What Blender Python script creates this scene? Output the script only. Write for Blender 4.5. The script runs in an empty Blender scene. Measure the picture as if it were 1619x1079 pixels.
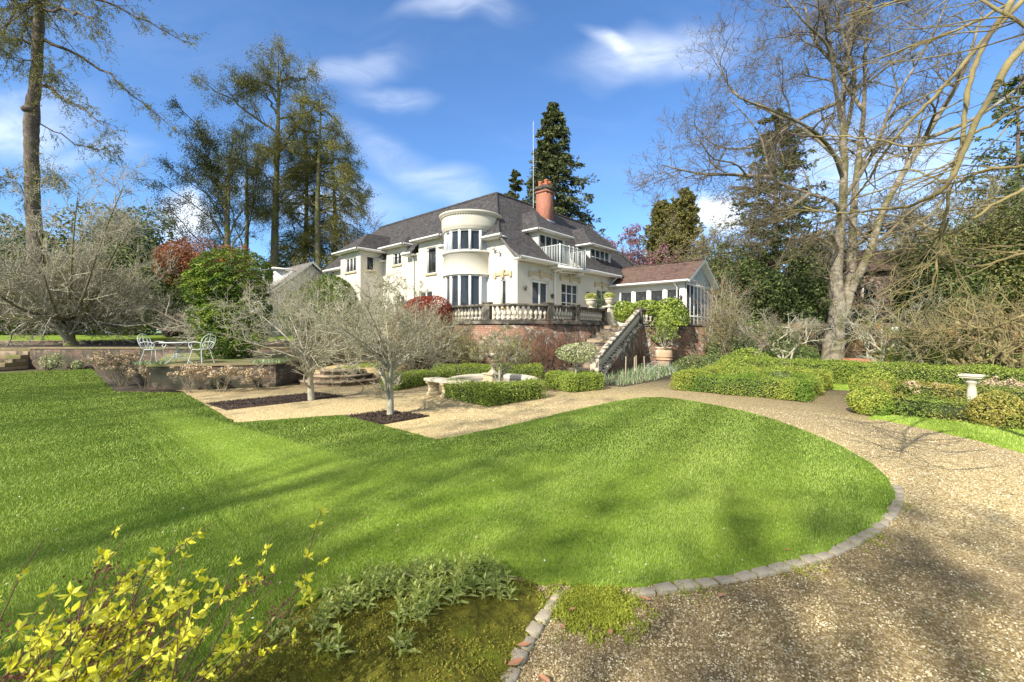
import bpy, math, random
import numpy as np
from mathutils import Vector
random.seed(7)
S = bpy.context.scene
COL = S.collection
R = math.radians
# ---------------------------------------------------------------- camera, sky, sun, exposure
F = 675.0; HZ = 525.0; CX = 809.5; CH = 1.7          # photo pixels: focal length, horizon row, centre column; eye height in m
cam_d = bpy.data.cameras.new('camera'); cam = bpy.data.objects.new('camera', cam_d); COL.objects.link(cam)
cam.location = (0, 0, CH); cam.rotation_euler = (R(90), 0, 0)
cam_d.sensor_width = 36; cam_d.lens = 36 * F / 1619; cam_d.shift_y = -14.5 / 1619
cam_d.clip_start = 0.05; cam_d.clip_end = 3000
cam_d.dof.use_dof = True; cam_d.dof.focus_distance = 9.0; cam_d.dof.aperture_fstop = 4.0
S.camera = cam
SUN_EL = R(36); SUN_AZ = (-.62, -.7846)                # unit vector on the ground pointing towards the sun
S.view_settings.view_transform = 'Standard'; S.view_settings.look = 'None'
S.view_settings.exposure = 0.70; S.view_settings.gamma = 1
sl = bpy.data.lights.new('sun', 'SUN'); sl.energy = 4.9; sl.angle = R(.53); sl.color = (1, .95, .86)
so = bpy.data.objects.new('sun', sl); COL.objects.link(so); so.location = (-20, -30, 40)
to_sun = Vector((SUN_AZ[0] * math.cos(SUN_EL), SUN_AZ[1] * math.cos(SUN_EL), math.sin(SUN_EL)))
so.rotation_euler = to_sun.to_track_quat('Z', 'Y').to_euler()
W = bpy.data.worlds.new('World'); S.world = W; W.use_nodes = True

class NT:
    def __init__(s, tree): s.t = tree; s.n = tree.nodes; s.l = tree.links
    def add(s, typ, _in=None, **kw):
        nd = s.n.new(typ)
        for k, v in kw.items(): setattr(nd, k, v)
        for k, v in (_in or {}).items():
            if hasattr(v, 'is_output') or isinstance(v, bpy.types.NodeSocket): s.l.new(v, nd.inputs[k])
            else: nd.inputs[k].default_value = v
        return nd
    def math(s, op, a, b=0.0, clamp=False):
        nd = s.n.new('ShaderNodeMath'); nd.operation = op; nd.use_clamp = clamp
        for i, v in enumerate((a, b)):
            if isinstance(v, bpy.types.NodeSocket): s.l.new(v, nd.inputs[i])
            else: nd.inputs[i].default_value = v
        return nd.outputs[0]
    def mix(s, f, a, b, typ='MIX'):
        nd = s.n.new('ShaderNodeMix'); nd.data_type = 'RGBA'; nd.blend_type = typ
        for i, v in ((0, f), (6, a), (7, b)):
            if isinstance(v, bpy.types.NodeSocket): s.l.new(v, nd.inputs[i])
            else: nd.inputs[i].default_value = v if i == 0 else (tuple(v) + (1,))[:4]
        return nd.outputs[2]
    def noise(s, vec, scale, detail=3, rough=.55, dist=0.0):
        nd = s.add('ShaderNodeTexNoise', {'Scale': scale, 'Detail': detail, 'Roughness': rough, 'Distortion': dist})
        if vec is not None: s.l.new(vec, nd.inputs['Vector'])
        return nd.outputs['Fac']
    def ramp(s, fac, stops, interp='LINEAR'):
        nd = s.n.new('ShaderNodeValToRGB'); cr = nd.color_ramp; cr.interpolation = interp
        while len(cr.elements) < len(stops): cr.elements.new(.5)
        for e, (p, c) in zip(cr.elements, stops):
            e.position = p; e.color = (tuple(c) + (1,))[:4] if not isinstance(c, (int, float)) else (c, c, c, 1)
        s.l.new(fac, nd.inputs[0]); return nd.outputs[0]
    def mrange(s, v, a, b, c=0.0, d=1.0, smooth=True):
        nd = s.n.new('ShaderNodeMapRange'); nd.interpolation_type = 'SMOOTHSTEP' if smooth else 'LINEAR'
        s.l.new(v, nd.inputs[0])
        for i, x in zip((1, 2, 3, 4), (a, b, c, d)): nd.inputs[i].default_value = x
        return nd.outputs[0]

def build_world():
    W.node_tree.nodes.clear(); g = NT(W.node_tree)
    sky = g.add('ShaderNodeTexSky', sky_type='NISHITA', sun_disc=False)
    sky.sun_elevation = SUN_EL; sky.sun_rotation = math.atan2(SUN_AZ[0], SUN_AZ[1]) % (2 * math.pi)
    sky.air_density = 1.0; sky.dust_density = 0.3; sky.ozone_density = 2.0; sky.altitude = 100
    tc = g.add('ShaderNodeTexCoord').outputs['Generated']
    sep = g.add('ShaderNodeSeparateXYZ', {0: tc})
    y = g.math('MAXIMUM', sep.outputs[1], .02)
    u = g.math('DIVIDE', sep.outputs[0], y); v = g.math('DIVIDE', sep.outputs[2], y)
    uv = g.add('ShaderNodeCombineXYZ', {0: u, 1: v}).outputs[0]
    warp = g.add('ShaderNodeTexNoise', {'Vector': uv, 'Scale': 3.0, 'Detail': 3}).outputs['Color']
    wv = g.add('ShaderNodeVectorMath', {0: warp, 1: (.5, .5, .5)}, operation='SUBTRACT').outputs[0]
    wv = g.add('ShaderNodeVectorMath', {0: wv, 3: .28}, operation='SCALE'); wv.inputs[3].default_value = .22
    uvw = g.add('ShaderNodeVectorMath', {0: uv, 1: wv.outputs[0]}, operation='ADD').outputs[0]
    # wisps and small cumulus: centre, half size, tilt, strength (directions in the sky given as tangents)
    blobs = [(725, 24, 110, 30, 4, .40), (555, 108, 120, 36, -12, .30), (605, 158, 90, 26, 0, .24), (1040, 80, 170, 52, -8, .48),
             (30, 185, 170, 70, -4, .5), (140, 242, 110, 24, 0, .4), (660, 285, 190, 42, 24, .34), (286, 345, 60, 44, 0, 1.3),
             (1125, 352, 60, 40, 0, 1.3), (1400, 300, 260, 120, 5, .55), (960, 60, 60, 20, 30, .4), (500, 320, 200, 40, 10, .35)]
    tot = None
    for (px, py, rx, ry, tilt, st) in blobs:
        mp = g.add('ShaderNodeMapping', {0: uvw}, vector_type='TEXTURE')
        mp.inputs[1].default_value = ((px - CX) / F, (HZ - py) / F, 0); mp.inputs[2].default_value = (0, 0, R(-tilt))
        mp.inputs[3].default_value = (rx / F, ry / F, 1)
        ln = g.add('ShaderNodeVectorMath', {0: mp.outputs[0]}, operation='LENGTH').outputs['Value']
        m = g.mrange(ln, 1.15, .1, 0, st)
        tot = m if tot is None else g.math('ADD', tot, m)
    mp = g.add('ShaderNodeMapping', {0: uvw}); mp.inputs[3].default_value = (1.0, 3.2, 1); mp.inputs[2].default_value = (0, 0, R(6))
    n1 = g.noise(mp.outputs[0], 3.4, 7, .6, .5)
    wisp = g.math('MULTIPLY', tot, g.mrange(n1, .28, .72, .25, 1.15))
    veil = g.mrange(g.noise(mp.outputs[0], 1.2, 5, .6), .45, .85, 0, .08)
    fac = g.math('MULTIPLY', g.math('ADD', wisp, veil), g.mrange(sep.outputs[1], .02, .2), clamp=True)
    fac = g.math('MINIMUM', fac, .92)
    tint = g.mix(1.0, sky.outputs[0], (.66, .92, 1.20), 'MULTIPLY')
    cl = g.mix(fac, tint, (7.2, 7.6, 8.2))
    # unseen bright cloud added behind the viewer and overhead as neutral fill light
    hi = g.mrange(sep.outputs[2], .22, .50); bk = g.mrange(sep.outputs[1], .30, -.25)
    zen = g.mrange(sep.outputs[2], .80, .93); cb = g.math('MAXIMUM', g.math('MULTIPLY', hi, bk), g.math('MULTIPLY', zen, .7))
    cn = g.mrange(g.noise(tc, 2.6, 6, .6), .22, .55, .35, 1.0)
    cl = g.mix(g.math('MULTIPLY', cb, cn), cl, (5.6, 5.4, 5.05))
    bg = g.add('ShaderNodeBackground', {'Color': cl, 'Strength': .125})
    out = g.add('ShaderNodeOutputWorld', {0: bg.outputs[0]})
build_world()

# ---------------------------------------------------------------- placing helpers
def G(px, py, z=0.0):                 # point at height z seen at that pixel of the photo
    D = F * (CH - z) / (py - HZ); return np.array([(px - CX) / F * D, D, z])
def P(px, py, D): return np.array([(px - CX) / F * D, D, CH + (HZ - py) / F * D])
def XY(px, D): return ((px - CX) / F * D, D)
rng = np.random.default_rng(11)
def nrm(a): return a / np.maximum(np.linalg.norm(a, axis=-1, keepdims=True), 1e-9)

# ---------------------------------------------------------------- mesh building
LOC = {}
def empty(name, label, cat, loc=(0, 0, 0), group=None, kind=None):
    o = bpy.data.objects.new(name, None); o.empty_display_size = .3; COL.objects.link(o); o.location = loc
    LOC[o.name] = np.array(loc, float)
    return tag(o, label, cat, group, kind)
def tag(o, label=None, cat=None, group=None, kind=None):
    for k, v in (('label', label), ('category', cat), ('group', group), ('kind', kind)):
        if v: o[k] = v
    return o
class MB:
    def __init__(s): s.v = []; s.f = {}; s.n = 0
    def add(s, v, f):
        v = np.asarray(v, float).reshape(-1, 3)
        if isinstance(f, np.ndarray): s.f.setdefault(f.shape[1], []).append(f + s.n)
        else:
            for q in f: s.f.setdefault(len(q), []).append(np.array([q]) + s.n)
        s.v.append(v); s.n += len(v); return s
    def poly(s, *pts): return s.add(pts, [list(range(len(pts)))])
    def build(s, name, mat, parent=None, smooth=False, uv=False, bevel=0, loc=None):
        V = np.concatenate(s.v) if s.v else np.zeros((0, 3))
        base = LOC[parent.name] if parent is not None else np.array(loc if loc is not None else (0, 0, 0), float)
        me = bpy.data.meshes.new(name)
        fs = [(k, np.concatenate(a)) for k, a in sorted(s.f.items())]
        li = np.concatenate([a.ravel() for k, a in fs]); tot = np.concatenate([np.full(len(a), k) for k, a in fs])
        st = np.concatenate([[0], np.cumsum(tot)[:-1]])
        me.vertices.add(len(V)); me.vertices.foreach_set('co', (V - base).astype(np.float32).ravel())
        me.loops.add(len(li)); me.loops.foreach_set('vertex_index', li.astype(np.int32))
        me.polygons.add(len(tot)); me.polygons.foreach_set('loop_start', st.astype(np.int32))
        me.polygons.foreach_set('loop_total', tot.astype(np.int32))
        if smooth: me.polygons.foreach_set('use_smooth', np.ones(len(tot), bool))
        me.update(calc_edges=True)
        if uv:
            ul = me.uv_layers.new(name='UVMap'); N = np.zeros(len(tot) * 3, np.float32); me.polygons.foreach_get('normal', N)
            N = np.repeat(N.reshape(-1, 3), tot, axis=0); P3 = V[li]
            flat = np.abs(N[:, 2]) > .97
            h = nrm(np.cross(np.array([0, 0, 1.0]), N)); h[flat] = (1, 0, 0)
            w = np.cross(N, h)
            ul.data.foreach_set('uv', np.stack([(P3 * h).sum(1), (P3 * w).sum(1)], 1).astype(np.float32).ravel())
        o = bpy.data.objects.new(name, me); COL.objects.link(o)
        me.materials.append(mat)
        if parent is not None: o.parent = parent
        else: o.location = base
        LOC[o.name] = base
        if bevel:
            m = o.modifiers.new('bevel', 'BEVEL'); m.width = bevel; m.segments = 2; m.limit_method = 'ANGLE'; m.angle_limit = R(40)
        return o
BOXF = [[0, 3, 2, 1], [4, 5, 6, 7], [0, 1, 5, 4], [1, 2, 6, 5], [2, 3, 7, 6], [3, 0, 4, 7]]
def box(mb, x0, x1, y0, y1, z0, z1, fn=None):
    v = [(x0, y0, z0), (x1, y0, z0), (x1, y1, z0), (x0, y1, z0), (x0, y0, z1), (x1, y0, z1), (x1, y1, z1), (x0, y1, z1)]
    if fn: v = [fn(*p) for p in v]
    return mb.add(v, BOXF)
def frame(ox, oy, ang, oz=0.0):       # local -> world
    c, s_ = math.cos(ang), math.sin(ang)
    return lambda x, y, z: (ox + x * c - y * s_, oy + x * s_ + y * c, oz + z)
def lathe(mb, prof, cx=0, cy=0, seg=16, cz=0, a0=0, a1=2 * math.pi, sx=1, sy=1):
    n = len(prof); full = abs(a1 - a0 - 2 * math.pi) < 1e-6
    A = np.linspace(a0, a1, seg + (0 if full else 1), endpoint=not full)
    pr = np.array(prof, float)
    v = np.stack([cx + np.outer(np.cos(A), pr[:, 0]) * sx, cy + np.outer(np.sin(A), pr[:, 0]) * sy, np.broadcast_to(cz + pr[:, 1], (len(A), n))], -1).reshape(-1, 3)
    f = []
    for i in range(seg):
        j = (i + 1) % len(A)
        for k in range(n - 1): f.append([i * n + k, j * n + k, j * n + k + 1, i * n + k + 1])
    return mb.add(v, np.array(f))
def prism(mb, pts2, z0, z1, fn=None):
    n = len(pts2); g = fn or (lambda x, y, z: (x, y, z))
    area = sum(pts2[i][0] * pts2[(i + 1) % n][1] - pts2[(i + 1) % n][0] * pts2[i][1] for i in range(n))
    p = list(pts2) if area > 0 else list(pts2)[::-1]
    v = [g(a, b, z0) for a, b in p] + [g(a, b, z1) for a, b in p]
    return mb.add(v, [list(range(n - 1, -1, -1)), list(range(n, 2 * n))] + [[i, (i + 1) % n, n + (i + 1) % n, n + i] for i in range(n)])
def tubes(mb, pts, rad, sides=5):     # pts (N,m,3) rad (N,m)
    pts = np.asarray(pts, float); rad = np.asarray(rad, float)
    if pts.ndim == 2: pts = pts[None]; rad = np.broadcast_to(rad, pts.shape[1])[None]
    N, m, _ = pts.shape
    T = np.empty_like(pts); T[:, 1:-1] = pts[:, 2:] - pts[:, :-2]; T[:, 0] = pts[:, 1] - pts[:, 0]; T[:, -1] = pts[:, -1] - pts[:, -2]
    T = nrm(T); d = nrm(pts[:, -1] - pts[:, 0])
    ref = np.where(np.abs(d[:, 2:3]) < .8, np.array([[0, 0, 1.0]]), np.array([[1.0, .2, 0]]))
    a = nrm(np.cross(T, ref[:, None, :])); b = np.cross(T, a)
    an = np.arange(sides) * 2 * math.pi / sides
    V = pts[:, :, None, :] + rad[:, :, None, None] * (np.cos(an)[None, None, :, None] * a[:, :, None, :] + np.sin(an)[None, None, :, None] * b[:, :, None, :])
    idx = np.arange(N * m * sides).reshape(N, m, sides); nx = np.roll(idx, -1, axis=2)
    f = np.stack([idx[:, :-1], nx[:, :-1], nx[:, 1:], idx[:, 1:]], -1).reshape(-1, 4)
    return mb.add(V.reshape(-1, 3), f)
def grow(st, d, ln, r0, m, wig, trop=(0, 0, 0), r1=.25, curl=0.0):
    N = len(st); st = np.asarray(st, float); d = nrm(np.asarray(d, float)); ln = np.broadcast_to(ln, (N,)); r0 = np.broadcast_to(r0, (N,))
    pts = np.empty((N, m, 3)); pts[:, 0] = st; p = st.copy(); t = np.asarray(trop, float)
    for i in range(1, m):
        d = nrm(d + rng.normal(0, wig, (N, 3)) + t)
        p = p + d * (ln / (m - 1))[:, None]; pts[:, i] = p
    k = np.linspace(0, 1, m)
    return pts, r0[:, None] * (1 - k[None] * (1 - r1))
def spawn(pts, rad, n, lo=.25, hi=1.0, ang=45, ratio=.6, plane=0.0):
    N, m, _ = pts.shape; u = rng.uniform(lo, hi, (N, n)); x = u * (m - 1); i = np.minimum(x.astype(int), m - 2); fr = x - i
    a = np.arange(N)[:, None]
    p = pts[a, i] * (1 - fr)[..., None] + pts[a, i + 1] * fr[..., None]
    T = nrm(pts[a, i + 1] - pts[a, i]); r = rad[a, i] * (1 - fr) + rad[a, i + 1] * fr
    q = rng.normal(0, 1, p.shape)
    if plane: q[..., 2] *= (1 - plane)
    q = nrm(q - (q * T).sum(-1, keepdims=True) * T)
    an = R(ang) * rng.uniform(.7, 1.25, (N, n, 1))
    d = T * np.cos(an) + q * np.sin(an)
    return p.reshape(-1, 3), d.reshape(-1, 3), (r * ratio).ravel(), u.ravel()
def leaves(mb, c, size, asp=.5, nvec=None, spread=1.0, axis=None, axj=.5, fold=0.0):
    """one pointed diamond per centre; normals near nvec, long axis near axis"""
    c = np.asarray(c, float); N = len(c)
    n = rng.normal(0, 1, (N, 3)) * spread + (0 if nvec is None else nvec); n = nrm(n)
    a = rng.normal(0, 1, (N, 3)) * (1 if axis is None else axj) + (0 if axis is None else axis)
    a = nrm(a - (a * n).sum(1, keepdims=True) * n); b = np.cross(n, a)
    s = (np.asarray(size) * rng.uniform(.65, 1.3, N))[:, None]
    V = np.stack([c - a * s * .5, c + b * s * asp * .5 + a * s * .08, c + a * s * .5, c - b * s * asp * .5 + a * s * .08], 1)
    if fold: V[:, 2] += n * s * fold; V[:, 0] += n * s * fold
    return mb.add(V.reshape(-1, 3), np.arange(N * 4).reshape(N, 4))
def inpoly(x, y, poly):
    r = np.zeros(len(x), bool); n = len(poly)
    for i in range(n):
        x0, y0 = poly[i][:2]; x1, y1 = poly[(i + 1) % n][:2]
        if y0 == y1: continue
        r ^= ((y0 > y) != (y1 > y)) & (x < (x1 - x0) * (y - y0) / (y1 - y0) + x0)
    return r
def smooth_path(pts, n=6, closed=False):
    p = np.array(pts, float); out = []; N = len(p)
    rngi = range(N if closed else N - 1)
    for i in rngi:
        a = p[(i - 1) % N] if (closed or i > 0) else p[0]; b = p[i]; c = p[(i + 1) % N]; d = p[(i + 2) % N] if (closed or i < N - 2) else p[-1]
        for k in range(n):
            t = k / n; out.append(.5 * ((2 * b) + (c - a) * t + (2 * a - 5 * b + 4 * c - d) * t * t + (3 * b - a - 3 * c + d) * t ** 3))
    if not closed: out.append(p[-1])
    return np.array(out)

# ---------------------------------------------------------------- materials
def newmat(name):
    m = bpy.data.materials.new(name); m.use_nodes = True; m.node_tree.nodes.clear(); return m, NT(m.node_tree)
def finish(g, col, rough=.8, bump=None, bstr=.3, bdist=.02, metal=0, spec=.5, normal=None, **kw):
    b = g.add('ShaderNodeBsdfPrincipled', {'Base Color': col if isinstance(col, bpy.types.NodeSocket) else (tuple(col) + (1,))[:4], 'Roughness': rough, 'Metallic': metal, 'Specular IOR Level': spec})
    if bump is not None:
        bn = g.add('ShaderNodeBump', {'Height': bump, 'Strength': bstr, 'Distance': bdist}); g.l.new(bn.outputs[0], b.inputs['Normal'])
    g.add('ShaderNodeOutputMaterial', {0: b.outputs[0]}); return b
def vary(name, c1, c2, scale=3.0, rough=.8, bscale=40, bstr=.25, bdist=.01, c3=None, s3=.7, t3=(.55, .75), spec=.4, metal=0):
    """mottled surface: two tones by noise, an optional third as stains"""
    m, g = newmat(name); tc = g.add('ShaderNodeTexCoord').outputs['Object']
    n = g.noise(tc, scale, 5, .6); col = g.ramp(n, [(.3, c1), (.7, c2)])
    if c3 is not None: col = g.mix(g.mrange(g.noise(tc, s3, 6, .65), *t3), col, c3)
    finish(g, col, rough, g.noise(tc, bscale, 4, .6), bstr, bdist, metal, spec); return m
def leafmat(name, cols, rough=.55, trans=.25, big=None, bigcol=None, spec=.3):
    """leaf colour picked per leaf from the list"""
    m, g = newmat(name)
    ri = g.add('ShaderNodeNewGeometry').outputs['Random Per Island']
    col = g.ramp(ri, [(i / max(1, len(cols) - 1), c) for i, c in enumerate(cols)])
    if bigcol is not None:
        tc = g.add('ShaderNodeTexCoord').outputs['Object']
        col = g.mix(g.mrange(g.noise(tc, big, 3), .42, .66), col, bigcol)
    b = g.add('ShaderNodeBsdfPrincipled', {'Base Color': col, 'Roughness': rough, 'Specular IOR Level': spec})
    t = g.add('ShaderNodeBsdfTranslucent', {'Color': col})
    mx = g.add('ShaderNodeMixShader', {0: trans, 1: b.outputs[0], 2: t.outputs[0]})
    g.add('ShaderNodeOutputMaterial', {0: mx.outputs[0]}); return m
def brickmat(name, c1, c2, mortar, bw=.225, rh=.075, ms=.010, stain=None, stamt=(.5, .7), sscale=1.2, stain2=None):
    m, g = newmat(name); uv = g.add('ShaderNodeTexCoord').outputs['UV']; ob = g.add('ShaderNodeTexCoord').outputs['Object']
    b = g.add('ShaderNodeTexBrick', {'Vector': uv, 'Color1': c1 + (1,), 'Color2': c2 + (1,), 'Mortar': mortar + (1,), 'Scale': 1.0, 'Mortar Size': ms, 'Bias': 0, 'Brick Width': bw, 'Row Height': rh})
    col = b.outputs[0]
    col = g.mix(g.mrange(g.noise(ob, 9, 4), .35, .7, 0, .5), col, tuple(x * .55 for x in c1))
    if stain: col = g.mix(g.mrange(g.noise(ob, sscale, 7, .7), *stamt), col, stain)
    if stain2: col = g.mix(g.mrange(g.noise(ob, 3.1, 6, .75), .52, .62, 0, .85), col, stain2)
    h = g.math('ADD', g.math('MULTIPLY', b.outputs['Fac'], -1.0), g.math('MULTIPLY', g.noise(ob, 60, 3), .5))
    finish(g, col, .9, h, .5, .008); return m
def tilemat(name, c1, c2, c3):
    m, g = newmat(name); uv = g.add('ShaderNodeTexCoord').outputs['UV']; ob = g.add('ShaderNodeTexCoord').outputs['Object']
    b = g.add('ShaderNodeTexBrick', {'Vector': uv, 'Color1': c1 + (1,), 'Color2': c2 + (1,), 'Mortar': tuple(x * .35 for x in c1) + (1,), 'Scale': 1.0, 'Mortar Size': .006, 'Brick Width': .17, 'Row Height': .11})
    col = g.mix(g.mrange(g.noise(ob, 1.3, 6, .7), .4, .72, 0, .7), b.outputs[0], c3)
    sep = g.add('ShaderNodeSeparateXYZ', {0: uv}); saw = g.math('FRACT', g.math('DIVIDE', sep.outputs[1], .11))
    h = g.math('ADD', g.math('MULTIPLY', saw, -1.0), g.math('MULTIPLY', b.outputs['Fac'], -.6))
    finish(g, col, .85, h, .8, .02, spec=.25); return m
M = {}
M['render'] = vary('cream_render', (.52, .475, .385), (.57, .525, .43), .8, .85, 90, .15, .004, (.45, .40, .31), .5, (.62, .8))
M['render_pale'] = vary('pale_render', (.55, .52, .44), (.60, .57, .49), .8, .85, 90, .15, .004)
M['white'] = vary('white_paint', (.64, .63, .59), (.70, .69, .65), 2, .45, 30, .05, .002)
M['grey_paint'] = vary('grey_painted_boards', (.36, .40, .42), (.46, .50, .52), 4, .55, 30, .1, .003)
M['tile'] = tilemat('dark_roof_tiles', (.040, .037, .036), (.105, .096, .094), (.052, .045, .041))
M['tile_red'] = tilemat('brown_roof_tiles', (.095, .056, .046), (.185, .11, .09), (.13, .10, .065))
M['tile_grey'] = tilemat('grey_roof_tiles', (.17, .15, .14), (.24, .21, .19), (.12, .11, .10))
M['stone_yellow'] = vary('golden_stone', (.40, .32, .19), (.50, .41, .26), 6, .9, 50, .3, .006)
M['stone'] = vary('weathered_stone', (.38, .33, .24), (.60, .53, .40), 7, .9, 60, .4, .006, (.085, .07, .05), 5.0, (.42, .58))
M['stone_pale'] = vary('pale_stone', (.46, .40, .29), (.60, .53, .40), 5, .85, 60, .3, .004, (.40, .36, .26), 2.5, (.6, .8))
M['stone_dark'] = vary('lichened_stone', (.10, .085, .062), (.30, .255, .19), 5.5, .95, 45, .6, .01, (.050, .042, .033), 2.8, (.38, .56))
M['kerb'] = vary('kerb_stone', (.30, .25, .175), (.50, .43, .32), 9, .95, 70, .7, .01, (.12, .12, .06), 3, (.5, .7))
M['brick'] = brickmat('old_red_brick', (.30, .125, .07), (.20, .09, .055), (.27, .22, .16), stain=(.085, .062, .038), stamt=(.44, .56), stain2=(.42, .37, .30), sscale=1.6)
M['brick_dark'] = brickmat('mossy_dark_brick', (.13, .066, .040), (.065, .038, .026), (.12, .10, .075), stain=(.032, .030, .014), stamt=(.42, .60), stain2=(.17, .13, .09))
M['brick_chim'] = brickmat('orange_chimney_brick', (.42, .12, .060), (.33, .090, .046), (.34, .26, .20), stain=(.10, .05, .04), stamt=(.6, .8))
M['brick_pink'] = brickmat('pink_brick', (.46, .28, .22), (.38, .22, .17), (.45, .40, .34))
M['terracotta'] = vary('terracotta', (.46, .29, .17), (.58, .40, .25), 4, .85, 40, .25, .005, (.66, .55, .42), 2.0, (.5, .65))
M['pot_orange'] = vary('chimney_terracotta', (.50, .17, .08), (.42, .13, .07), 6, .8)
M['bark'] = vary('brown_bark', (.085, .062, .042), (.19, .15, .105), 12, .95, 30, .9, .03)
M['bark_moss'] = vary('mossy_bark', (.11, .095, .05), (.24, .20, .13), 9, .95, 30, .9, .03, (.17, .18, .045), 1.3, (.44, .62))
M['bark_pale'] = vary('pale_flaking_bark', (.11, .085, .06), (.40, .34, .25), 3.4, .95, 18, 1, .06, (.13, .12, .05), 1.1, (.46, .62))
M['bark_grey'] = vary('pale_grey_twigs', (.23, .205, .145), (.46, .42, .31), 8, .9, 30, .5, .01, (.24, .225, .10), 2, (.52, .7))
M['bark_green'] = vary('green_lichen_bark', (.12, .095, .04), (.31, .25, .105), 7, .9, 60, .6, .006, (.10, .075, .045), 2.4, (.5, .68))
M['bark_red'] = vary('red_brown_twigs', (.10, .055, .035), (.19, .11, .07), 12, .85, 40, .4, .004)
M['twig_dark'] = vary('dark_twigs', (.085, .065, .042), (.20, .16, .105), 7, .9, 40, .4, .01)
M['twig'] = vary('brown_twigs', (.19, .155, .095), (.37, .31, .20), 6, .9, 40, .4, .01)
M['iron'] = vary('white_wrought_iron', (.52, .54, .50), (.66, .67, .63), 12, .5, 60, .2, .002, (.28, .27, .22), 6, (.6, .75))
M['iron_dark'] = vary('dark_metal', (.04, .038, .036), (.07, .065, .06), 8, .5)
M['steel'] = vary('galvanised_steel', (.45, .46, .47), (.55, .56, .57), 8, .4, 40, .1, .002, metal=.6)
M['wood_fence'] = vary('orange_fence_boards', (.24, .13, .04), (.36, .20, .065), 3, .85, 30, .4, .006, (.07, .055, .03), .8, (.40, .56))
M['wood_post'] = vary('weathered_post', (.36, .29, .19), (.48, .40, .28), 8, .9, 40, .5, .004)
M['soil'] = vary('garden_soil', (.050, .036, .024), (.10, .075, .05), 9, 1, 60, 1, .03)
M['mulch'] = vary('dark_bark_mulch', (.035, .024, .018), (.095, .062, .045), 30, .95, 50, 1, .03)
M['ground'] = vary('rough_ground', (.075, .085, .025), (.15, .14, .05), 1.2, 1, 30, 1, .03, (.07, .05, .03), .6, (.5, .65))
def panemat(name, base, rough=.03):
    m, g = newmat(name); tc = g.add('ShaderNodeTexCoord').outputs['Object']
    bn = g.add('ShaderNodeBump', {'Height': g.noise(tc, 1.3, 2), 'Strength': .12, 'Distance': .02})
    b = g.add('ShaderNodeBsdfPrincipled', {'Base Color': base + (1,), 'Roughness': rough, 'Specular IOR Level': .5, 'IOR': 1.45, 'Normal': bn.outputs[0]})
    g.add('ShaderNodeOutputMaterial', {0: b.outputs[0]}); return m
M['pane'] = panemat('dark_window_glass', (.030, .032, .034))
def curtainmat():
    m, g = newmat('curtain_behind_glass'); uv = g.add('ShaderNodeTexCoord').outputs['UV']
    w = g.add('ShaderNodeTexWave', {'Vector': uv, 'Scale': 5.0, 'Distortion': 2.0, 'Detail': 2}, wave_type='BANDS', bands_direction='X').outputs['Fac']
    b = finish(g, g.ramp(w, [(0, (.22, .27, .36)), (1, (.40, .46, .55))]), .5); b.inputs['Coat Weight'].default_value = 1; b.inputs['Coat Roughness'].default_value = .02; return m
M['curtain'] = curtainmat()
M['water'] = panemat('dark_pool_water', (.012, .016, .012), .04)
# ---------------------------------------------------------------- the house
HC = (.25, 19.7); HA = math.atan2(.749, .663)         # near corner, bearing of the garden front
H = frame(HC[0], HC[1], HA)                            # s along the garden front, t along the left front, z up
FZ = 2.0                                               # terrace floor
def wallgrid(mb, org, dirv, nrmv, L, z0, z1, holes, depth=.16):
    """upright wall sheet in house coordinates with real openings and reveals; nrmv points outwards"""
    def pt(a, z, d=0): return H(org[0] + dirv[0] * a - nrmv[0] * d, org[1] + dirv[1] * a - nrmv[1] * d, z)
    xs = sorted({0, L, *[h[0] for h in holes], *[h[1] for h in holes]}); zs = sorted({z0, z1, *[h[2] for h in holes], *[h[3] for h in holes]})
    for i in range(len(xs) - 1):
        for k in range(len(zs) - 1):
            cx, cz = (xs[i] + xs[i + 1]) / 2, (zs[k] + zs[k + 1]) / 2
            if any(h[0] < cx < h[1] and h[2] < cz < h[3] for h in holes): continue
            mb.poly(pt(xs[i], zs[k]), pt(xs[i + 1], zs[k]), pt(xs[i + 1], zs[k + 1]), pt(xs[i], zs[k + 1]))
    for a0, a1, b0, b1 in holes:
        for p, q in (((a0, b0), (a1, b0)), ((a1, b0), (a1, b1)), ((a1, b1), (a0, b1)), ((a0, b1), (a0, b0))):
            mb.poly(pt(p[0], p[1]), pt(q[0], q[1]), pt(q[0], q[1], depth), pt(p[0], p[1], depth))
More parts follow.
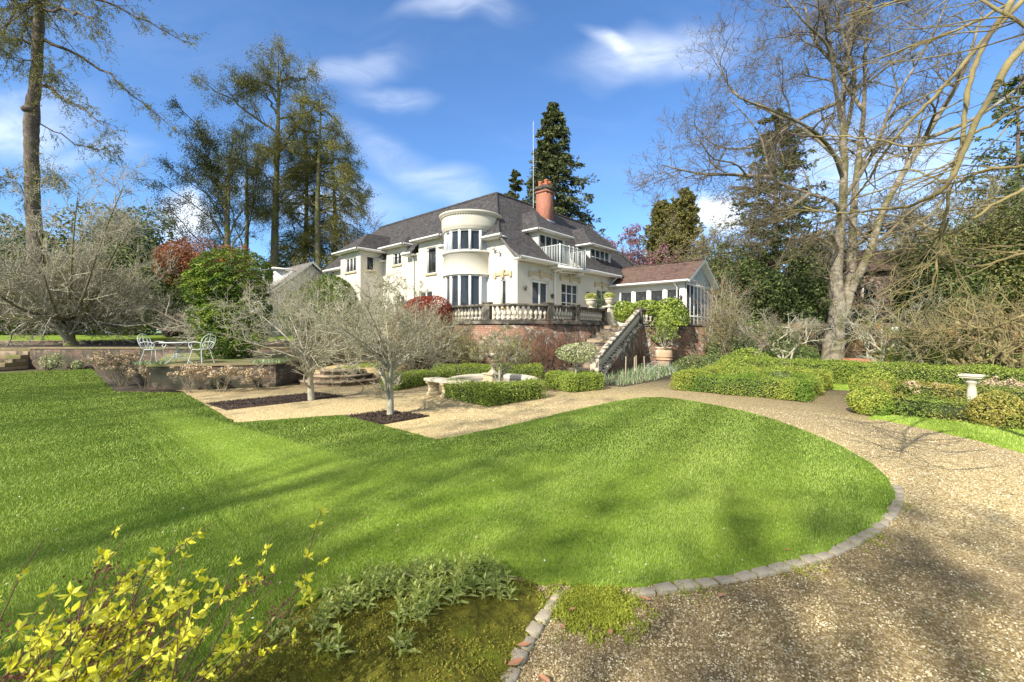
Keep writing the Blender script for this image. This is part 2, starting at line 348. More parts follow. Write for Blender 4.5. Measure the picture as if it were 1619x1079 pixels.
def window(parent, org, dirv, nrmv, a0, a1, z0, z1, lights=2, transom=None, inset=.07, fw=.055, name='window', mat='white', pane='pane', sill=True, kind_door=False, panes=None):
    def pt(a, z, d): return H(org[0] + dirv[0] * a - nrmv[0] * d, org[1] + dirv[1] * a - nrmv[1] * d, z)
    def bx(mb, b0, b1, y0, y1, c0, c1): box(mb, b0, b1, y0, y1, c0, c1, lambda a, d, z: pt(a, z, d))
    mb = MB(); lw = (a1 - a0) / lights; d0, d1 = inset - .03, inset + .05
    bx(mb, a0, a1, d0, d1, z0, z0 + fw); bx(mb, a0, a1, d0, d1, z1 - fw, z1)
    for k in range(lights + 1):
        w = fw if k in (0, lights) else fw * 1.25
        c = a0 + k * lw; c = c + w / 2 if k == 0 else (c - w / 2 if k == lights else c)
        bx(mb, c - w / 2, c + w / 2, d0 + .004, d1 - .004, z0 + fw, z1 - fw)
    if transom:
        for tz in transom: bx(mb, a0 + fw, a1 - fw, d0 + .012, d1 - .01, tz - .02, tz + .02)
    if kind_door: bx(mb, a0 + fw, a1 - fw, d0 + .02, d1 - .012, z0 + fw, z0 + .32)
    fr = mb.build(name, M[mat], parent)
    pm = MB(); bx(pm, a0 + .02, a1 - .02, inset + .012, inset + .03, z0 + .02, z1 - .02)
    pm.build('pane', M[pane], fr, uv=True)
    if sill:
        sm = MB(); bx(sm, a0 - .09, a1 + .09, -.08, inset, z0 - .10, z0 + .002); sm.build('sill', M['stone_yellow'], fr, bevel=.008)
    if kind_door:
        hm = MB(); c = (a0 + a1) / 2
        bx(hm, c + .05, c + .075, d0 - .05, d0 + .01, z0 + 1.0, z0 + 1.14); bx(hm, c + .02, c + .13, d0 - .06, d0 - .045, z0 + 1.06, z0 + 1.085); hm.build('handle', M['iron_dark'], fr)
    return fr

def house():
    hs = empty('house', 'large cream rendered house with round two storey bow window, dark tiled roof and orange chimney', 'house', H(0, 0, 0.4))
    LFo, LFd, LFn = (0, 0), (0, 1), (-1, 0)            # left front: along t
    RFo, RFd, RFn = (0, 0), (1, 0), (0, -1)            # garden front: along s
    w = MB()
    lh = [(.72, 1.06, 2.9, 4.18), (5.97, 6.77, 4.96, 6.45), (9.3, 10.15, 5.80, 6.55), (9.0, 9.9, 2.7, 3.9), (6.3, 7.5, 2.6, 4.0)]
    wallgrid(w, LFo, LFd, LFn, 18, .3, 4.9, [lh[0], lh[3], lh[4]])
    wallgrid(w, (0, .83), LFd, LFn, 17.17, 4.9, 6.28, [(5.97 - .83, 6.77 - .83, 4.96, 6.28), (9.3 - .83, 10.15 - .83, 5.80, 6.28)])
    w.poly(H(0, 0, 4.9), H(0, .83, 4.9), H(0, .83, 6.2), H(0, .15, 5.48), H(0, 0, 5.36))
    for a, b, h in ((5.35, 7.55, lh[1]), (8.75, 10.9, lh[2])):   # walls of the two dormers that break the eaves
        wallgrid(w, (0, a), LFd, LFn, b - a, 6.28, 6.84, [(h[0] - a, h[1] - a, 6.28, h[3])])
        for t in (a, b): w.poly(H(0, t, 6.2), H(.9, t, 6.2), H(.9, t, 6.84), H(0, t, 6.84))
    rh = [(1.05, 2.39, 2.02, 4.22), (3.53, 5.12, 2.45, 4.27), (7.14, 8.35, 2.02, 4.2)]
    wallgrid(w, RFo, RFd, RFn, 14, 1.6, 5.06, rh)
    # back and tower walls
    w.poly(H(14.0, 0, 1.6), H(14.0, 8, 1.6), H(14, 8, 5.2), H(14, 0, 5.2)); w.poly(H(14, 8, 1), H(0, 18, 1), H(0, 18, 6.2), H(14, 8, 5.2))
    tw = [(.55, 1.85, 5.45, 6.35)]
    wallgrid(w, (-1.55, 11.3), (0, 1), (-1, 0), 2.5, .3, 6.66, tw)
    wallgrid(w, (-1.55, 11.3), (1, 0), (0, -1), 1.55, .3, 6.66, [(.42, .95, 5.5, 6.4)])
    w.poly(H(-1.55, 13.8, .3), H(0, 13.8, .3), H(0, 13.8, 6.66), H(-1.55, 13.8, 6.66))
    # gable piece of wall under the sloping verge at the corner is part of the left front above 5.1: cut off in front of the slope
    w.build('wall', M['render'], hs, uv=True)
    # ---- main roof
    r = MB(); tp = 1.05
    def zt(t): return 6.3 + (t - .85) * tp
    def zs(s): return 6.3 + (s + .35) * tp
    def q(*p): r.poly(*[H(*x) for x in p])
    R0 = (2.84, 4.04, 9.65); RB = (12.5, 4.04, 9.65); RA = (2.84, 16.4, 9.65)
    q((-.35, .85, 6.3), (14.6, .85, 6.3), RB, R0)
    for s0, s1 in ((-.35, 2.5), (4.9, 14.6)):
        q((s0, .15, zt(.15)), (s1, .15, zt(.15)), (s1, .85, 6.3), (s0, .85, 6.3))
        q((s0, -.47, 5.12), (s1, -.47, 5.12), (s1, .15, zt(.15)), (s0, .15, zt(.15)))
    q((14.6, -.47, 5.12), (14.6, 8.5, 5.12), RB, (14.6, .15, zt(.15)))
    q((14.6, 8.5, 5.12), (2.84, 8.5, 5.0), R0, RB)
    q((.2, 1.4, zs(.2)), (2.84, 4.04, 9.65), RA, (.2, 19, zs(.2)))
    q((-.35, .85, 6.3), (.2, .85 + .55, zs(.2)), (.2, 1.95, zs(.2)), (-.35, 1.95, 6.3))
    for t0, t1 in ((4.6, 5.15), (7.75, 8.55), (11.1, 19.0)):
        q((-.4, t0, 6.25), (.2, t0, zs(.2)), (.2, t1, zs(.2)), (-.4, t1, 6.25))
    q((.2, 19, zs(.2)), RA, (6.03, 19.5, 6.3), (-.35, 19.5, 6.3)); q(R0, (2.84, 8.5, 9.65), RA, (6.5, 19.5, 5.8), (6.5, 4.2, 5.8))
    roof = r.build('roof', M['tile'], hs, uv=True)
    def ridge(mb, a, b, rad=.085):
        a, b = np.array(H(*a)), np.array(H(*b)); n = max(2, int(np.linalg.norm(b - a) / .35))
        tubes(mb, np.linspace(a, b, n), np.full(n, rad) * (1 + .12 * (np.arange(n) % 2)), 6)
    rd = MB(); ridge(rd, R0, RB); ridge(rd, R0, RA); ridge(rd, (-.35, .85, 6.3), R0, .07); ridge(rd, RB, (14.6, -.4, 5.2)); rd.build('ridge_tiles', M['tile'], roof, uv=True)
    # verge with its dark edge, eaves boards and gutters
    vg = MB()
    for (a, b) in (((-.36, -.47, 5.10), (-.36, .15, 5.545)), ((-.36, .15, 5.545), (-.36, .85, 6.28))):
        vg.poly(H(a[0], a[1], a[2] - .12), H(b[0], b[1], b[2] - .12), H(b[0], b[1], b[2] + .02), H(a[0], a[1], a[2] + .02))
        vg.poly(H(a[0], a[1], a[2] - .12), H(b[0], b[1], b[2] - .12), H(0, b[1], b[2] - .12), H(0, a[1], a[2] - .12))
    vg.build('verge', M['tile_grey'], roof, uv=True)
    hb = lambda *a: box(MB(), *a, fn=H).build('eaves', M['white'], roof)
    hb(-.36, 2.5, -.47, -.02, 5.0, 5.07); hb(4.9, 9.4, -.47, -.02, 5.0, 5.07)                     # soffits
    hb(-.38, 2.5, -.50, -.47, 4.99, 5.13); hb(4.9, 9.2, -.50, -.47, 4.99, 5.13)
    hb(-.40, -.02, .62, 1.95, 6.14, 6.20); hb(-.43, -.40, .62, 1.95, 6.14, 6.29)
    for t0, t1 in ((4.6, 5.2), (7.7, 8.6), (11.0, 18.9)):
        hb(-.40, -.02, t0, t1, 6.14, 6.20); hb(-.43, -.40, t0, t1, 6.14, 6.29)
    def gut(pts, rad=.06): gt = MB(); tubes(gt, np.array([H(*p) for p in pts]), np.full(len(pts), rad), 8); gt.build('gutter', M['white'], hs, smooth=True)
    gut([(-.42, -.56, 5.08), (2.5, -.56, 5.08)]); gut([(4.9, -.56, 5.08), (9.1, -.56, 5.08)]); gut([(-.48, .6, 6.24), (-.48, 1.95, 6.24)])
    gut([(-.48, 7.65, 6.24), (-.48, 8.6, 6.24)]); gut([(-.48, 4.6, 6.24), (-.48, 5.2, 6.24)]); gut([(-.48, 11.0, 6.24), (-.48, 11.25, 6.24)])
    for pts in ([(2.95, -.5, 4.93), (2.85, -.1, 4.75), (2.85, -.07, 4.5), (2.85, -.07, 2.05)], [(5.55, -.5, 5.05), (4.6, -.2, 4.85), (3.1, -.12, 4.78)],
                [(-.46, 8.1, 6.18), (-.1, 7.95, 5.95), (-.07, 7.95, 5.7), (-.07, 7.95, 1.0)], [(8.7, -.5, 5.0), (8.75, -.1, 4.7), (8.75, -.08, 2.1)]):
        d = MB(); tubes(d, np.array([H(*p) for p in pts]), np.full(len(pts), .038), 8); d.build('downpipe', M['white'], hs, smooth=True)
    # ---- windows
    window(hs, LFo, LFd, LFn, .72, 1.06, 2.9, 4.18, 1)
    window(hs, LFo, LFd, LFn, *lh[1], 1); window(hs, LFo, LFd, LFn, *lh[2], 2)
    window(hs, LFo, LFd, LFn, *lh[3], 2); window(hs, LFo, LFd, LFn, *lh[4], 2)
    window(hs, (-1.55, 11.3), (0, 1), (-1, 0), .55, 1.85, 5.45, 6.35, 3); window(hs, (-1.55, 11.3), (1, 0), (0, -1), .42, .95, 5.5, 6.4, 1)
    window(hs, RFo, RFd, RFn, *rh[0], 2, name='french_door', sill=False, kind_door=True, fw=.11)
    window(hs, RFo, RFd, RFn, *rh[1], 3, transom=[3.75, 3.25]); window(hs, RFo, RFd, RFn, *rh[2], 2, name='french_door', sill=False, kind_door=True, transom=[3.6, 3.0])
    # carved stone lintels
    def lintel(org, d, n, c, z, wd, h):
        mb = MB(); f = lambda a, dd, zz: H(org[0] + d[0] * a + n[0] * dd, org[1] + d[1] * a + n[1] * dd, zz)
        box(mb, c - wd / 2, c + wd / 2, .003, .06, z + h * .35, z + h * .72, f)
        for s_ in (-1, 1):
            box(mb, c + s_ * wd / 2 - .07, c + s_ * wd / 2 + .07, .002, .085, z + h * .05, z + h * .85, f)
            prism(mb, [(c + s_ * .16, z + h * .72), (c + s_ * wd * .36, z + h * .72), (c + s_ * .16, z + h)], .002, .05, lambda a, b, k: f(a, k, b))
        prism(mb, [(c - .08, z), (c + .08, z), (c + .14, z + h * 1.12), (c - .14, z + h * 1.12)], .002, .11, lambda a, b, k: f(a, k, b))
        mb.build('lintel', M['stone_yellow'], hs, bevel=.01)
    lintel(LFo, LFd, LFn, .89, 4.26, 1.0, .34)
    lintel(RFo, RFd, RFn, 1.75, 4.32, 1.75, .36); lintel(RFo, RFd, RFn, 4.33, 4.36, 1.8, .36); lintel(RFo, RFd, RFn, 7.75, 4.30, 1.7, .34)
    for s_, z in ((.48, 3.75), (6.05, 3.85), (2.62, 3.5)):
        mb = MB(); x, y, _ = H(s_, -.09, 0)
        lathe(mb, [(0, -.13), (.05, -.11), (.065, 0), (.09, .07), (.02, .12), (0, .15)], x, y, 8, z); box(mb, s_ - .02, s_ + .02, -.09, -.001, z - .02, z + .02, H)
        mb.build('wall_lamp', M['iron_dark'], hs, smooth=True)
    # ---- round bow
    bc = (.10, 3.24); bx_, by_, _ = H(bc[0], bc[1], 0); RR = 1.38
    A0, A1 = HA + math.pi - 1.75, HA + math.pi + 1.75
    b = MB(); lathe(b, [(RR, .3), (RR, 2.35), (RR - .02, 2.35)], bx_, by_, 48, 0, A0, A1); b.build('bow_base', M['render'], hs, smooth=True); b = MB()
    lathe(b, [(RR - .14, 4.47), (RR + .05, 4.47), (RR + .06, 4.50), (RR + .02, 4.53), (RR, 4.56), (RR, 5.54), (RR + .07, 5.56), (RR + .08, 5.60), (RR + .02, 5.64), (RR - .14, 5.64)], bx_, by_, 48, 0, A0, A1)
    b.build('bow_wall', M['render'], hs, smooth=True); b = MB()
    lathe(b, [(RR - .14, 6.66), (RR + .01, 6.66), (RR + .02, 6.70), (RR + .09, 6.80), (RR + .11, 6.9), (RR + .11, 7.36)], bx_, by_, 64)
    b.build('bow_parapet', M['render'], hs, smooth=True)
    c = MB(); lathe(c, [(RR + .11, 7.36), (RR + .13, 7.36), (RR + .14, 7.41), (RR + .22, 7.45), (RR + .24, 7.50), (RR + .24, 7.545), (RR + .20, 7.56), (0, 7.60)], bx_, by_, 64)
    for k in range(72):
        a = k * math.pi / 36; fr = frame(bx_, by_, a); box(c, RR + .115, RR + .17, -.022, .022, 7.36, 7.412, fr)
    c.build('cornice', M['render'], hs)
    dm = MB(); lathe(dm, [(.5, 7.58), (.48, 7.72), (.36, 7.84), (.18, 7.91), (0, 7.93)], bx_, by_, 20); dm.build('roof_light', M['curtain'], hs, smooth=True, uv=True)
    for z0, z1 in ((2.35, 4.47), (5.64, 6.66)):
        fr_ = MB(); edges = np.linspace(A0 + .18, A1 - .18, 9)
        for a in edges: box(fr_, RR - .15, RR - .01, -.058, .058, z0, z1, frame(bx_, by_, a))
        for zz in ((z0, z0 + .06), (z1 - .06, z1)): 
            lathe(fr_, [(RR - .13, zz[0]), (RR - .035, zz[0]), (RR - .035, zz[1]), (RR - .13, zz[1])], bx_, by_, 32, 0, A0, A1)
        wn = fr_.build('bow_window', M['white'], hs)
        for k in range(8):
            aa, ab = edges[k], edges[k + 1]; pm = MB(); rr = RR - .10
            pm.poly((bx_ + rr * math.cos(aa), by_ + rr * math.sin(aa), z0), (bx_ + rr * math.cos(ab), by_ + rr * math.sin(ab), z0), (bx_ + rr * math.cos(ab), by_ + rr * math.sin(ab), z1), (bx_ + rr * math.cos(aa), by_ + rr * math.sin(aa), z1))
            cur = k == 7 or (z0 > 5 and k == 3)
            pm.build('curtained_pane' if cur else 'pane', M['curtain' if cur else 'pane'], wn, uv=True)
    # ---- hipped dormers
    def hip(parent, p00, p10, p01, p11, z, rise, axis, mat='tile', over=.0, rl=0.0):
        """four eaves corners (front a, front b, back a, back b), ridge runs back from the middle of the front"""
        A, B, C_, D_ = [np.array(p, float) for p in (p00, p10, p01, p11)]; half = np.linalg.norm(B - A) / 2; bk = nrm((C_ - A)); mid = (A + B) / 2
        ap = mid + bk * half; be = (C_ + D_) / 2
        h3 = lambda p, zz: H(p[0], p[1], zz)
        mb = MB(); mb.poly(h3(A, z), h3(B, z), h3(ap, z + rise)); mb.poly(h3(B, z), h3(D_, z), h3(be, z + rise), h3(ap, z + rise)); mb.poly(h3(A, z), h3(ap, z + rise), h3(be, z + rise), h3(C_, z))
        rf = mb.build('dormer_roof', M[mat], parent, uv=True)
        e = MB(); n = nrm(B - A); pts = [A, B, D_, C_]
        for i in (0, 1, 3):
            a_, b_ = pts[i], pts[(i + 1) % 4]; d = nrm(b_ - a_); o_ = np.array([d[1], -d[0]]); o_ = o_ if np.dot(o_, (a_ + b_) / 2 - (A + B + C_ + D_) / 4) > 0 else -o_
            a2, b2 = a_ - d * .03, b_ + d * .03
            v = [h3(a2 - o_ * .12, z - .13), h3(b2 - o_ * .12, z - .13), h3(b2 + o_ * .03, z - .13), h3(a2 + o_ * .03, z - .13), h3(a2 - o_ * .12, z - .012), h3(b2 - o_ * .12, z - .012), h3(b2 + o_ * .03, z - .008), h3(a2 + o_ * .03, z - .008)]
            e.add(v, BOXF); tubes(e, np.array([h3(a2 + o_ * .07, z - .05), h3(b2 + o_ * .07, z - .05)]), np.full(2, .055), 8)
        e.poly(h3(A, z - .10), h3(C_, z - .10), h3(D_, z - .10), h3(B, z - .10))
        e.build('eaves', M['white'], rf); return rf
    for (s0, s1, kind) in ((2.2, 5.2, 0), (7.25, 10.4, 1)):
        dw = MB(); dr = hip(hs, (s0, .45), (s1, .45), (s0, 3.1), (s1, 3.1), 7.0, 1.42, 't')
        wl, wr = s0 + .3, s1 - .3; zb = 5.0 if kind == 0 else 5.55
        wallgrid(dw, (wl, .72), (1, 0), (0, -1), wr - wl, zb, 6.9, [(.12, wr - wl - .12, 5.04, 6.82) if kind == 0 else (.12, wr - wl - .12, 5.74, 6.82)], .1)
        for s_ in (wl, wr): dw.poly(H(s_, .72, zb), H(s_, 2.4, zb), H(s_, 2.4, 6.9), H(s_, .72, 6.9))
        if kind == 0:
            for s_ in (2.5, 4.9): dw.poly(H(s_, -.47, 5.0), H(s_, .72, 5.0), H(s_, .72, 6.15), H(s_, .15, zt(.15) - .02), H(s_, -.47, 5.1))
        dw.build('dormer_wall', M['render_pale'], hs)
        window(hs, (wl, .72), (1, 0), (0, -1), .12, wr - wl - .12, 5.04 if kind == 0 else 5.74, 6.82, 4, inset=.05, name='balcony_door' if kind == 0 else 'window', sill=False, transom=[6.3] if kind else None)
        if kind: 
            sm = MB(); box(sm, wl - .05, wr + .05, .62, .74, 5.62, 5.735, H); sm.build('sill', M['white'], hs)
    hip(hs, (-.38, 5.15), (-.38, 7.75), (1.2, 5.15), (1.2, 7.75), 6.95, .75, 's'); hip(hs, (-.38, 8.55), (-.38, 11.1), (1.2, 8.55), (1.2, 11.1), 6.95, .75, 's')
    hip(hs, (-1.9, 11.0), (-1.9, 14.1), (1.5, 11.0), (1.5, 14.1), 6.78, 1.32, 's')
    # ---- balcony
    bal = MB(); box(bal, 2.42, 4.98, -.62, .70, 4.90, 5.0, H); box(bal, 2.36, 5.04, -.72, -.60, 4.86, 5.0, H)
    for s_ in (2.7, 4.7): box(bal, s_ - .06, s_ + .06, -.6, -.003, 4.74, 4.895, H)
    bs = bal.build('balcony_slab', M['white'], hs)
    rl = MB()
    for z_ in (5.07, 6.02):
        box(rl, 2.50, 4.90, -.64, -.59, z_, z_ + .035, H)
        for s_ in (2.50, 4.85): box(rl, s_, s_ + .05, -.59, .70, z_ + .002, z_ + .033, H)
    for s_ in (2.49, 3.3, 3.68, 4.06, 4.84): box(rl, s_ + .005, s_ + .045, -.64, -.59, 5.0, 6.10, H)
    for k in range(20): s_ = 2.58 + k * .1175; box(rl, s_, s_ + .02, -.625, -.605, 5.12, 6.02, H)
    for k in range(12):
        t = -.5 + k * .1
        for s_ in (2.505, 4.865): box(rl, s_, s_ + .02, t, t + .02, 5.12, 6.02, H)
    rl.build('balcony_railing', M['iron'], hs)
    lt = MB(); x, y, _ = H(4.95, .5, 0); lathe(lt, [(.0, 6.2), (.07, 6.24), (.09, 6.38), (.03, 6.46), (0, 6.48)], x, y, 8); lt.build('wall_lamp', M['iron_dark'], hs)
    # ---- chimney and aerial
    ch = MB(); box(ch, 6.1, 6.85, 2.94, 3.72, 7.6, 10.35, H); box(ch, 6.05, 6.90, 2.89, 3.77, 10.35, 10.46, H)
    cm = ch.build('chimney', M['brick_chim'], hs, uv=True)
    cp = MB(); box(cp, 6.07, 6.88, 2.91, 3.75, 10.46, 10.78, H); box(cp, 6.02, 6.93, 2.86, 3.80, 10.56, 10.68, H); cp.build('chimney_cap', M['stone_dark'], cm)
    for s_, t in ((6.25, 3.05), (6.66, 3.1), (6.28, 3.52), (6.66, 3.56)):
        x, y, _ = H(s_, t, 0); p_ = MB(); lathe(p_, [(.13, 10.78), (.12, 11.0), (.15, 11.03), (.15, 11.08), (.10, 11.10), (.10, 10.9)], x, y, 12); p_.build('chimney_pot', M['pot_orange'], cm, smooth=True)
    ls = MB(); box(ls, 6.02, 6.93, 2.86, 2.935, 8.45, 8.6, H); ls.build('flashing', M['steel'], cm)
    ap = MB(); x, y, _ = H(6.0, 3.86, 0); tubes(ap, [[(x, y, 9.2), (x, y, 12), (x, y, 14.9)]], [[.022, .018, .012]], 6)
    for z_, l in ((12.0, .25), (12.35, .3), (10.6, .2)): tubes(ap, [[(x - l, y, z_), (x + l, y, z_)]], [[.012, .012]], 4)
    ap.build('aerial_pole', M['steel'], hs)
    # ---- garden room wing
    a = MB(); S0, S1, T1 = 8.9, 13.4, -4.46
    hl = [(.25 + k * .95, .25 + k * .95 + .78, 2.9, 4.12) for k in range(4)]
    wallgrid(a, (S0, T1), (0, 1), (-1, 0), 4.46, 1.4, 4.46, [(4.46 - h[1] - .30, 4.46 - h[0] - .30, h[2], h[3]) for h in hl])
    a.build('wing_wall', M['render_pale'], hs, uv=True)
    for h in hl: window(hs, (S0, T1), (0, 1), (-1, 0), 4.46 - h[1] - .30, 4.46 - h[0] - .30, h[2], h[3], 1, sill=False, fw=.05)
    st_ = MB(); box(st_, S0 - .06, S0 - .003, T1 + .35, -.5, 2.8, 2.89, H); st_.build('sill', M['white'], hs)
    z0, zr, sm = 4.5, 5.9, (S0 + S1) / 2
    rr_ = MB(); rr_.poly(H(S0 - .3, T1 - .35, z0), H(S0 - .3, .4, z0), H(sm, .9, zr), H(sm, T1 - .35, zr)); rr_.poly(H(S1 + .3, T1 - .35, z0), H(sm, T1 - .35, zr), H(sm, .9, zr), H(S1 + .3, .4, z0))
    wr = rr_.build('wing_roof', M['tile_red'], hs, uv=True)
    rg = MB(); ridge(rg, (sm, T1 - .35, zr), (sm, 2.0, zr), .07); rg.build('ridge_tiles', M['tile_red'], wr)
    bg = MB()
    for s_, e_ in ((S0 - .32, sm), (S1 + .32, sm)):
        bg.poly(H(s_, T1 - .37, z0 - .13), H(e_, T1 - .37, zr - .13), H(e_, T1 - .37, zr + .05), H(s_, T1 - .37, z0 + .05))
        bg.poly(H(s_, T1 - .34, z0 - .13), H(e_, T1 - .34, zr - .13), H(e_, T1 - .34, zr + .05), H(s_, T1 - .34, z0 + .05))
        bg.poly(H(s_, T1 - .37, z0 - .13), H(e_, T1 - .37, zr - .13), H(e_, T1, zr - .13), H(s_, T1, z0 - .13))
    box(bg, S0 - .36, S0 - .30, T1 - .35, .0, z0 - .10, z0 + .03, H); box(bg, S0 - .30, S0 - .003, T1 - .33, 0, z0 - .09, z0 - .04, H)
    bg.build('eaves', M['white'], wr)
    g2 = MB(); tubes(g2, np.array([H(S0 - .42, T1 - .3, z0 - .01), H(S0 - .42, -.1, z0 - .01)]), np.full(2, .06), 8); g2.build('gutter', M['white'], hs, smooth=True)
    d2 = MB(); tubes(d2, np.array([H(S0 - .40, T1 + .5, z0 - .06), H(S0 - .08, T1 + .42, z0 - .3), H(S0 - .07, T1 + .42, 2.0)]), np.full(3, .04), 8); d2.build('downpipe', M['white'], hs, smooth=True)
    gb = MB(); gb.poly(H(S0, T1, z0 - .05), H(S1, T1, z0 - .05), H(sm, T1, zr - .05))
    for s_ in np.arange(S0 + .2, S1, .28): box(gb, s_ - .008, s_ + .008, T1 - .012, T1 - .002, z0 - .05, z0 - .05 + max(.02, (1 - abs(s_ - sm) / (sm - S0)) * (zr - z0) - .02), H)
    gb.build('gable_boards', M['grey_paint'], hs)
    gf = MB(); pf = MB()
    for k in range(8):
        s_ = S0 + .05 + k * (S1 - S0 - .17) / 7; box(gf, s_, s_ + .08, T1 - .05, T1 + .05, 1.7, z0 - .06, H)
    box(gf, S0 + .13, S1 - .12, T1 - .04, T1 + .04, z0 - .2, z0 - .07, H); box(gf, S0 + .13, S1 - .12, T1 - .06, T1 + .06, 1.6, 1.78, H); box(gf, S0 + .13, S1 - .12, T1 - .04, T1 + .03, 2.55, 2.62, H)
    gw = gf.build('gable_window', M['white'], hs); box(pf, S0 + .02, S1 - .02, T1 - .01, T1 + .01, 1.7, z0 - .06, H); pf.build('pane', M['pane'], gw)
    pb = MB(); box(pb, S0 + .0, S1, T1 - .002, T1 + .3, -.1, 1.6, H); pb.build('plinth', M['brick'], hs, uv=True)
    wl_ = MB(); x, y, _ = H(S0 - .08, T1 + .2, 0)
    lathe(wl_, [(0, 3.45), (.05, 3.47), (.06, 3.6), (.08, 3.66), (.02, 3.72), (0, 3.75)], x, y, 8); wl_.build('wall_lamp', M['iron_dark'], hs)
    sa = MB(); x, y, _ = H(-.12, 1.05, 5.4); box(sa, -.2, -.003, 1.35, 1.40, 5.62, 5.66, H); box(sa, -.24, -.16, 1.28, 1.48, 5.66, 5.76, H); box(sa, -.22, -.10, 1.0, 1.12, 5.45, 5.55, H); sa.build('floodlight', M['white'], hs)
house()

def outbuilding():
    o = empty('outbuilding', 'small cream outbuilding with grey roof and white dormer behind the clipped conifer', 'outbuilding', (-17, 30, 1))
    f = frame(-16.9, 30.5, HA)                          # nearest corner
    w = MB(); box(w, 0, 5, 0, 8, 1, 4.6, f); w.build('wall', M['render_pale'], o)
    r = MB(); r.poly(f(-.4, -.3, 4.55), f(-.4, 8, 4.55), f(2.5, 8, 7.0), f(2.5, -.3, 7.0)); r.poly(f(5.4, -.3, 4.55), f(2.5, -.3, 7.0), f(2.5, 8, 7.0), f(5.4, 8, 4.55))
    rf = r.build('roof', M['tile_grey'], o, uv=True)
    g = MB(); g.poly(f(0, 0, 4.55), f(5, 0, 4.55), f(2.5, 0, 6.85)); g.build('gable', M['render_pale'], o)
    e = MB(); box(e, -.5, -.4, -.35, 8, 4.45, 4.58, f)
    for a, b in ((-.4, 2.5), (5.4, 2.5)): e.poly(f(a, -.32, 4.4), f(b, -.32, 6.85), f(b, -.32, 7.03), f(a, -.32, 4.58))
    e.build('eaves', M['white'], rf)
    d = MB(); box(d, .3, 2.6, .9, 3.4, 5.0, 6.3, f); box(d, .1, 2.6, .7, 3.6, 6.3, 6.42, f); d.build('dormer', M['white'], rf)
    p = MB(); box(p, .27, .295, 1.3, 3.0, 5.4, 6.15, f); p.build('window', M['pane'], o)
outbuilding()

def brick_house():
    x0, z0 = 0, 0
    o = empty('brick_house', 'pinkish brick house with white windows glimpsed far behind the big bare tree', 'house', (32, 38, 0))
    f = frame(30.6, 38, R(4))
    w = MB(); box(w, -2, 9, 0, 6, 0, 7.2, f); w.build('wall', M['brick_pink'], o, uv=True)
    r = MB(); r.poly(f(-2.4, -.4, 7.1), f(9.4, -.4, 7.1), f(9.4, 3, 9.6), f(-2.4, 3, 9.6)); r.poly(f(-2.4, 6.4, 7.1), f(-2.4, 3, 9.6), f(9.4, 3, 9.6), f(9.4, 6.4, 7.1)); r.build('roof', M['tile_red'], o, uv=True)
    for a in (1.3, 3.9, 7.2):
        for z in (4.55, 1.6):
            m = MB(); box(m, a - .65, a + .65, -.04, .03, z, z + 1.3, f); box(m, a - .75, a + .75, -.1, -.041, z - .12, z, f); wn = m.build('window', M['white'], o)
            p = MB()
            for s_ in (-.6, .04): box(p, a + s_, a + s_ + .56, -.05, -.043, z + .08, z + 1.22, f)
            p.build('pane', M['pane'], wn)
brick_house()
# ---------------------------------------------------------------- ground, lawns, gravel
def groundmat():
    m, g = newmat('gravel'); tc = g.add('ShaderNodeTexCoord').outputs['Object']
    v = g.add('ShaderNodeTexVoronoi', {'Vector': tc, 'Scale': 85.0}); v2 = g.add('ShaderNodeTexVoronoi', {'Vector': tc, 'Scale': 48.0})
    sp = g.add('ShaderNodeSeparateColor', {0: v.outputs['Color']})
    col = g.ramp(sp.outputs[0], [(0, (.11, .075, .03)), (.3, (.33, .24, .10)), (.6, (.49, .38, .18)), (.85, (.63, .515, .29)), (1, (.80, .72, .49))])
    sp2 = g.add('ShaderNodeSeparateColor', {0: v2.outputs['Color']})
    col = g.mix(g.mrange(sp2.outputs[1], .6, .95, 0, .7), col, (.29, .19, .07))
    # damp, soiled gravel near the corner of the drive, and tiny green growth
    sx = g.add('ShaderNodeSeparateXYZ', {0: tc})
    dist = g.add('ShaderNodeVectorMath', {0: tc, 1: (2.2, 2.2, 0)}, operation='DISTANCE').outputs['Value']
    dirt = g.math('MULTIPLY', g.mrange(g.math('ADD', dist, g.math('MULTIPLY', g.noise(tc, 1.6, 5, .7), 2.2)), 4.2, 2.2), 1.0)
    col = g.mix(g.math('MULTIPLY', dirt, g.mrange(g.noise(tc, 22, 4, .7), .3, .62, .35, .85)), col, (.12, .085, .035))
    col = g.mix(g.math('MULTIPLY', g.mrange(g.noise(tc, 2.4, 6, .75), .60, .70), g.mrange(dist, 6.5, 3, 0, .8)), col, (.17, .19, .05))
    col = g.mix(g.mrange(g.noise(tc, .55, 4), .45, .7, 0, .35), col, (.30, .22, .13))
    h = g.math('SUBTRACT', 1.0, v.outputs['Distance'])
    finish(g, col, .85, h, .8, .012, spec=.3); return m
M['gravel'] = groundmat()
def lawnmat():
    m, g = newmat('lawn_turf'); tc = g.add('ShaderNodeTexCoord').outputs['Object']
    n = g.noise(tc, 26, 5, .7); col = g.ramp(n, [(.3, (.085, .145, .015)), (.55, (.19, .28, .032)), (.75, (.31, .40, .06))])
    col = g.mix(g.mrange(g.noise(tc, .7, 5, .6), .42, .68, 0, .55), col, (.23, .29, .045))
    finish(g, col, .9, g.noise(tc, 120, 4, .7), .5, .01, spec=.1); return m
M['turf'] = lawnmat()
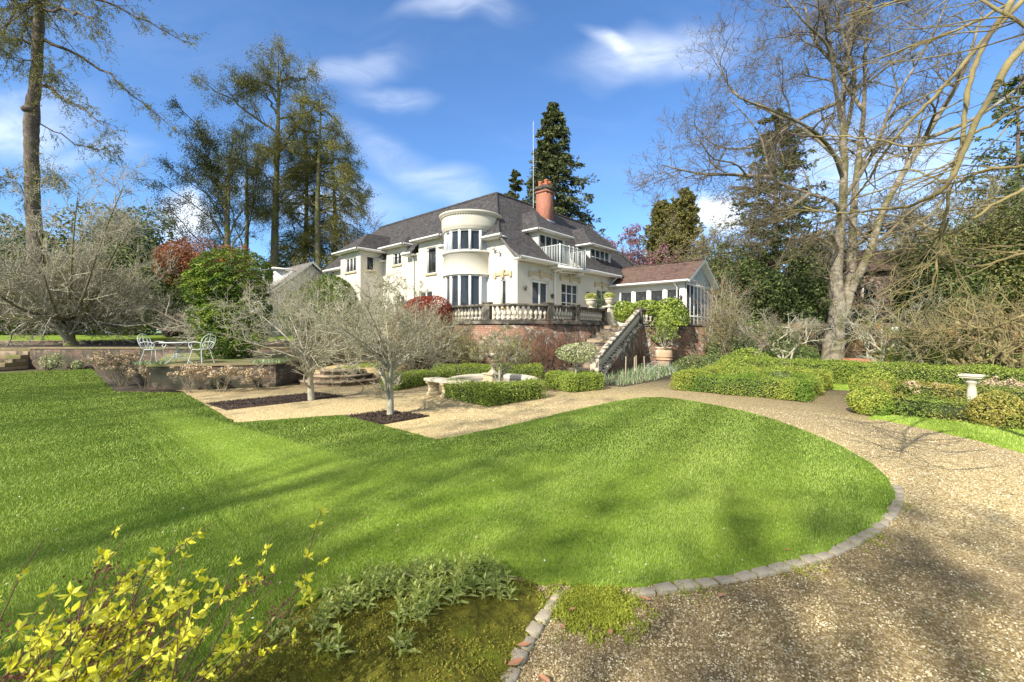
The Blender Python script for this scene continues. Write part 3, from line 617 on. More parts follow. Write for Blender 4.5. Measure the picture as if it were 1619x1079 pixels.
def grassmat():
    m, g = newmat('grass_blades'); ri = g.add('ShaderNodeNewGeometry').outputs['Random Per Island']; tc = g.add('ShaderNodeTexCoord').outputs['Object']
    col = g.ramp(ri, [(0, (.14, .235, .022)), (.45, (.28, .42, .05)), (.8, (.42, .54, .10)), (.95, (.56, .63, .17)), (1, (.68, .62, .30))])
    col = g.mix(g.mrange(g.noise(tc, .55, 4, .6), .40, .66, 0, .5), col, (.46, .55, .11))
    col = g.mix(g.mrange(g.noise(tc, 1.7, 4, .65), .55, .72, 0, .45), col, (.17, .31, .04))
    b = g.add('ShaderNodeBsdfPrincipled', {'Base Color': col, 'Roughness': .5, 'Specular IOR Level': .35}); t = g.add('ShaderNodeBsdfTranslucent', {'Color': col})
    mx = g.add('ShaderNodeMixShader', {0: .35, 1: b.outputs[0], 2: t.outputs[0]}); g.add('ShaderNodeOutputMaterial', {0: mx.outputs[0]}); return m
M['grass'] = grassmat()
def mossmat():
    m, g = newmat('moss_bed'); tc = g.add('ShaderNodeTexCoord').outputs['Object']
    n = g.noise(tc, 14, 7, .75); col = g.ramp(n, [(.3, (.06, .048, .02)), (.45, (.15, .14, .022)), (.6, (.27, .25, .035)), (.78, (.36, .28, .045))])
    col = g.mix(g.mrange(g.noise(tc, 2.2, 5, .7), .50, .62), col, (.20, .23, .025)); col = g.mix(g.mrange(g.noise(tc, 1.6, 6, .7), .62, .70), col, (.07, .05, .03))
    finish(g, col, 1, g.noise(tc, 70, 6, .75), 1, .03, spec=.1); return m
M['moss'] = mossmat()
def struct(o): o['kind'] = 'structure'; return o
def sheet(name, pts, z, mat, thick=.25):
    mb = MB(); prism(mb, [tuple(p[:2]) for p in pts], z - thick, z); return struct(mb.build(name, M[mat]))
g_ = MB(); n = 60
g_.poly((-400, -60, -.04), (400, -60, -.04), (400, 900, -.04), (-400, 900, -.04)); struct(g_.build('ground', M['ground']))
gravel_pts = [(-12.5, 13.0), (-7, 14.6), (-3, 17.6), (3, 17.5), (6.5, 20), (9.5, 21), (12, 17), (40, 5), (40, -4), (-.6, -3), (-.6, 2.2), (.4, 3.6), (-4, 7)]
sheet('gravel', gravel_pts, 0.0, 'gravel', .03)
px = lambda *a: [G(x, y)[:2] for x, y in a]
lawn_pts = px((0, 591), (145, 584), (182, 621), (290, 622), (325, 642), (372, 670), (540, 658), (612, 676), (690, 697))
arc = smooth_path(px((690, 697), (800, 676), (900, 652), (975, 636), (1025, 629.5), (1080, 633), (1190, 655), (1290, 690), (1365, 728), (1405, 760), (1412, 790), (1385, 828), (1320, 866), (1240, 892), (1120, 916), (1000, 931), (920, 930), (840, 921), (780, 905), (700, 899), (610, 906), (545, 925), (480, 958), (420, 1000), (360, 1042), (300, 1090), (200, 1300)), 5)
lawn_pts = lawn_pts[:-1] + [tuple(p) for p in arc] + [(-3, -2), (-40, -4), (-40, 18), tuple(G(0, 591)[:2])]
def ragged(pts, step=.12, amp=.014):
    out = []; n = len(pts)
    for i in range(n):
        a, b = np.array(pts[i][:2], float), np.array(pts[(i + 1) % n][:2], float); L = np.linalg.norm(b - a)
        k = max(1, int(L / step)) if min(np.linalg.norm(a), np.linalg.norm(b)) < 20 else 1
        for j in range(k): out.append(tuple(a + (b - a) * j / k + rng.normal(0, amp, 2)))
    return out
lawn_pts = ragged(lawn_pts)
def plain_sheet(name, pts, z, mat):
    mb = MB(); prism(mb, [tuple(p[:2]) for p in pts], z - .05, z); return struct(mb.build(name, M[mat]))
plain_sheet('lawn', lawn_pts, .022, 'turf')
side_pts = px((1372, 664), (1394, 664), (1470, 680), (1545, 697), (1619, 717)) + [(9.5, 5.6), (16, 5.4), (24, 12), (17, 16), (8.5, 9.6)]
plain_sheet('side_lawn', side_pts, .022, 'turf')
back_pts = [(8.3, 13.5), (10.2, 12.0), (11.2, 13.0), (13.5, 10.6), (30, 16), (30, 30), (6, 30), (9.6, 19), (8.9, 16)]
plain_sheet('far_lawn', back_pts, .018, 'turf')
def blades(name, polys, z, N, rmax, rpow, hgt, wid, mat, exclude=(), amin=R(-55), amax=R(55), rmin=1.6):
    a = rng.uniform(amin, amax, N); u = rng.uniform(0, 1, N); r = rmin * (rmax / rmin) ** (u ** rpow)
    x = r * np.sin(a); y = r * np.cos(a); ok = np.zeros(N, bool)
    for p in polys: ok |= inpoly(x, y, p)
    x, y, r = x[ok], y[ok], r[ok]; n = len(x)
    h = hgt * rng.uniform(.55, 1.35, n); w = wid * (1 + r * .22) * rng.uniform(.7, 1.3, n)
    th = rng.uniform(0, math.pi, n); stripe = np.tanh(3 * np.sin(math.pi * (x * .83 - y * .56) / .62)); ln = rng.normal(0, .33, (n, 2)) * h[:, None] + (np.array([[.83, .56]]) * stripe[:, None] * .38 + np.array([.05, .05])) * h[:, None]
    bx = np.cos(th) * w / 2; by = np.sin(th) * w / 2; zz = np.full(n, z)
    V = np.stack([np.stack([x - bx, y - by, zz - .004], -1), np.stack([x + bx, y + by, zz - .004], -1), np.stack([x + ln[:, 0], y + ln[:, 1], zz + h], -1)], 1)
    mb = MB(); mb.add(V.reshape(-1, 3), np.arange(n * 3).reshape(n, 3)); o = mb.build(name, M[mat], loc=(0, 0, z)); o['kind'] = 'stuff'; return o
tag(blades('lawn_grass', [lawn_pts], .022, 1150000, 30, .80, .021, .0026, 'grass'), 'mown green grass blades of the large curved lawn', 'grass')
tag(blades('side_lawn_grass', [side_pts, back_pts], .022, 240000, 26, .7, .028, .0035, 'grass', amin=R(25), amax=R(58), rmin=6), 'short grass blades on the lawns among the low hedges at right', 'grass')

# gravel pebbles: real stones near the eye
def pebbles():
    N = 90000; a = rng.uniform(R(-8), R(56), N); r = 1.9 * (11 / 1.9) ** (rng.uniform(0, 1, N) ** .9); x, y = r * np.sin(a), r * np.cos(a)
    ok = inpoly(x, y, gravel_pts) & ~inpoly(x, y, lawn_pts) & ~inpoly(x, y, side_pts); x, y, r = x[ok], y[ok], r[ok]; n = len(x)
    s = rng.uniform(.003, .0075, n) * (1 + r * .06); th = rng.uniform(0, 6.28, n); c, sn = np.cos(th), np.sin(th)
    base = np.array([(1, 0, 0), (0, .75, 0), (-1, .1, 0), (0, -.7, 0), (.1, 0, .75), (0, 0, -.5)]); V = base[None] * s[:, None, None] * rng.uniform(.7, 1.3, (n, 6, 1))
    X = V[..., 0] * c[:, None] - V[..., 1] * sn[:, None] + x[:, None]; Y = V[..., 0] * sn[:, None] + V[..., 1] * c[:, None] + y[:, None]
    Z = V[..., 2] + .002
    f = np.array([(0, 1, 4), (1, 2, 4), (2, 3, 4), (3, 0, 4)])[None] + (np.arange(n) * 6)[:, None, None]
    mb = MB(); mb.add(np.stack([X, Y, Z], -1).reshape(-1, 3), f.reshape(-1, 3)); 
    m, g = newmat('pebbles'); ri = g.add('ShaderNodeNewGeometry').outputs['Random Per Island']; tc = g.add('ShaderNodeTexCoord').outputs['Object']
    col = g.ramp(ri, [(0, (.13, .09, .04)), (.3, (.39, .29, .14)), (.6, (.58, .465, .25)), (.85, (.74, .63, .39)), (1, (.92, .86, .64))])
    dist = g.add('ShaderNodeVectorMath', {0: tc, 1: (2.2, 2.2, 0)}, operation='DISTANCE').outputs['Value']
    col = g.mix(g.math('MULTIPLY', g.mrange(dist, 3.2, 1.2, 0, .6), g.mrange(g.noise(tc, 7, 4), .35, .6)), col, (.12, .08, .045))
    finish(g, col, .7)
    o = mb.build('loose_gravel', m); tag(o, 'loose golden gravel stones covering the paths', 'gravel', kind='stuff')
pebbles()

# ---- mossy bed, soil strip, kerb stones
bed = px((845, 925), (785, 908), (700, 902), (610, 909), (548, 928), (483, 962), (424, 1004), (365, 1046), (305, 1095), (250, 1190), (770, 1190), (800, 1090), (830, 1020), (868, 955))
def mound():
    cx, cy = np.mean([p[0] for p in bed]), np.mean([p[1] for p in bed]); xs = np.arange(-2.6, .6, .035); ys = np.arange(.9, 3.3, .035)
    X, Y = np.meshgrid(xs, ys); poly = np.array([p[:2] for p in bed])
    d = np.full(X.shape, 9.0)
    for i in range(len(poly)):
        a, b = poly[i], poly[(i + 1) % len(poly)]; ab = b - a; t = np.clip(((X - a[0]) * ab[0] + (Y - a[1]) * ab[1]) / (ab @ ab), 0, 1)
        d = np.minimum(d, np.hypot(X - a[0] - t * ab[0], Y - a[1] - t * ab[1]))
    ins = inpoly(X.ravel(), Y.ravel(), bed).reshape(X.shape); d = np.where(ins, d, -d)
    Z = np.clip(d, -.1, .35) * .33 + .012 * np.sin(X * 19 + Y * 7) * np.cos(Y * 23 - X * 5) * (d > 0) + rng.normal(0, .004, X.shape) + .01
    Z = np.where(d < 0, .012 + d * .5, Z); i, j = X.shape; idx = np.arange(i * j).reshape(i, j)
    f = np.stack([idx[:-1, :-1], idx[:-1, 1:], idx[1:, 1:], idx[1:, :-1]], -1).reshape(-1, 4)
    keep = (d.ravel()[f] > -.03).all(1); mb = MB(); mb.add(np.stack([X, Y, Z], -1).reshape(-1, 3), f[keep]); struct(mb.build('flower_bed', M['moss'], smooth=True))
    def zf(x, y):
        d = 9.0
        for i in range(len(poly)):
            a, b = poly[i], poly[(i + 1) % len(poly)]; ab = b - a; t = max(0, min(1, ((x - a[0]) * ab[0] + (y - a[1]) * ab[1]) / (ab @ ab))); d = min(d, math.hypot(x - a[0] - t * ab[0], y - a[1] - t * ab[1]))
        return min(d, .35) * .33 + .005
    # tufts of moss standing off the bed
    k = 60000; x = rng.uniform(-2.6, .6, k); y = rng.uniform(.9, 3.2, k); ok = inpoly(x, y, bed) & (np.array([0]) == 0); x, y = x[ok], y[ok]
    dd = np.full(len(x), 9.0)
    for i in range(len(poly)):
        a, b = poly[i], poly[(i + 1) % len(poly)]; ab = b - a; t = np.clip(((x - a[0]) * ab[0] + (y - a[1]) * ab[1]) / (ab @ ab), 0, 1); dd = np.minimum(dd, np.hypot(x - a[0] - t * ab[0], y - a[1] - t * ab[1]))
    z = np.clip(dd, 0, .35) * .33 + .018; keep = np.sin(x * 5.1 + 1.3 * np.sin(y * 4)) + np.cos(y * 6.3 + x * 2) + rng.normal(0, .6, len(x)) > -.6
    t = MB(); leaves(t, np.stack([x, y, z], 1)[keep], .016, .4, axis=np.array([0, 0, 1.0]), axj=.6)
    tag(t.build('moss', leafmat('moss_tufts', [(.10, .10, .018), (.24, .24, .03), (.38, .34, .045), (.19, .25, .03), (.34, .23, .045)])), 'yellow green moss covering the raised bed in front', 'moss', kind='stuff')
    return zf
moundz = mound()
# moss patch right of the kerb
def mosspatch():
    k = 30000; x = rng.normal(.50, .16, k); y = rng.normal(2.62, .17, k); keep = (rng.uniform(0, 1, k) < np.clip(1.3 - np.hypot((x - .5) / .30, (y - 2.62) / .26) + .5 * np.sin(x * 31) * np.cos(y * 27), 0, 1)) & ~inpoly(x, y, lawn_pts)
    k2 = 16000; a = rng.uniform(0, 1, k2); ar = np.array([p[:2] for p in arc]); i = (a * (len(ar) - 1)).astype(int); off = np.abs(rng.normal(.10, .05, k2)); sel = (np.sin(i * .9) + rng.normal(0, .5, k2)) > .5
    c = np.array([1.2, 5.5]); d = nrm(ar[i] - c); x2 = ar[i][:, 0] + d[:, 0] * off + rng.normal(0, .03, k2); y2 = ar[i][:, 1] + d[:, 1] * off + rng.normal(0, .03, k2); sel &= (i > 50) & (x2 > .7) & ~inpoly(x2, y2, lawn_pts)
    X = np.concatenate([x[keep], x2[sel]]); Y = np.concatenate([y[keep], y2[sel]]); t = MB(); leaves(t, np.stack([X, Y, rng.uniform(.004, .035, len(X))], 1), .020, .3, axis=np.array([0, 0, 1.0]), axj=.5)
    tag(t.build('moss_patch', leafmat('moss_patch_tufts', [(.18, .22, .02), (.34, .38, .04), (.46, .46, .06), (.26, .34, .04)])), 'bright mossy grass creeping over the gravel beside the kerb', 'moss', kind='stuff')
mosspatch()
def rough_stone(mb, cx, cy, ang, l, w, h, z=0):
    f = frame(cx, cy, ang); v = []
    for (a, b, c) in [(-1, -1, 0), (1, -1, 0), (1, 1, 0), (-1, 1, 0), (-.93, -.9, 1), (.93, -.9, 1), (.93, .9, 1), (-.93, .9, 1)]:
        j = rng.uniform(-.06, .06, 3); v.append(f(a * l / 2 * (1 + j[0]), b * w / 2 * (1 + j[1] * 1.5), z - .04 + c * (h + .04) * (1 + j[2])))
    mb.add(v, BOXF)
def kerbs():
    runs = [(px((1000, 941), (1040, 935), (1130, 921), (1245, 897), (1328, 870), (1392, 832), (1420, 796), (1418, 768)), .155, 'kerb stone edging the curved lawn beside the gravel drive', 'kerb stones along the curve of the lawn'),
            (px((889, 938), (872, 962), (850, 992), (830, 1022), (814, 1052), (800, 1085)), .115, 'square kerb stone between the mossy bed and the gravel', 'kerb stones beside the mossy bed'),
            (px((543, 661), (598, 676), (690, 700)), .4, 'thin stone edging between lawn and gravel court', 'edging stones by the gravel court')]
    for pts, L, lab, grp in runs:
        p = smooth_path(pts, 12); d = np.concatenate([[0], np.cumsum(np.linalg.norm(np.diff(p, axis=0), axis=1))]); tot = d[-1]; n = int(tot / L)
        for k in range(n):
            c0 = (k + .5) * tot / n; x = np.interp(c0, d, p[:, 0]); y = np.interp(c0, d, p[:, 1]); x2 = np.interp(c0 + .02, d, p[:, 0]); y2 = np.interp(c0 + .02, d, p[:, 1]); x1 = np.interp(c0 - .02, d, p[:, 0]); y1 = np.interp(c0 - .02, d, p[:, 1])
            mb = MB(); wd = .088 if L < .3 else .05
            rough_stone(mb, 0, 0, math.atan2(y2 - y1, x2 - x1) + rng.normal(0, .05), tot / n * rng.uniform(.86, .96), wd * rng.uniform(.9, 1.1), rng.uniform(.016, .03) if L < .3 else .02)
            mb.v = [v + np.array([x, y, 0]) for v in mb.v]
            tag(mb.build('kerb_stone', M['kerb'], loc=(x, y, 0), bevel=.008), lab, 'kerb stone', grp)
kerbs()
def fallen():
    lf = [(815, 1046, .10, .5), (795, 1042, .07, 2.0), (828, 1018, .08, .2), (965, 998, .06, 1.2), (905, 962, .05, .4), (860, 1072, .08, 2.4), (1245, 868, .04, .2), (1020, 945, .07, 2.6), (890, 990, .05, 1.0), (1140, 940, .06, .5)]
    m = vary('dry_leaf', (.33, .13, .07), (.50, .30, .15), 8, .7)
    labs = ['reddish curled leaf lying right on the stones beside the mossy bed near the bottom edge', 'small dark red leaf at the foot of the bed kerb, bottom of the picture', 'pale brown leaf lying across the lower kerb stones of the bed', 'brown leaf on the moss patch right of the bed kerb', 'small leaf tucked beside the top of the bed kerb', 'dark leaf on the gravel at the very bottom by the bed kerb', 'small leaf on the upper half of the curved lawn kerb', 'leaf beside the first stone of the curved lawn kerb', 'brown leaf on the gravel below the moss patch', 'lone brown leaf on the open gravel in front of the curved kerb']
    for q_, (x, y, s_, a) in enumerate(lf):
        p = G(x, y, .04); mb = MB(); f = frame(p[0], p[1], a); N = 6; top = [(s_ * (k / N - .5), s_ * .22 * math.sin(math.pi * k / N)) for k in range(N + 1)]
        for k in range(N):
            (x0, w0), (x1, w1) = top[k], top[k + 1]; zf = lambda xx: .038 + .25 * abs(xx) ** 1.5
            mb.poly(f(x0, 0, zf(x0) - .006), f(x1, 0, zf(x1) - .006), f(x1, w1, zf(x1)), f(x0, w0, zf(x0))) if k < N else None
            mb.poly(f(x1, 0, zf(x1) - .006), f(x0, 0, zf(x0) - .006), f(x0, -w0, zf(x0)), f(x1, -w1, zf(x1)))
        tag(mb.build('fallen_leaf', m, loc=(p[0], p[1], .03)), labs[q_], 'leaf', 'fallen leaves around the kerb')
fallen()

# ---- mulch beds around the two standard trees
def mulch(name_pts, seed):
    mb = MB(); prism(mb, name_pts, -.02, .008); struct(mb.build('tree_bed', M['mulch'], loc=(name_pts[0][0], name_pts[0][1], 0)))
    xs = [p[0] for p in name_pts]; ys = [p[1] for p in name_pts]; k = 9000; x = rng.uniform(min(xs), max(xs), k); y = rng.uniform(min(ys), max(ys), k); ok = inpoly(x, y, name_pts)
    t = MB(); leaves(t, np.stack([x[ok], y[ok], rng.uniform(.012, .04, ok.sum())], 1), .035, .5, nvec=np.array([0, 0, 1.0]), spread=.6); return t
t1 = mulch([tuple(p) for p in px((324, 638), (358, 649), (548, 627), (500, 621))], 1); t2 = mulch([tuple(p) for p in px((543.5, 659), (613.6, 650), (680, 658.5), (600.6, 673))], 2)
chipm = leafmat('mulch_chips', [(.03, .02, .014), (.075, .048, .034), (.12, .085, .06), (.05, .035, .025)], .9, 0)
tag(t1.build('mulch_chips', chipm), 'dark bark mulch in the long bed under the left standard tree', 'mulch', kind='stuff'); tag(t2.build('mulch_chips', chipm), 'dark bark mulch in the square bed under the front standard tree', 'mulch', kind='stuff')

# ---- terraces, retaining walls, steps
TW = [(-4.6, 21.6), (-2.95, 19.2), (-1.6, 17.75), (-.6, 17.25), (.3, 17.05), (1.2, 17.35), (2.2, 18.25), (3.4, 19.7), (4.67, 21.5)]
TWs = smooth_path(TW, 5)
house_ground = [tuple(p) for p in TWs[::1]] + [(4.9, 21.8), (6.3, 20.75), (10.1, 22.2), (13.5, 24.0), (19, 33), (2, 60), (-22, 60), (-16, 32), (-7, 24)]
hg = MB(); prism(hg, house_ground, -.02, FZ); struct(hg.build('terrace', vary('terrace_paving', (.40, .35, .27), (.50, .45, .36), 3, .9)))
def wall_path(mb, path, z0, z1, th):
    p = np.array(path, float); T = np.gradient(p, axis=0); T = nrm(T); Nn = np.stack([T[:, 1], -T[:, 0]], 1)      # outwards = right of travel
    o = p + Nn * .0; i_ = p - Nn * th
    for k in range(len(p) - 1):
        a, b, c, d = o[k], o[k + 1], i_[k + 1], i_[k]
        mb.add([(*a, z0), (*b, z0), (*c, z0), (*d, z0), (*a, z1), (*b, z1), (*c, z1), (*d, z1)], [[0, 1, 5, 4], [4, 5, 6, 7], [2, 3, 7, 6]] + ([[3, 0, 4, 7]] if k == 0 else []) + ([[1, 2, 6, 5]] if k == len(p) - 2 else []))
    return Nn
rw = empty('retaining_wall', 'curved old red brick retaining wall carrying the house terrace', 'wall', (0.3, 17, 0))
mb = MB(); Pout = TWs + nrm(np.stack([np.gradient(TWs[:, 1]), -np.gradient(TWs[:, 0])], 1)) * .10; wall_path(mb, Pout, -.03, 2.02, .35); mb.build('brickwork', M['brick'], rw, uv=True)
mb = MB(); Pc = TWs + nrm(np.stack([np.gradient(TWs[:, 1]), -np.gradient(TWs[:, 0])], 1)) * .17; wall_path(mb, Pc, 2.02, 2.15, .50); mb.build('coping', M['stone_dark'], rw, bevel=.015)
BPROF = [(.075, 0), (.075, .05), (.045, .06), (.038, .10), (.055, .15), (.082, .22), (.078, .29), (.045, .38), (.032, .43), (.048, .45), (.050, .47), (.034, .48), (.034, .49), (.07, .50), (.07, .54)]
def baluster_line(root, path, zb, zt_rail, spacing, every, rail_mat='stone_dark', proto=None, pier_ids=(), rw_=.24):
    """rail, plinth, piers and turned balusters along a path whose base height follows zb(k)"""
    p = np.array(path, float); d = np.concatenate([[0], np.cumsum(np.linalg.norm(np.diff(p[:, :2], axis=0), axis=1))])
    def at(s_): return np.array([np.interp(s_, d, p[:, j]) for j in range(3)])
    def ribbon(z0, z1, w):
        mb = MB(); T = nrm(np.gradient(p[:, :2], axis=0)); Nn = np.stack([T[:, 1], -T[:, 0]], 1); n = len(p); V = []
        for k in range(n):
            o_, i_ = p[k, :2] + Nn[k] * w / 2, p[k, :2] - Nn[k] * w / 2
            V += [(*o_, p[k, 2] + z0), (*i_, p[k, 2] + z0), (*i_, p[k, 2] + z1), (*o_, p[k, 2] + z1)]
        f = [[k * 4 + a, k * 4 + 4 + a, k * 4 + 4 + (a + 1) % 4, k * 4 + (a + 1) % 4] for k in range(n - 1) for a in range(4)] + [[0, 1, 2, 3], [n * 4 - 1, n * 4 - 2, n * 4 - 3, n * 4 - 4]]
        return mb.add(V, f)
    ribbon(0, .05, rw_ + .02).build('plinth', M[rail_mat], root); ribbon(.585, .68, rw_ + .05).build('hand_rail', M[rail_mat], root, bevel=.02)
    L = d[-1]; n = int(L / spacing); first = proto
    for k in range(n):
        s_ = (k + .5) * L / n; q = at(s_)
        if any(abs(s_ - e) < .20 for e in every): continue
        if first is None:
            mb = MB(); lathe(mb, BPROF, 0, 0, 10); me_o = mb.build('baluster', M['stone'], None, smooth=True); first = me_o; o = me_o
            o.parent = root; o.location = Vector(q) + Vector((0, 0, .05)) - Vector(LOC[root.name])
        else:
            o = first.copy(); COL.objects.link(o); o.parent = root; o.location = Vector(q) + Vector((0, 0, .05)) - Vector(LOC[root.name])
    for e in every:
        q = at(e); q2 = at(min(L, e + .05)); q1 = at(max(0, e - .05)); a = math.atan2(q2[1] - q1[1], q2[0] - q1[0]); f = frame(q[0], q[1], a, q[2])
        mb = MB(); box(mb, -.15, .15, -.14, .14, .0, .70, f); box(mb, -.18, .18, -.17, .17, .70, .76, f); box(mb, -.17, .17, -.16, .16, -.0, .07, f); mb.build('pier', M[rail_mat], root, bevel=.012)
    return first
bl = empty('balustrade', 'lichen stained stone balustrade curving along the terrace edge', 'balustrade', (.3, 17, 2.15))
pth = np.column_stack([TWs, np.full(len(TWs), 2.15)]); Lb = np.linalg.norm(np.diff(TWs, axis=0), axis=1).sum()
BAL = baluster_line(bl, pth, 0, 0, .215, [.2, 2.95, 5.6, 8.3, 10.2, Lb - .16])
# steps beside the wall
def stair():
    st = empty('stone_steps', 'long flight of worn stone steps climbing beside the retaining wall to the terrace', 'steps', (2.5, 16.2, 0))
    top, bot = np.array([5.35, 20.95]), np.array([2.35, 15.9]); d = nrm(bot - top); nn = np.array([-d[1], d[0]]); n = 13; L = np.linalg.norm(bot - top); tread = L / n; rise = FZ / n
    for k in range(n):
        c0 = top + d * k * tread; c1 = top + d * (k + 1) * tread + d * .04; z = FZ - (k) * rise - rise * .0; mb = MB()
        wl, wr = .98, -.72      # towards the retaining wall, towards the outer balustrade
        if k == n - 1: wl, wr = 1.3, -.75
        zz = FZ - k * rise
        zz = FZ - (k + 1) * rise + rise
        pts = [tuple(c0 + nn * wl * -1), tuple(c1 + nn * wl * -1), tuple(c1 - nn * wr), tuple(c0 - nn * wr)]
        prism(mb, pts, 0 if k < n - 1 else -.02, zz - .045 - k * 1e-4); prism(mb, [tuple(np.array(p)) for p in pts], zz - .045, zz); mb.build('step', M['stone_dark'] if k % 2 else M['stone_step'], st, bevel=.01)
    # outer wall under the sloping balustrade
    o_t, o_b = np.array([6.08, 20.5]), np.array([3.12, 15.5]); dd = nrm(o_b - o_t); m_ = np.array([-dd[1], dd[0]]) * .15
    mb = MB(); A, B = o_t, o_b
    def sl_(p, q_, z0, z1a, z1b, w):
        mm = m_ / .15 * w
        return [(*(p - mm), z0), (*(q_ - mm), z0), (*(q_ + mm), z0), (*(p + mm), z0), (*(p - mm), z1a), (*(q_ - mm), z1b), (*(q_ + mm), z1b), (*(p + mm), z1a)]
    mb.add(sl_(A, B, -.02, 2.02, .08, .14), BOXF); mb.build('string_wall', M['brick'], st, uv=True)
    mb = MB(); v = sl_(A, B, 0, 2.12, .18, .165); v[0] = (*v[0][:2], 2.02); v[3] = (*v[3][:2], 2.02); v[1] = (*v[1][:2], .08); v[2] = (*v[2][:2], .08); mb.add(v, BOXF); mb.build('string_coping', M['stone'], st, bevel=.01)
    sb = empty('stair_balustrade', 'sloping stone balustrade on the outer side of the garden steps', 'balustrade', (6.08, 20.5, 2.1))
    pa = [(*(A + (B - A) * t), 2.12 + (.18 - 2.12) * t) for t in np.linspace(0, .97, 12)]
    baluster_line(sb, pa, 0, 0, .255, [], rail_mat='stone', proto=BAL, rw_=.17)
    mb = MB(); f = frame(3.02, 15.33, math.atan2(dd[1], dd[0])); box(mb, -.17, .17, -.16, .16, -.02, .78, f); box(mb, -.21, .21, -.2, .2, .78, .86, f); mb.build('newel', M['stone'], sb, bevel=.012)
    mb = MB(); f = frame(6.12, 20.56, math.atan2(dd[1], dd[0])); box(mb, -.17, .17, -.16, .16, 2.10, 2.86, f); mb.build('newel', M['stone_dark'], sb, bevel=.012)
M['stone_step'] = vary('worn_step_stone', (.20, .14, .09), (.38, .29, .20), 3, .95, 40, .5, .01, (.09, .07, .04), 2.4, (.45, .6))
stair()
sw = empty('side_wall', 'old red brick wall right of the garden steps below the laurel', 'wall', (8, 21, 0))
SW = np.array([(6.1, 20.5), (7.4, 21.0), (8.8, 21.5), (10.0, 22.0), (11.2, 23.6)]); mb = MB(); wall_path(mb, SW, -.03, 2.0, .3); mb.build('brickwork', M['brick'], sw, uv=True)
mb = MB(); wall_path(mb, SW + np.array([.02, -.04]), 2.0, 2.12, .4); mb.build('coping', M['stone_dark'], sw)
b2 = empty('side_balustrade', 'short level stone balustrade running behind the laurel from the top of the steps', 'balustrade', (6.1, 20.5, 2.12))
pq = [(6.2, 20.55, 2.14), (7.0, 20.86, 2.14), (7.9, 21.2, 2.14)]; baluster_line(b2, pq, 0, 0, .22, [1.6], proto=BAL)

def brickwall(name, label, pts, z0, z1, th, cope=.06, mat='brick_dark'):
    o = empty(name, label, 'wall', (pts[0][0], pts[0][1], z0)); mb = MB(); wall_path(mb, pts, z0, z1 - cope, th); mb.build('brickwork', M[mat], o, uv=True)
    mb = MB(); wall_path(mb, pts, z1 - cope, z1, th); q = np.array(pts, float); mb = MB(); T = nrm(np.gradient(q, axis=0)); wall_path(mb, q + np.stack([T[:, 1], -T[:, 0]], 1) * .03, z1 - cope, z1, th + .06); mb.build('coping', M['stone_moss'], o)
    return o
M['stone_moss'] = vary('mossy_coping', (.16, .12, .07), (.26, .19, .11), 5, .95, 50, .5, .008, (.13, .15, .03), 1.5, (.45, .6))
brickwall('terrace_wall', 'low dark brick wall below the white table and chairs', [(-10.6, 14.6), (-10.5, 12.3), (-9.0, 12.6), (-7.28, 13.15), (-7.1, 14.5)], -.05, .75, .25)
patio = [(-10.45, 12.42), (-9.0, 12.7), (-7.36, 13.22), (-7.2, 14.5), (-6.6, 20), (-11, 19.9), (-15, 19.9), (-15, 18.5)]
mb = MB(); prism(mb, patio, -.02, .742); struct(mb.build('patio', M['moss_gravel'] if 'moss_gravel' in M else vary('mossy_patio', (.13, .12, .05), (.24, .2, .1), 4, .95, 60, .5, .01, (.10, .13, .03), 1.3, (.45, .6))))
brickwall('lower_garden_wall', 'long dark brick wall along the back of the lawn left of the hydrangeas', [(-22.3, 19.75), (-16.7, 19.8), (-10.8, 19.95), (-6.6, 20.0)], -.05, .98, .25)
brickwall('step_side_wall', 'short brick wall left of the brown garden steps', [(-34, 19.5), (-26.4, 19.7)], -.05, .98, .25)
mb = MB(); prism(mb, [(-40, 20.0), (-17, 20.2), (-6, 20.3), (-6, 24.2), (-40, 24.2)], -.02, .96); struct(mb.build('upper_bed', M['soil']))
brickwall('upper_edge_wall', 'very low edging wall between the soil bed and the upper lawn', [(-40, 24.0), (-20, 24.0), (-6, 24.2)], .9, 1.22, .2)
mb = MB(); mb.poly((-60, 24.2, 1.2), (-6, 24.4, 1.2), (-6, 36, 1.58), (-70, 36, 1.58)); mb.poly((-70, 36, 1.58), (-6, 36, 1.58), (-6, 90, 1.6), (-90, 90, 1.6)); mb.poly((-60, 24.2, 0), (-6, 24.4, 0), (-6, 24.4, 1.2), (-60, 24.2, 1.2)); struct(mb.build('upper_lawn', M['turf']))
def rise(name, pts, z0, z1, mat):
    mb = MB(); prism(mb, pts, z0, z1); return struct(mb.build(name, M[mat]))
st = empty('brown_steps', 'flight of brown brick garden steps at the left edge of the lawn', 'steps', (-24.3, 19, 0))
for k in range(6):
    mb = MB(); box(mb, -26.3, -22.42, 18.6 + k * .3 - .03, 20.2, -.02 + (k > 0) * (.16 * k - .02), .16 * (k + 1)); mb.build('step', M['stone_step'] if k % 2 == 0 else M['stone_moss'], st, bevel=.015)
rs = empty('round_steps', 'three tier half round brick steps at the right end of the low wall', 'steps', (-6.1, 14.4, 0))
for k in range(3):
    mb = MB(); lathe(mb, [(0, .15 * k + .15), (1.35 - .3 * k, .15 * k + .15), (1.35 - .3 * k, .15 * k + .10), (1.31 - .3 * k, .15 * k + .10), (1.31 - .3 * k, -.02)], -5.75, 14.5, 28, 0, math.pi, 2 * math.pi); mb.build('step', M['stone_step'], rs)
lp = [(-6.75, 14.5), (-4.4, 14.5), (-3.2, 18), (-5, 21), (-6.6, 21)]
rise('upper_path', lp, -.02, .44, 'gravel')
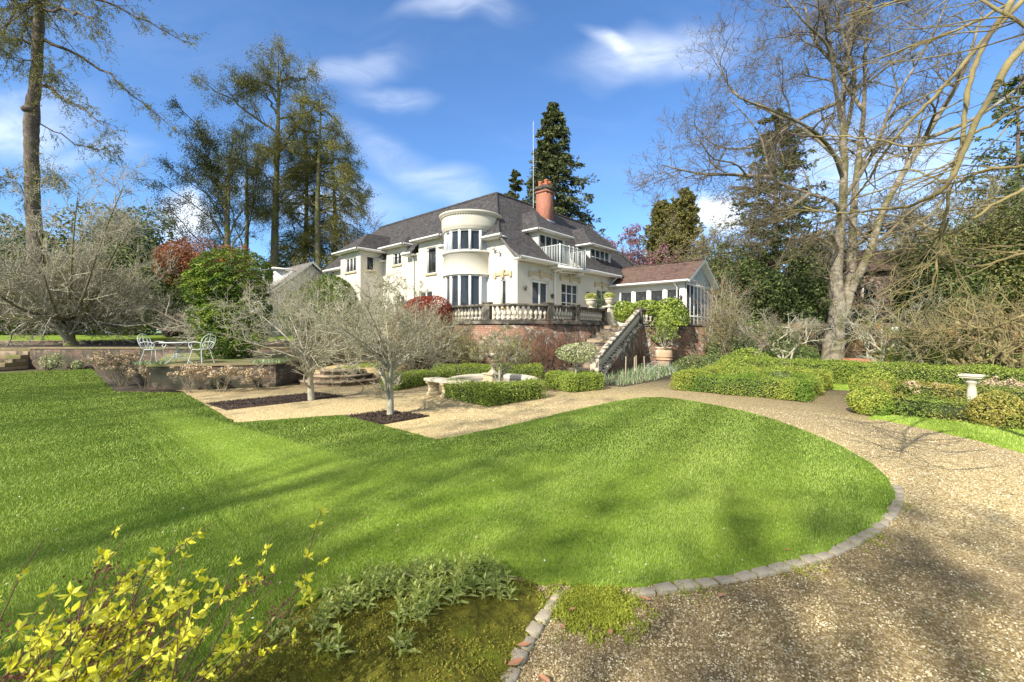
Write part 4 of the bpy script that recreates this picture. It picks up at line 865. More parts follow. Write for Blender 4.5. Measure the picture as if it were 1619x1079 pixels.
mb = MB(); prism(mb, [tuple(p) for p in px((150, 588), (182, 620), (290, 621), (235, 612), (240, 600), (215, 584))], -.02, .03); struct(mb.build('hydrangea_bed', M['soil']))
mb = MB(); box(mb, -13.6, -12.4, 17.3, 17.9, -.02, .09); tag(mb.build('stone_slab', M['stone'], loc=(-13, 17.6, 0), bevel=.01), 'flat pale stone slab at the corner of the hydrangea bed', 'slab')
mb = MB(); p = G(437, 611); lathe(mb, [(0, 0), (.05, 0), (.05, .5), (.035, .52), (0, .53)], p[0], p[1], 8); tag(mb.build('short_post', M['wood_post'], loc=(p[0], p[1], 0)), 'short pale wooden post left of the round steps', 'post')

# ---- fountain
def fountain():
    cx, cy = (780 - CX) / F * 12.8, 12.8
    o = empty('fountain', 'round stone fountain pool with raised rim and square based pedestal', 'fountain', (cx, cy, 0))
    mb = MB(); lathe(mb, [(1.24, -.02), (1.24, .12), (1.20, .16), (1.20, .20), (1.36, .22), (1.38, .26), (1.36, .31), (1.30, .33), (1.16, .33), (1.12, .30), (1.10, .26), (1.10, -.02)], cx, cy, 64); mb.build('basin', M['stone_pale'], o, smooth=True)
    mb = MB(); lathe(mb, [(0, .20), (1.11, .20)], cx, cy, 48); mb.build('water', M['water'], o)
    f = frame(cx, cy, R(40)); mb = MB(); box(mb, -.22, .22, -.22, .22, 0, .42, f); box(mb, -.26, .26, -.26, .26, 0, .24, f); box(mb, -.25, .25, -.25, .25, .42, .47, f); mb.build('pedestal_base', M['stone_yellow'], o, bevel=.015)
    mb = MB(); lathe(mb, [(.17, .47), (.15, .50), (.08, .56), (.06, .64), (.075, .70), (.05, .78), (.05, .86), (.08, .90), (.17, .95), (.24, 1.02), (.25, 1.06), (.21, 1.06), (.12, .99), (0, .97)], cx, cy, 20); mb.build('bowl', M['stone'], o, smooth=True)
fountain()
def bench():
    cx, cy = (780 - CX) / F * 12.8, 12.8
    o = empty('stone_bench', 'curved stone garden bench on carved supports beside the fountain', 'bench', (-2.1, 11.1, 0))
    r0, r1 = 1.75, 2.22; a0, a1 = R(214), R(256); n = 12; mb = MB(); A = np.linspace(a0, a1, n + 1)
    for k in range(n):
        v = [(cx + r * math.cos(a), cy + r * math.sin(a), z) for z in (.38, .455) for a, r in ((A[k], r0), (A[k], r1), (A[k + 1], r1), (A[k + 1], r0))]
        mb.add(v, [[0, 1, 2, 3], [7, 6, 5, 4], [1, 5, 6, 2], [0, 3, 7, 4]] + ([[0, 4, 5, 1]] if k == 0 else []) + ([[2, 6, 7, 3]] if k == n - 1 else []))
    mb.build('seat', M['stone_pale'], o, bevel=.012)
    for a in (a0 + .07, (a0 + a1) / 2, a1 - .07):
        f = frame(cx, cy, a); mb = MB(); prof = [(.0, .20), (.05, .20), (.09, .15), (.20, .13), (.28, .16), (.33, .21), (.38, .22)]
        for (z0, w0), (z1, w1) in zip(prof[:-1], prof[1:]):
            rc = (r0 + r1) / 2; v = [f(rc + s_ * w * 1.0, t * .055 * (1 + (w > .19) * .3), z) for z, w in ((z0, w0), (z1, w1)) for s_, t in ((-1, -1), (1, -1), (1, 1), (-1, 1))]; mb.add(v, BOXF)
        mb.build('support', M['stone_yellow'], o, bevel=.01)
bench()
# ---- bird bath
def birdbath():
    x, y = 9.8, 9.1; o = empty('birdbath', 'cream stone birdbath standing in the right hand box garden', 'birdbath', (x, y, 0))
    mb = MB(); box(mb, x - .2, x + .2, y - .2, y + .2, 0, .08); lathe(mb, [(.15, .08), (.13, .13), (.09, .16), (.075, .22), (.085, .35), (.07, .50), (.065, .58), (.10, .62), (.11, .65), (.07, .67)], x, y, 18); mb.build('pedestal', M['stone_pale'], o)
    f = frame(x, y, R(35)); mb = MB(); lathe(mb, [(.08, .66), (.12, .69), (.16, .72)], x, y, 18); box(mb, -.165, .165, -.165, .165, .715, .755, f)
    for a in range(4):
        g2 = frame(x, y, R(35 + 90 * a)); box(mb, .145, .185, -.185, .147, .752, .79, g2)
    mb.build('bowl', M['stone_pale'], o, bevel=.006)
birdbath()
# ---- pots
def pot(name, label, x, y, z, h, r, mat, prof=None):
    o = empty(name, label, 'pot', (x, y, z)); prof = prof or [(0, 0), (.62, 0), (.70, .06), (.92, .40), (1.0, .68), (.97, .82), (.90, .88), (.93, .90), (1.02, .92), (1.04, .97), (1.0, 1.0), (.86, 1.0), (.84, .9), (0, .88)]
    mb = MB(); lathe(mb, [(a * r, b * h) for a, b in prof], x, y, 28, z); mb.build('body', M[mat], o, smooth=True)
    s_ = MB(); lathe(s_, [(0, h * .9), (r * .85, h * .9)], x, y, 16, z); s_.build('soil', M['soil'], o); return o
p = G(1052, 581); bigpot = pot('terracotta_pot', 'large terracotta oil jar pot against the brick wall under the laurel', p[0], p[1] + .2, 0, .97, .40, 'terracotta')
mb = MB(); lathe(mb, [(.412, .50), (.425, .52), (.412, .54)], p[0], p[1] + .2, 28); lathe(mb, [(.405, .36), (.415, .38), (.402, .40)], p[0], p[1] + .2, 28); mb.build('band', M['terracotta'], bigpot)
URN = [(0, 0), (.55, 0), (.55, .07), (.30, .12), (.28, .20), (.45, .28), (.72, .45), (.82, .70), (.80, .82), (1.0, .88), (1.02, .95), (.98, 1.0), (.8, .97), (0, .9)]
def plantpot(x, y, z, label, h=.42, r=.25):
    pot('stone_urn', label, x, y, z, h, r, 'stone_pale', URN)
    k = 900; q = nrm(rng.normal(0, 1, (k, 3))) * rng.uniform(.3, 1, (k, 1)) ** .5 * np.array([.30, .30, .20]) + np.array([x, y, z + h + .10])
    o = empty('potted_plant', 'yellow green bedding plant filling the ' + label.split(' planted')[0], 'plant', (x, y, z + h)); t = MB(); leaves(t, q, .075, .55, axis=np.array([0, 0, 1.0]), axj=1.2)
    t.build('foliage', leafmat('bedding_leaves', [(.14, .17, .03), (.30, .34, .06), (.45, .45, .10), (.60, .58, .30)]), o)
    t = MB(); s_ = np.tile([[x, y, z + h * .9]], (14, 1)); pt, rd = grow(s_, rng.normal(0, 1, (14, 3)) * np.array([.7, .7, .2]) + np.array([0, 0, 1.3]), .28, .006, 4, .1); tubes(t, pt, rd, 3); t.build('stems', M['bark_green'], o)
x, y = XY(934, 20.3); plantpot(x, y, 2.83, 'pale stone urn on the balustrade pier, planted', .42, .27)
x, y = XY(963, 21.9); o = empty('gate_pier', 'tall pale stone pier at the head of the garden steps', 'pier', (x, y, 2)); mb = MB(); f = frame(x, y, R(35)); box(mb, -.2, .2, -.2, .2, 2.0, 2.95, f); box(mb, -.25, .25, -.25, .25, 2.95, 3.03, f); box(mb, -.24, .24, -.24, .24, 2.0, 2.12, f); mb.build('shaft', M['stone_pale'], o, bevel=.015)
plantpot(x, y, 3.03, 'pale stone urn on the tall pier above the steps, planted', .40, .25)
x, y = XY(949, 23.3); o = empty('potted_shrub', 'dark leaved potted shrub on the terrace in front of the far french door', 'shrub', (x, y, 2)); t = MB(); lathe(t, [(0, 0), (.22, 0), (.30, .45), (.26, .45), (0, .4)], x, y, 16, 2.0); t.build('pot', M['terracotta'], o)
t = MB(); k = 900; leaves(t, nrm(rng.normal(0, 1, (k, 3))) * rng.uniform(0, 1, (k, 1)) ** .5 * np.array([.55, .55, .75]) + np.array([x, y, 3.25]), .10, .4); t.build('foliage', leafmat('dark_shrub_leaves', [(.03, .045, .02), (.08, .11, .045), (.16, .2, .1)]), o)
t = MB(); pt, rd = grow(np.tile([[x, y, 2.4]], (10, 1)), rng.normal(0, 1, (10, 3)) * np.array([.3, .3, .2]) + np.array([0, 0, 1.]), 1.2, .015, 5, .1); tubes(t, pt, rd, 4); t.build('stems', M['bark'], o)

# ---- white iron furniture
def tube_path(mb, pts, r, sides=6, f=None, n=6, closed=False):
    p = smooth_path(pts, n, closed); 
    if closed: p = np.vstack([p, p[:1]])
    p = np.array([f(*q) for q in p]) if f else p; tubes(mb, p, np.full(len(p), r), sides)
def iron_chair(x, y, z, ang, label, round_back=True, mat='iron', name='garden_chair'):
    o = empty(name, label, 'chair', (x, y, z)); f = frame(x, y, ang, z)   # faces local +x
    mb = MB(); lathe(mb, [(.22, .42), (.235, .43), (.22, .44)], x, y, 24, z)
    for k in np.linspace(-.18, .18, 7): w = math.sqrt(.222 ** 2 - k * k); tubes(mb, [[f(-w, k, .43), f(w, k, .43)]], [[.006, .006]], 4); tubes(mb, [[f(k, -w, .431), f(k, w, .431)]], [[.006, .006]], 4)
    mb.build('seat', M[mat], o)
    mb = MB(); tube_path(mb, [(-.17, -.20, .43), (-.24, -.25, .62), (-.30, -.21, .80), (-.33, 0, .90), (-.30, .21, .80), (-.24, .25, .62), (-.17, .20, .43)], .010, 6, f)
    for s_ in (-1, 1):
        tube_path(mb, [(-.19, 0, .43), (-.24, .08 * s_, .56), (-.28, .14 * s_, .68), (-.31, .08 * s_, .79), (-.30, 0, .72), (-.27, .05 * s_, .62)], .007, 5, f)
        tube_path(mb, [(-.19, .10 * s_, .44), (-.26, .17 * s_, .60), (-.31, .15 * s_, .78)], .007, 5, f)
    tube_path(mb, [(-.19, 0, .43), (-.26, 0, .62), (-.33, 0, .90)], .007, 5, f); mb.build('backrest', M[mat], o)
    for s_ in (-1, 1):
        mb = MB(); tube_path(mb, [(-.23, .24 * s_, .62), (-.05, .27 * s_, .66), (.14, .26 * s_, .63), (.19, .24 * s_, .55), (.14, .23 * s_, .49), (.08, .23 * s_, .53), (.11, .24 * s_, .57)], .011, 6, f); tubes(mb, [[f(.14, .22 * s_, .43), f(.18, .24 * s_, .56)]], [[.01, .01]], 5); mb.build('armrest', M[mat], o)
        for sx, l in ((1, .17), (-1, .17)):
            mb = MB(); tube_path(mb, [(l * sx * .9, .15 * s_, .43), (l * sx * 1.1, .18 * s_, .25), (l * sx * 1.45, .22 * s_, 0)], .012, 6, f); mb.build('leg', M[mat], o)
def iron_table(x, y, z):
    o = empty('garden_table', 'round white iron garden table between two matching chairs', 'table', (x, y, z)); mb = MB(); lathe(mb, [(0, .615), (.43, .615), (.45, .625), (.45, .64), (.43, .645), (0, .645)], x, y, 28, z); mb.build('tabletop', M['iron'], o)
    for k in range(3):
        f = frame(x, y, k * 2.094 + .3, z); mb = MB(); tube_path(mb, [(.36, 0, .61), (.24, 0, .46), (.12, 0, .34), (.14, 0, .20), (.28, 0, .08), (.38, 0, 0)], .012, 6, f); tube_path(mb, [(.03, 0, .6), (.04, 0, .34), (.12, 0, .15), (.03, 0, .2)], .008, 5, f); mb.build('leg', M['iron'], o)
    mb = MB(); lathe(mb, [(.15, .2), (.16, .21), (.15, .22)], x, y, 16, z); mb.build('stretcher', M['iron'], o)
iron_table(*XY(281, 12.95), .742)
x, y = XY(243, 12.9); iron_chair(x, y, .742, R(5), 'white iron garden chair left of the round table')
x, y = XY(318, 13.0); iron_chair(x, y, .742, R(172), 'white iron garden chair right of the round table, beside the clipped conifer')
x, y = XY(806, 18.2); iron_chair(x, y, 2.0, R(80), 'dark round backed chair on the terrace in front of the narrow window', mat='iron_dark', name='terrace_chair')
x, y = XY(846, 18.6); iron_chair(x, y, 2.0, R(60), 'dark round backed chair on the terrace in front of the near french door', mat='iron_dark', name='terrace_chair')

# ---- canes, fence, low brick edge
for i, (cx_, h_) in enumerate(((951, .95), (989, .75), (1003, .7), (1006, .72), (1019, .65))):
    D = 15.9 + .6 * i; x, y = XY(cx_, D); mb = MB(); tubes(mb, [[(x, y, 0), (x + rng.uniform(-.03, .03), y, h_)]], [[.022, .022]], 6)
    tag(mb.build('garden_cane', M['wood_post'], loc=(x, y, 0)), 'thin pale wooden stake standing among the spring bulbs', 'stake', 'stakes in the bulb bed')
def fence():
    a, b = np.array([10.5, 30.0]), np.array([46.0, 27.0]); L = np.linalg.norm(b - a); o = empty('board_fence', 'long orange brown close boarded fence behind the big bare tree', 'fence', (a[0], a[1], 0)); an = math.atan2(b[1] - a[1], b[0] - a[0]); f = frame(a[0], a[1], an)
    n = int(L / .15)
    pn = MB(); [box(pn, k * .15, k * .15 + .14, -.01 - .012 * (k % 2), .01 - .012 * (k % 2), .05, 2.3, f) for k in range(n)]; pn.build('boards', M['wood_fence'], o)
    for k in range(int(L / 2.4) + 1): mb = MB(); box(mb, k * 2.4 - .05, k * 2.4 + .05, -.13, -.03, 0, 2.4, f); mb.build('post', M['wood_post'], o)
    mb = MB(); box(mb, 0, L, -.09, -.025, 1.9, 1.98, f); box(mb, 0, L, -.09, -.025, .4, .48, f); mb.build('rails', M['wood_fence'], o)
fence()
x0, y0 = XY(1334, 22.5); x1, y1 = XY(1406, 22.0); o = empty('low_brick_edge', 'low orange red brick edge behind the long hedge near the big tree', 'wall', (x0, y0, 0)); mb = MB(); wall_path(mb, [(x0, y0), (x1, y1)], 0, .30, .25); mb.build('brickwork', M['brick_chim'], o, uv=True)
x, y = XY(1417, 26.5); mb = MB(); A = np.linspace(0, 2 * math.pi, 20, endpoint=False); prism(mb, [(x + .42 * math.cos(a), 1.75 + .26 * math.sin(a)) for a in A], y, y + .03, lambda a, b, c: (a, c, b)); tag(mb.build('oval_plaque', M['white'], loc=(x, y, 1.7)), 'blank pale oval plaque hanging on the fence', 'plaque')
x, y = XY(1453, 24.0); o = empty('slatted_box', 'small pale grey slatted box by the fence behind the laurels', 'box', (x, y, 0)); 
for k in range(5): mb = MB(); box(mb, x - .45, x + .45, y, y + .5, .35 + k * .13, .35 + k * .13 + .10); mb.build('slat', M['grey_paint'], o)
mb = MB(); box(mb, x - .4, x + .4, y + .05, y + .45, 0, .98); mb.build('body', M['iron_dark'], o)

# small litter on the gravel and lawn
k = 2600; a = rng.uniform(R(-20), R(56), k); r = 2.0 * (14 / 2.0) ** rng.uniform(0, 1, k); x, y = r * np.sin(a), r * np.cos(a); ok = inpoly(x, y, gravel_pts) & ~inpoly(x, y, lawn_pts) & (np.sin(x * 2.1 + y) + np.cos(y * 1.7 - x) + rng.normal(0, 1, k) > .2)
mb = MB(); leaves(mb, np.stack([x[ok], y[ok], rng.uniform(.008, .016, ok.sum())], 1), .022, .45, nvec=np.array([0, 0, 1.0]), spread=.35); tag(mb.build('leaf_litter', leafmat('litter', [(.10, .06, .03), (.22, .13, .07), (.34, .24, .13), (.16, .15, .05)], .9, .1)), 'scattered tiny brown leaf litter on the gravel', 'litter', kind='stuff')

k = 500; a = rng.uniform(R(-50), R(40), k); r = 2.4 * (12 / 2.4) ** rng.uniform(0, 1, k); x, y = r * np.sin(a), r * np.cos(a); ok = inpoly(x, y, lawn_pts)
mb = MB(); leaves(mb, np.stack([x[ok], y[ok], rng.uniform(.045, .055, ok.sum())], 1), .020, .5, nvec=np.array([0, 0, 1.0]), spread=.4); tag(mb.build('lawn_litter', leafmat('lawn_litter', [(.30, .2, .1), (.5, .42, .25), (.75, .72, .6), (.22, .14, .07)], .9, .1)), 'tiny fallen petals and leaf scraps scattered over the lawn', 'litter', kind='stuff')
# ---------------------------------------------------------------- vegetation
GREEN_D = [(.018, .032, .010), (.035, .060, .016), (.060, .090, .024), (.095, .125, .038)]
LM = {}
LM['dark'] = leafmat('dark_evergreen', [(.035, .052, .016), (.075, .105, .028), (.13, .165, .045), (.20, .23, .07)])
LM['larch'] = leafmat('larch_foliage', [(.10, .10, .02), (.20, .20, .035), (.30, .29, .05), (.16, .14, .04)])
LM['spruce'] = leafmat('spruce_foliage', [(.03, .045, .018), (.065, .085, .028), (.12, .14, .042), (.20, .20, .075)])
LM['bright'] = leafmat('golden_conifer', [(.05, .095, .012), (.11, .18, .018), (.21, .29, .03), (.36, .40, .045)], big=1.6, bigcol=(.07, .13, .02))
LM['box'] = leafmat('box_leaves', [(.10, .15, .02), (.19, .27, .035), (.31, .39, .055), (.46, .50, .10)])
LM['box_y'] = leafmat('bronzed_box_leaves', [(.12, .17, .02), (.26, .33, .04), (.42, .47, .07), (.52, .47, .11)], big=1.1, bigcol=(.17, .27, .035))
LM['box_o'] = leafmat('orange_box_leaves', [(.15, .15, .03), (.34, .30, .06), (.50, .43, .10), (.40, .28, .08)], big=.9, bigcol=(.19, .26, .04))
LM['laurel'] = leafmat('laurel_leaves', [(.07, .12, .018), (.17, .25, .035), (.32, .40, .06), (.50, .52, .12)], .3, .3)
LM['shrub'] = leafmat('rhododendron_leaves', [(.05, .08, .022), (.11, .16, .045), (.20, .25, .08), (.30, .33, .13)], .35)
LM['red'] = leafmat('photinia_leaves', [(.13, .018, .012), (.28, .032, .02), (.36, .07, .03), (.17, .055, .02)], .35)
LM['rust'] = leafmat('rusty_leaves', [(.15, .05, .02), (.30, .105, .04), (.40, .16, .065), (.20, .11, .045)])
LM['plum'] = leafmat('plum_blossom', [(.12, .04, .05), (.22, .09, .10), (.32, .17, .18), (.40, .27, .27)])
LM['ivy'] = leafmat('olive_foliage', [(.095, .095, .025), (.19, .185, .045), (.29, .27, .075), (.17, .13, .05)])
LM['bud'] = leafmat('pale_buds', [(.16, .16, .06), (.27, .27, .115), (.38, .36, .19), (.24, .19, .11)])
LM['varieg'] = leafmat('variegated_leaves', [(.12, .17, .04), (.26, .31, .10), (.46, .48, .25), (.60, .58, .38)])
LM['yellow'] = leafmat('yellow_spring_leaves', [(.70, .66, .03), (.85, .80, .05), (.92, .88, .14), (.70, .70, .04)], .5, .3)
LM['perennial'] = leafmat('perennial_leaves', [(.20, .25, .04), (.33, .40, .08), (.46, .52, .14), (.60, .62, .24)], .5, .3)
LM['bulb'] = leafmat('bulb_leaves', [(.11, .19, .07), (.23, .33, .14), (.36, .44, .23), (.48, .50, .32)])
LM['dry'] = leafmat('dry_flower_heads', [(.34, .23, .13), (.50, .38, .23), (.64, .53, .36), (.40, .28, .16)], .9, .1)
LM['seed'] = leafmat('brown_seed_heads', [(.10, .035, .025), (.17, .07, .05), (.24, .11, .08)], .9, .1)
LM['white_flower'] = leafmat('white_flowers', [(.7, .7, .6), (.85, .84, .75)], .7, .3)

def bare_tree(name, label, cat, base, trunks, levels, barks=('bark', 'twig'), group=None, buds=None, split=1, sides=(9, 6, 4, 3, 3, 3), minr=.004, crown_name='crown', leafm=None, parts=None):
    """trunks: list of (polyline, radii); levels: list of (n, len, lenj, npts, wig, trop, ang, lo, plane)"""
    o = empty(name, label, cat, base, group); mb = MB(); P_ = []; R_ = []
    for pl, rd in trunks:
        sp = smooth_path(pl, 5); rr = np.interp(np.linspace(0, 1, len(sp)), np.linspace(0, 1, len(rd)), rd)
        sp = sp + rng.normal(0, 1, sp.shape) * rr[:, None] * .06; tubes(mb, sp[None], rr[None], sides[0]); P_.append(sp); R_.append(rr)
    cur = []
    for sp, rr in zip(P_, R_):
        k = 12; ix = np.linspace(0, len(sp) - 1, k); cur.append((np.stack([np.interp(ix, np.arange(len(sp)), sp[:, j]) for j in range(3)], -1)[None], np.interp(ix, np.arange(len(sp)), rr)[None]))
    pts, rad = np.concatenate([c[0] for c in cur]), np.concatenate([c[1] for c in cur]); cr = MB(); tips = []
    for li, (n, ln, lj, m, wig, trop, ang, lo, plane) in enumerate(levels):
        st, d, r, u = spawn(pts, rad, n, lo, .98, ang, .62, plane)
        L = ln * rng.uniform(1 - lj, 1 + lj, len(st)) * (1.15 - .55 * (u if li else (u - lo) / (1 - lo) * .8))
        r = np.clip(r, minr, L * .03 + minr)
        pts, rad = grow(st, d, L, r, m, wig, trop, .35); tubes(mb if li < split else cr, pts, rad, sides[li + 1]); tips.append(pts)
    mb.build('trunk', M[barks[0]], o, smooth=True); cr.build(crown_name, M[barks[1]], o)
    if buds:
        nb, sz, key, asp = buds; T = np.concatenate([t.reshape(-1, 3) for t in tips[-1:]] ); c = T[rng.integers(0, len(T), nb)] + rng.normal(0, sz * .5, (nb, 3)); lb = MB(); leaves(lb, c, sz, asp); lb.build('buds' if sz < .07 else 'foliage', LM[key], o)
    return o

def conifer(name, label, base, h, rad, z0=.12, nb=120, droop=-.06, up=.05, leaf=.30, asp=.28, mat='spruce', bark='bark', dens=1.0, lean=(0, 0), prof=None, tw=9, shape=1.0, group=None, tr=None, irregular=.25, cat='tree', spray=5, side=None):
    x, y, z = base; o = empty(name, label, cat, base, group); tr = tr or h * .018 + .05
    k = np.linspace(0, 1, 14); tp = np.stack([x + lean[0] * k ** 1.5, y + lean[1] * k ** 1.5, z + h * k], -1); mb = MB(); tubes(mb, tp[None], (tr * (1 - k) + .02)[None], 8)
    u = z0 + (1 - z0) * rng.uniform(0, 1, nb) ** 1.05 * .98; st = np.stack([np.interp(u, k, tp[:, j]) for j in range(3)], -1)
    a = rng.uniform(0, 2 * math.pi, nb); R_ = rad * (prof(u) if prof else (1 - (u - z0) / (1 - z0)) ** shape * .94 + .06) * rng.uniform(1 - irregular * 1.6, 1 + irregular * .7, nb)
    if side is not None: R_ *= 1 + side[1] * np.cos(a - side[0])
    d = np.stack([np.cos(a), np.sin(a), np.full(nb, up + .15)], -1); pts, rd = grow(st, d, np.maximum(R_, .3), np.clip(R_ * .014, .01, .12), 7, .06, (0, 0, droop), .2); tubes(mb, pts, rd, 4)
    s2, d2, r2, u2 = spawn(pts, rd, tw, .15, 1.0, 55, .5, .7); L2 = np.repeat(R_, tw) * .34 * (1.1 - .5 * u2); p2, rd2 = grow(s2, d2, L2, np.maximum(r2, .006), 4, .08, (0, 0, droop * 1.6), .3); tubes(mb, p2, rd2, 3)
    mb.build('trunk', M[bark], o, smooth=True)
    # sprays of needles along twigs and outer branches
    fr = rng.uniform(.1, 1, (len(p2), int(spray * dens) or 1)); xx = fr * 3; i = np.minimum(xx.astype(int), 2); f = (xx - i)[..., None]; ar = np.arange(len(p2))[:, None]
    c = (p2[ar, i] * (1 - f) + p2[ar, i + 1] * f).reshape(-1, 3); ax = np.repeat(nrm(p2[:, -1] - p2[:, 0]), fr.shape[1], 0)
    c = c + rng.normal(0, leaf * .18, c.shape); lb = MB(); leaves(lb, c, leaf, asp, nvec=np.array([0, 0, .9]), axis=ax + np.array([0, 0, -.25]), axj=.38)
    n1 = int(nb * 10 * dens); ib = rng.integers(0, nb, n1); v = rng.uniform(.35, 1, n1) * 6; j = np.minimum(v.astype(int), 5); g = (v - j)[:, None]; c = pts[ib, j] * (1 - g) + pts[ib, j + 1] * g + rng.normal(0, leaf * .15, (n1, 3)); leaves(lb, c, leaf, asp, nvec=np.array([0, 0, .9]), axis=nrm(pts[ib, -1] - pts[ib, 0]), axj=.5)
    lb.build('crown', LM[mat], o); return o

def shell_pts(n, c, r, fill=.35, lump=.22, seed=0, clumps=26):
    """leaf positions through a lumpy ellipsoid: many in clumps near the outside, some within"""
    c = np.array(c, float); r = np.array(r, float); cl = nrm(rng.normal(0, 1, (clumps, 3))); amp = rng.uniform(-lump, lump, clumps)
    d = nrm(rng.normal(0, 1, (n, 3))); w = np.exp(9 * (d @ cl.T - 1)); s = 1 + (w * amp).sum(1) / (w.sum(1) + .15)
    u = np.where(rng.uniform(0, 1, n) < fill, rng.uniform(.2, 1, n) ** .6, 1 - np.abs(rng.normal(0, .06, n)))
    return c + d * (s * u)[:, None] * r, d
def bush(name, label, base, blobs, n, leaf, asp, mat, stems=10, bark='bark', cat='shrub', group=None, fill=.35, lump=.22, up=.3, clumps=26, trunk_r=.03, axis=None, core=True):
    o = empty(name, label, cat, base, group); tot = sum(b[1][0] * b[1][2] for b in blobs); lb = MB()
    for c, r in blobs:
        k = int(n * r[0] * r[2] / tot); p, d = shell_pts(k, c, r, fill, lump, clumps=clumps); ok = p[:, 2] > base[2] + .02
        leaves(lb, p[ok], leaf, asp, nvec=(d[ok] * 1.1 + np.array([0, 0, up])), spread=.75, axis=axis, axj=1.2 if axis is not None else .5)
    lb.build('foliage', LM[mat], o)
    mb = MB(); b = np.array(base, float); ends = [];
    for c, r in blobs:
        e = nrm(rng.normal(0, 1, (stems, 3)) + np.array([0, 0, .5])) * np.array(r) * .8 + np.array(c); s_ = b + rng.normal(0, .1, (stems, 3)) * np.array([1, 1, 0]); t = np.linspace(0, 1, 6)[None, :, None]
        pp = s_[:, None] * (1 - t) + e[:, None] * t + np.sin(t * math.pi) * rng.normal(0, .06, (stems, 1, 3)) * np.linalg.norm(e - s_, axis=1)[:, None, None]; tubes(mb, pp, np.full((stems, 6), trunk_r) * np.linspace(1, .3, 6), 4)
    mb.build('stems', M[bark], o); return o

def hedge(name, label, path, w, h, mat='box', leaf=.034, dens=1500, z=0.0, group=None, wob=.05, closed=False):
    """clipped hedge: lumpy leafy walls and top over a twiggy core"""
    p = np.array(path, float); seg = [(p[i], p[(i + 1) % len(p)]) for i in range(len(p) if closed else len(p) - 1)]
    o = empty(name, label, 'hedge', (p[0][0], p[0][1], z), group); lb = MB(); cm = MB(); C_, Nn = [], []; sd = rng.uniform(0, 9)
    for i, (a, b) in enumerate(seg):
        L = np.linalg.norm(b - a); d = (b - a) / L; n = np.array([-d[1], d[0]]); e = w / 2
        prism(cm, [tuple(a - d * e * .68 - n * e * .68), tuple(b + d * e * .68 - n * e * .68), tuple(b + d * e * .68 + n * e * .68), tuple(a - d * e * .68 + n * e * .68)], z - .01, z + h * .8 - .003 * i)
        LL = L + w
        for face, area in (('t', LL * w), ('l', LL * h), ('r', LL * h), ('a', w * h), ('b', w * h)):
            k = int(area * dens * 1.8); s_ = rng.uniform(-e, L + e, k); q = rng.uniform(-e, e, k); zz = rng.uniform(0.02, h, k)
            if face == 't': zz = np.full(k, h); nv = np.tile([0, 0, 1.0], (k, 1))
            elif face in 'lr': sg = 1 if face == 'l' else -1; q = np.full(k, sg * e); nv = np.tile([n[0] * sg, n[1] * sg, .25], (k, 1))
            else: sg = 1 if face == 'b' else -1; s_ = np.full(k, L + e if sg > 0 else -e); nv = np.tile([d[0] * sg, d[1] * sg, .25], (k, 1))
            # rounded arrises and lumps
            top = np.clip((zz - h + .12) / .12, 0, 1); q = q * (1 - .16 * top ** 2); rr = np.clip((np.abs(q) / e - .7) / .3, 0, 1); zz = np.where(zz >= h - 1e-6, zz - .05 * rr ** 2, zz)
            xy = a + s_[:, None] * d + q[:, None] * n
            bump = wob * (np.sin(xy[:, 0] * 5.3 + sd + zz * 6) + np.cos(xy[:, 1] * 6.1 - sd + zz * 4) + .8 * np.sin(xy[:, 0] * 13 + xy[:, 1] * 11 + sd)) * .5 + np.abs(rng.normal(0, .025, k)) * rng.choice([-1.6, 1], k, p=[.45, .55])
            pt = np.column_stack([xy, zz + z]) + nv * bump[:, None]; C_.append(pt); Nn.append(nv)
    C_, Nn = np.concatenate(C_), np.concatenate(Nn); leaves(lb, C_, leaf, .55, nvec=Nn * .9 + np.array([0, 0, .3]), spread=.8)
    cm.build('twigs', M['hedge_core'], o); lb.build('foliage', LM[mat], o); return o
M['hedge_core'] = vary('hedge_inside', (.030, .042, .014), (.060, .075, .025), 20, 1, 40, 1, .04)

# ---- box hedges of the parterres
def ring(c0, e1, e2, a, b): c0, e1, e2 = map(np.array, (c0, e1, e2)); return [tuple(c0), tuple(c0 + e1 * a), tuple(c0 + e1 * a + e2 * b), tuple(c0 + e2 * b)]
e1, e2 = (.72, -.69), (.69, .72)
q = np.array((5.15, 12.55)); hedge('box_hedge', 'square bronze green box hedge enclosing a bed, left of the two by the path', ring(q, e1, e2, 2.7, 3.3), .6, .50, 'box_y', closed=True, wob=.07)
hedge('box_hedge', 'low green box hedge filling the middle of the left parterre', [tuple(q + np.array(e1) * .9 + np.array(e2) * 1.4), tuple(q + np.array(e1) * 1.9 + np.array(e2) * 1.9)], .55, .45, 'box_y', wob=.1)
for i, (a_, b_, hh, m_) in enumerate(((.1, 3.2, .62, 'box_y'), (.75, 2.2, .62, 'box'), (1.0, 1.2, .55, 'box'), (1.8, 2.4, .58, 'box'), (2.2, 1.0, .5, 'shrub'))):
    c = q + np.array(e1) * a_ + np.array(e2) * b_
    bush('box_ball', ['bronze green rounded box clump on the back corner of the left parterre', 'dark round box clump near the middle of the left parterre', 'small dark green clump inside the left parterre near its path side', 'round green clump behind the middle hedge of the left parterre', 'dark low clump near the right end inside the left parterre'][i], (c[0], c[1], 0), [((c[0], c[1], hh * .62), (.42, .42, hh * .62))], 3200, .045, .55, m_, 6, fill=.2, trunk_r=.012)
q2 = np.array((7.55, 8.98)); hedge('box_hedge', 'orange tinged box hedge of the right hand parterre around the birdbath', ring(q2, e1, e2, 3.6, 3.1), .42, .40, 'box_o', closed=True, wob=.07, leaf=.038, dens=1100)
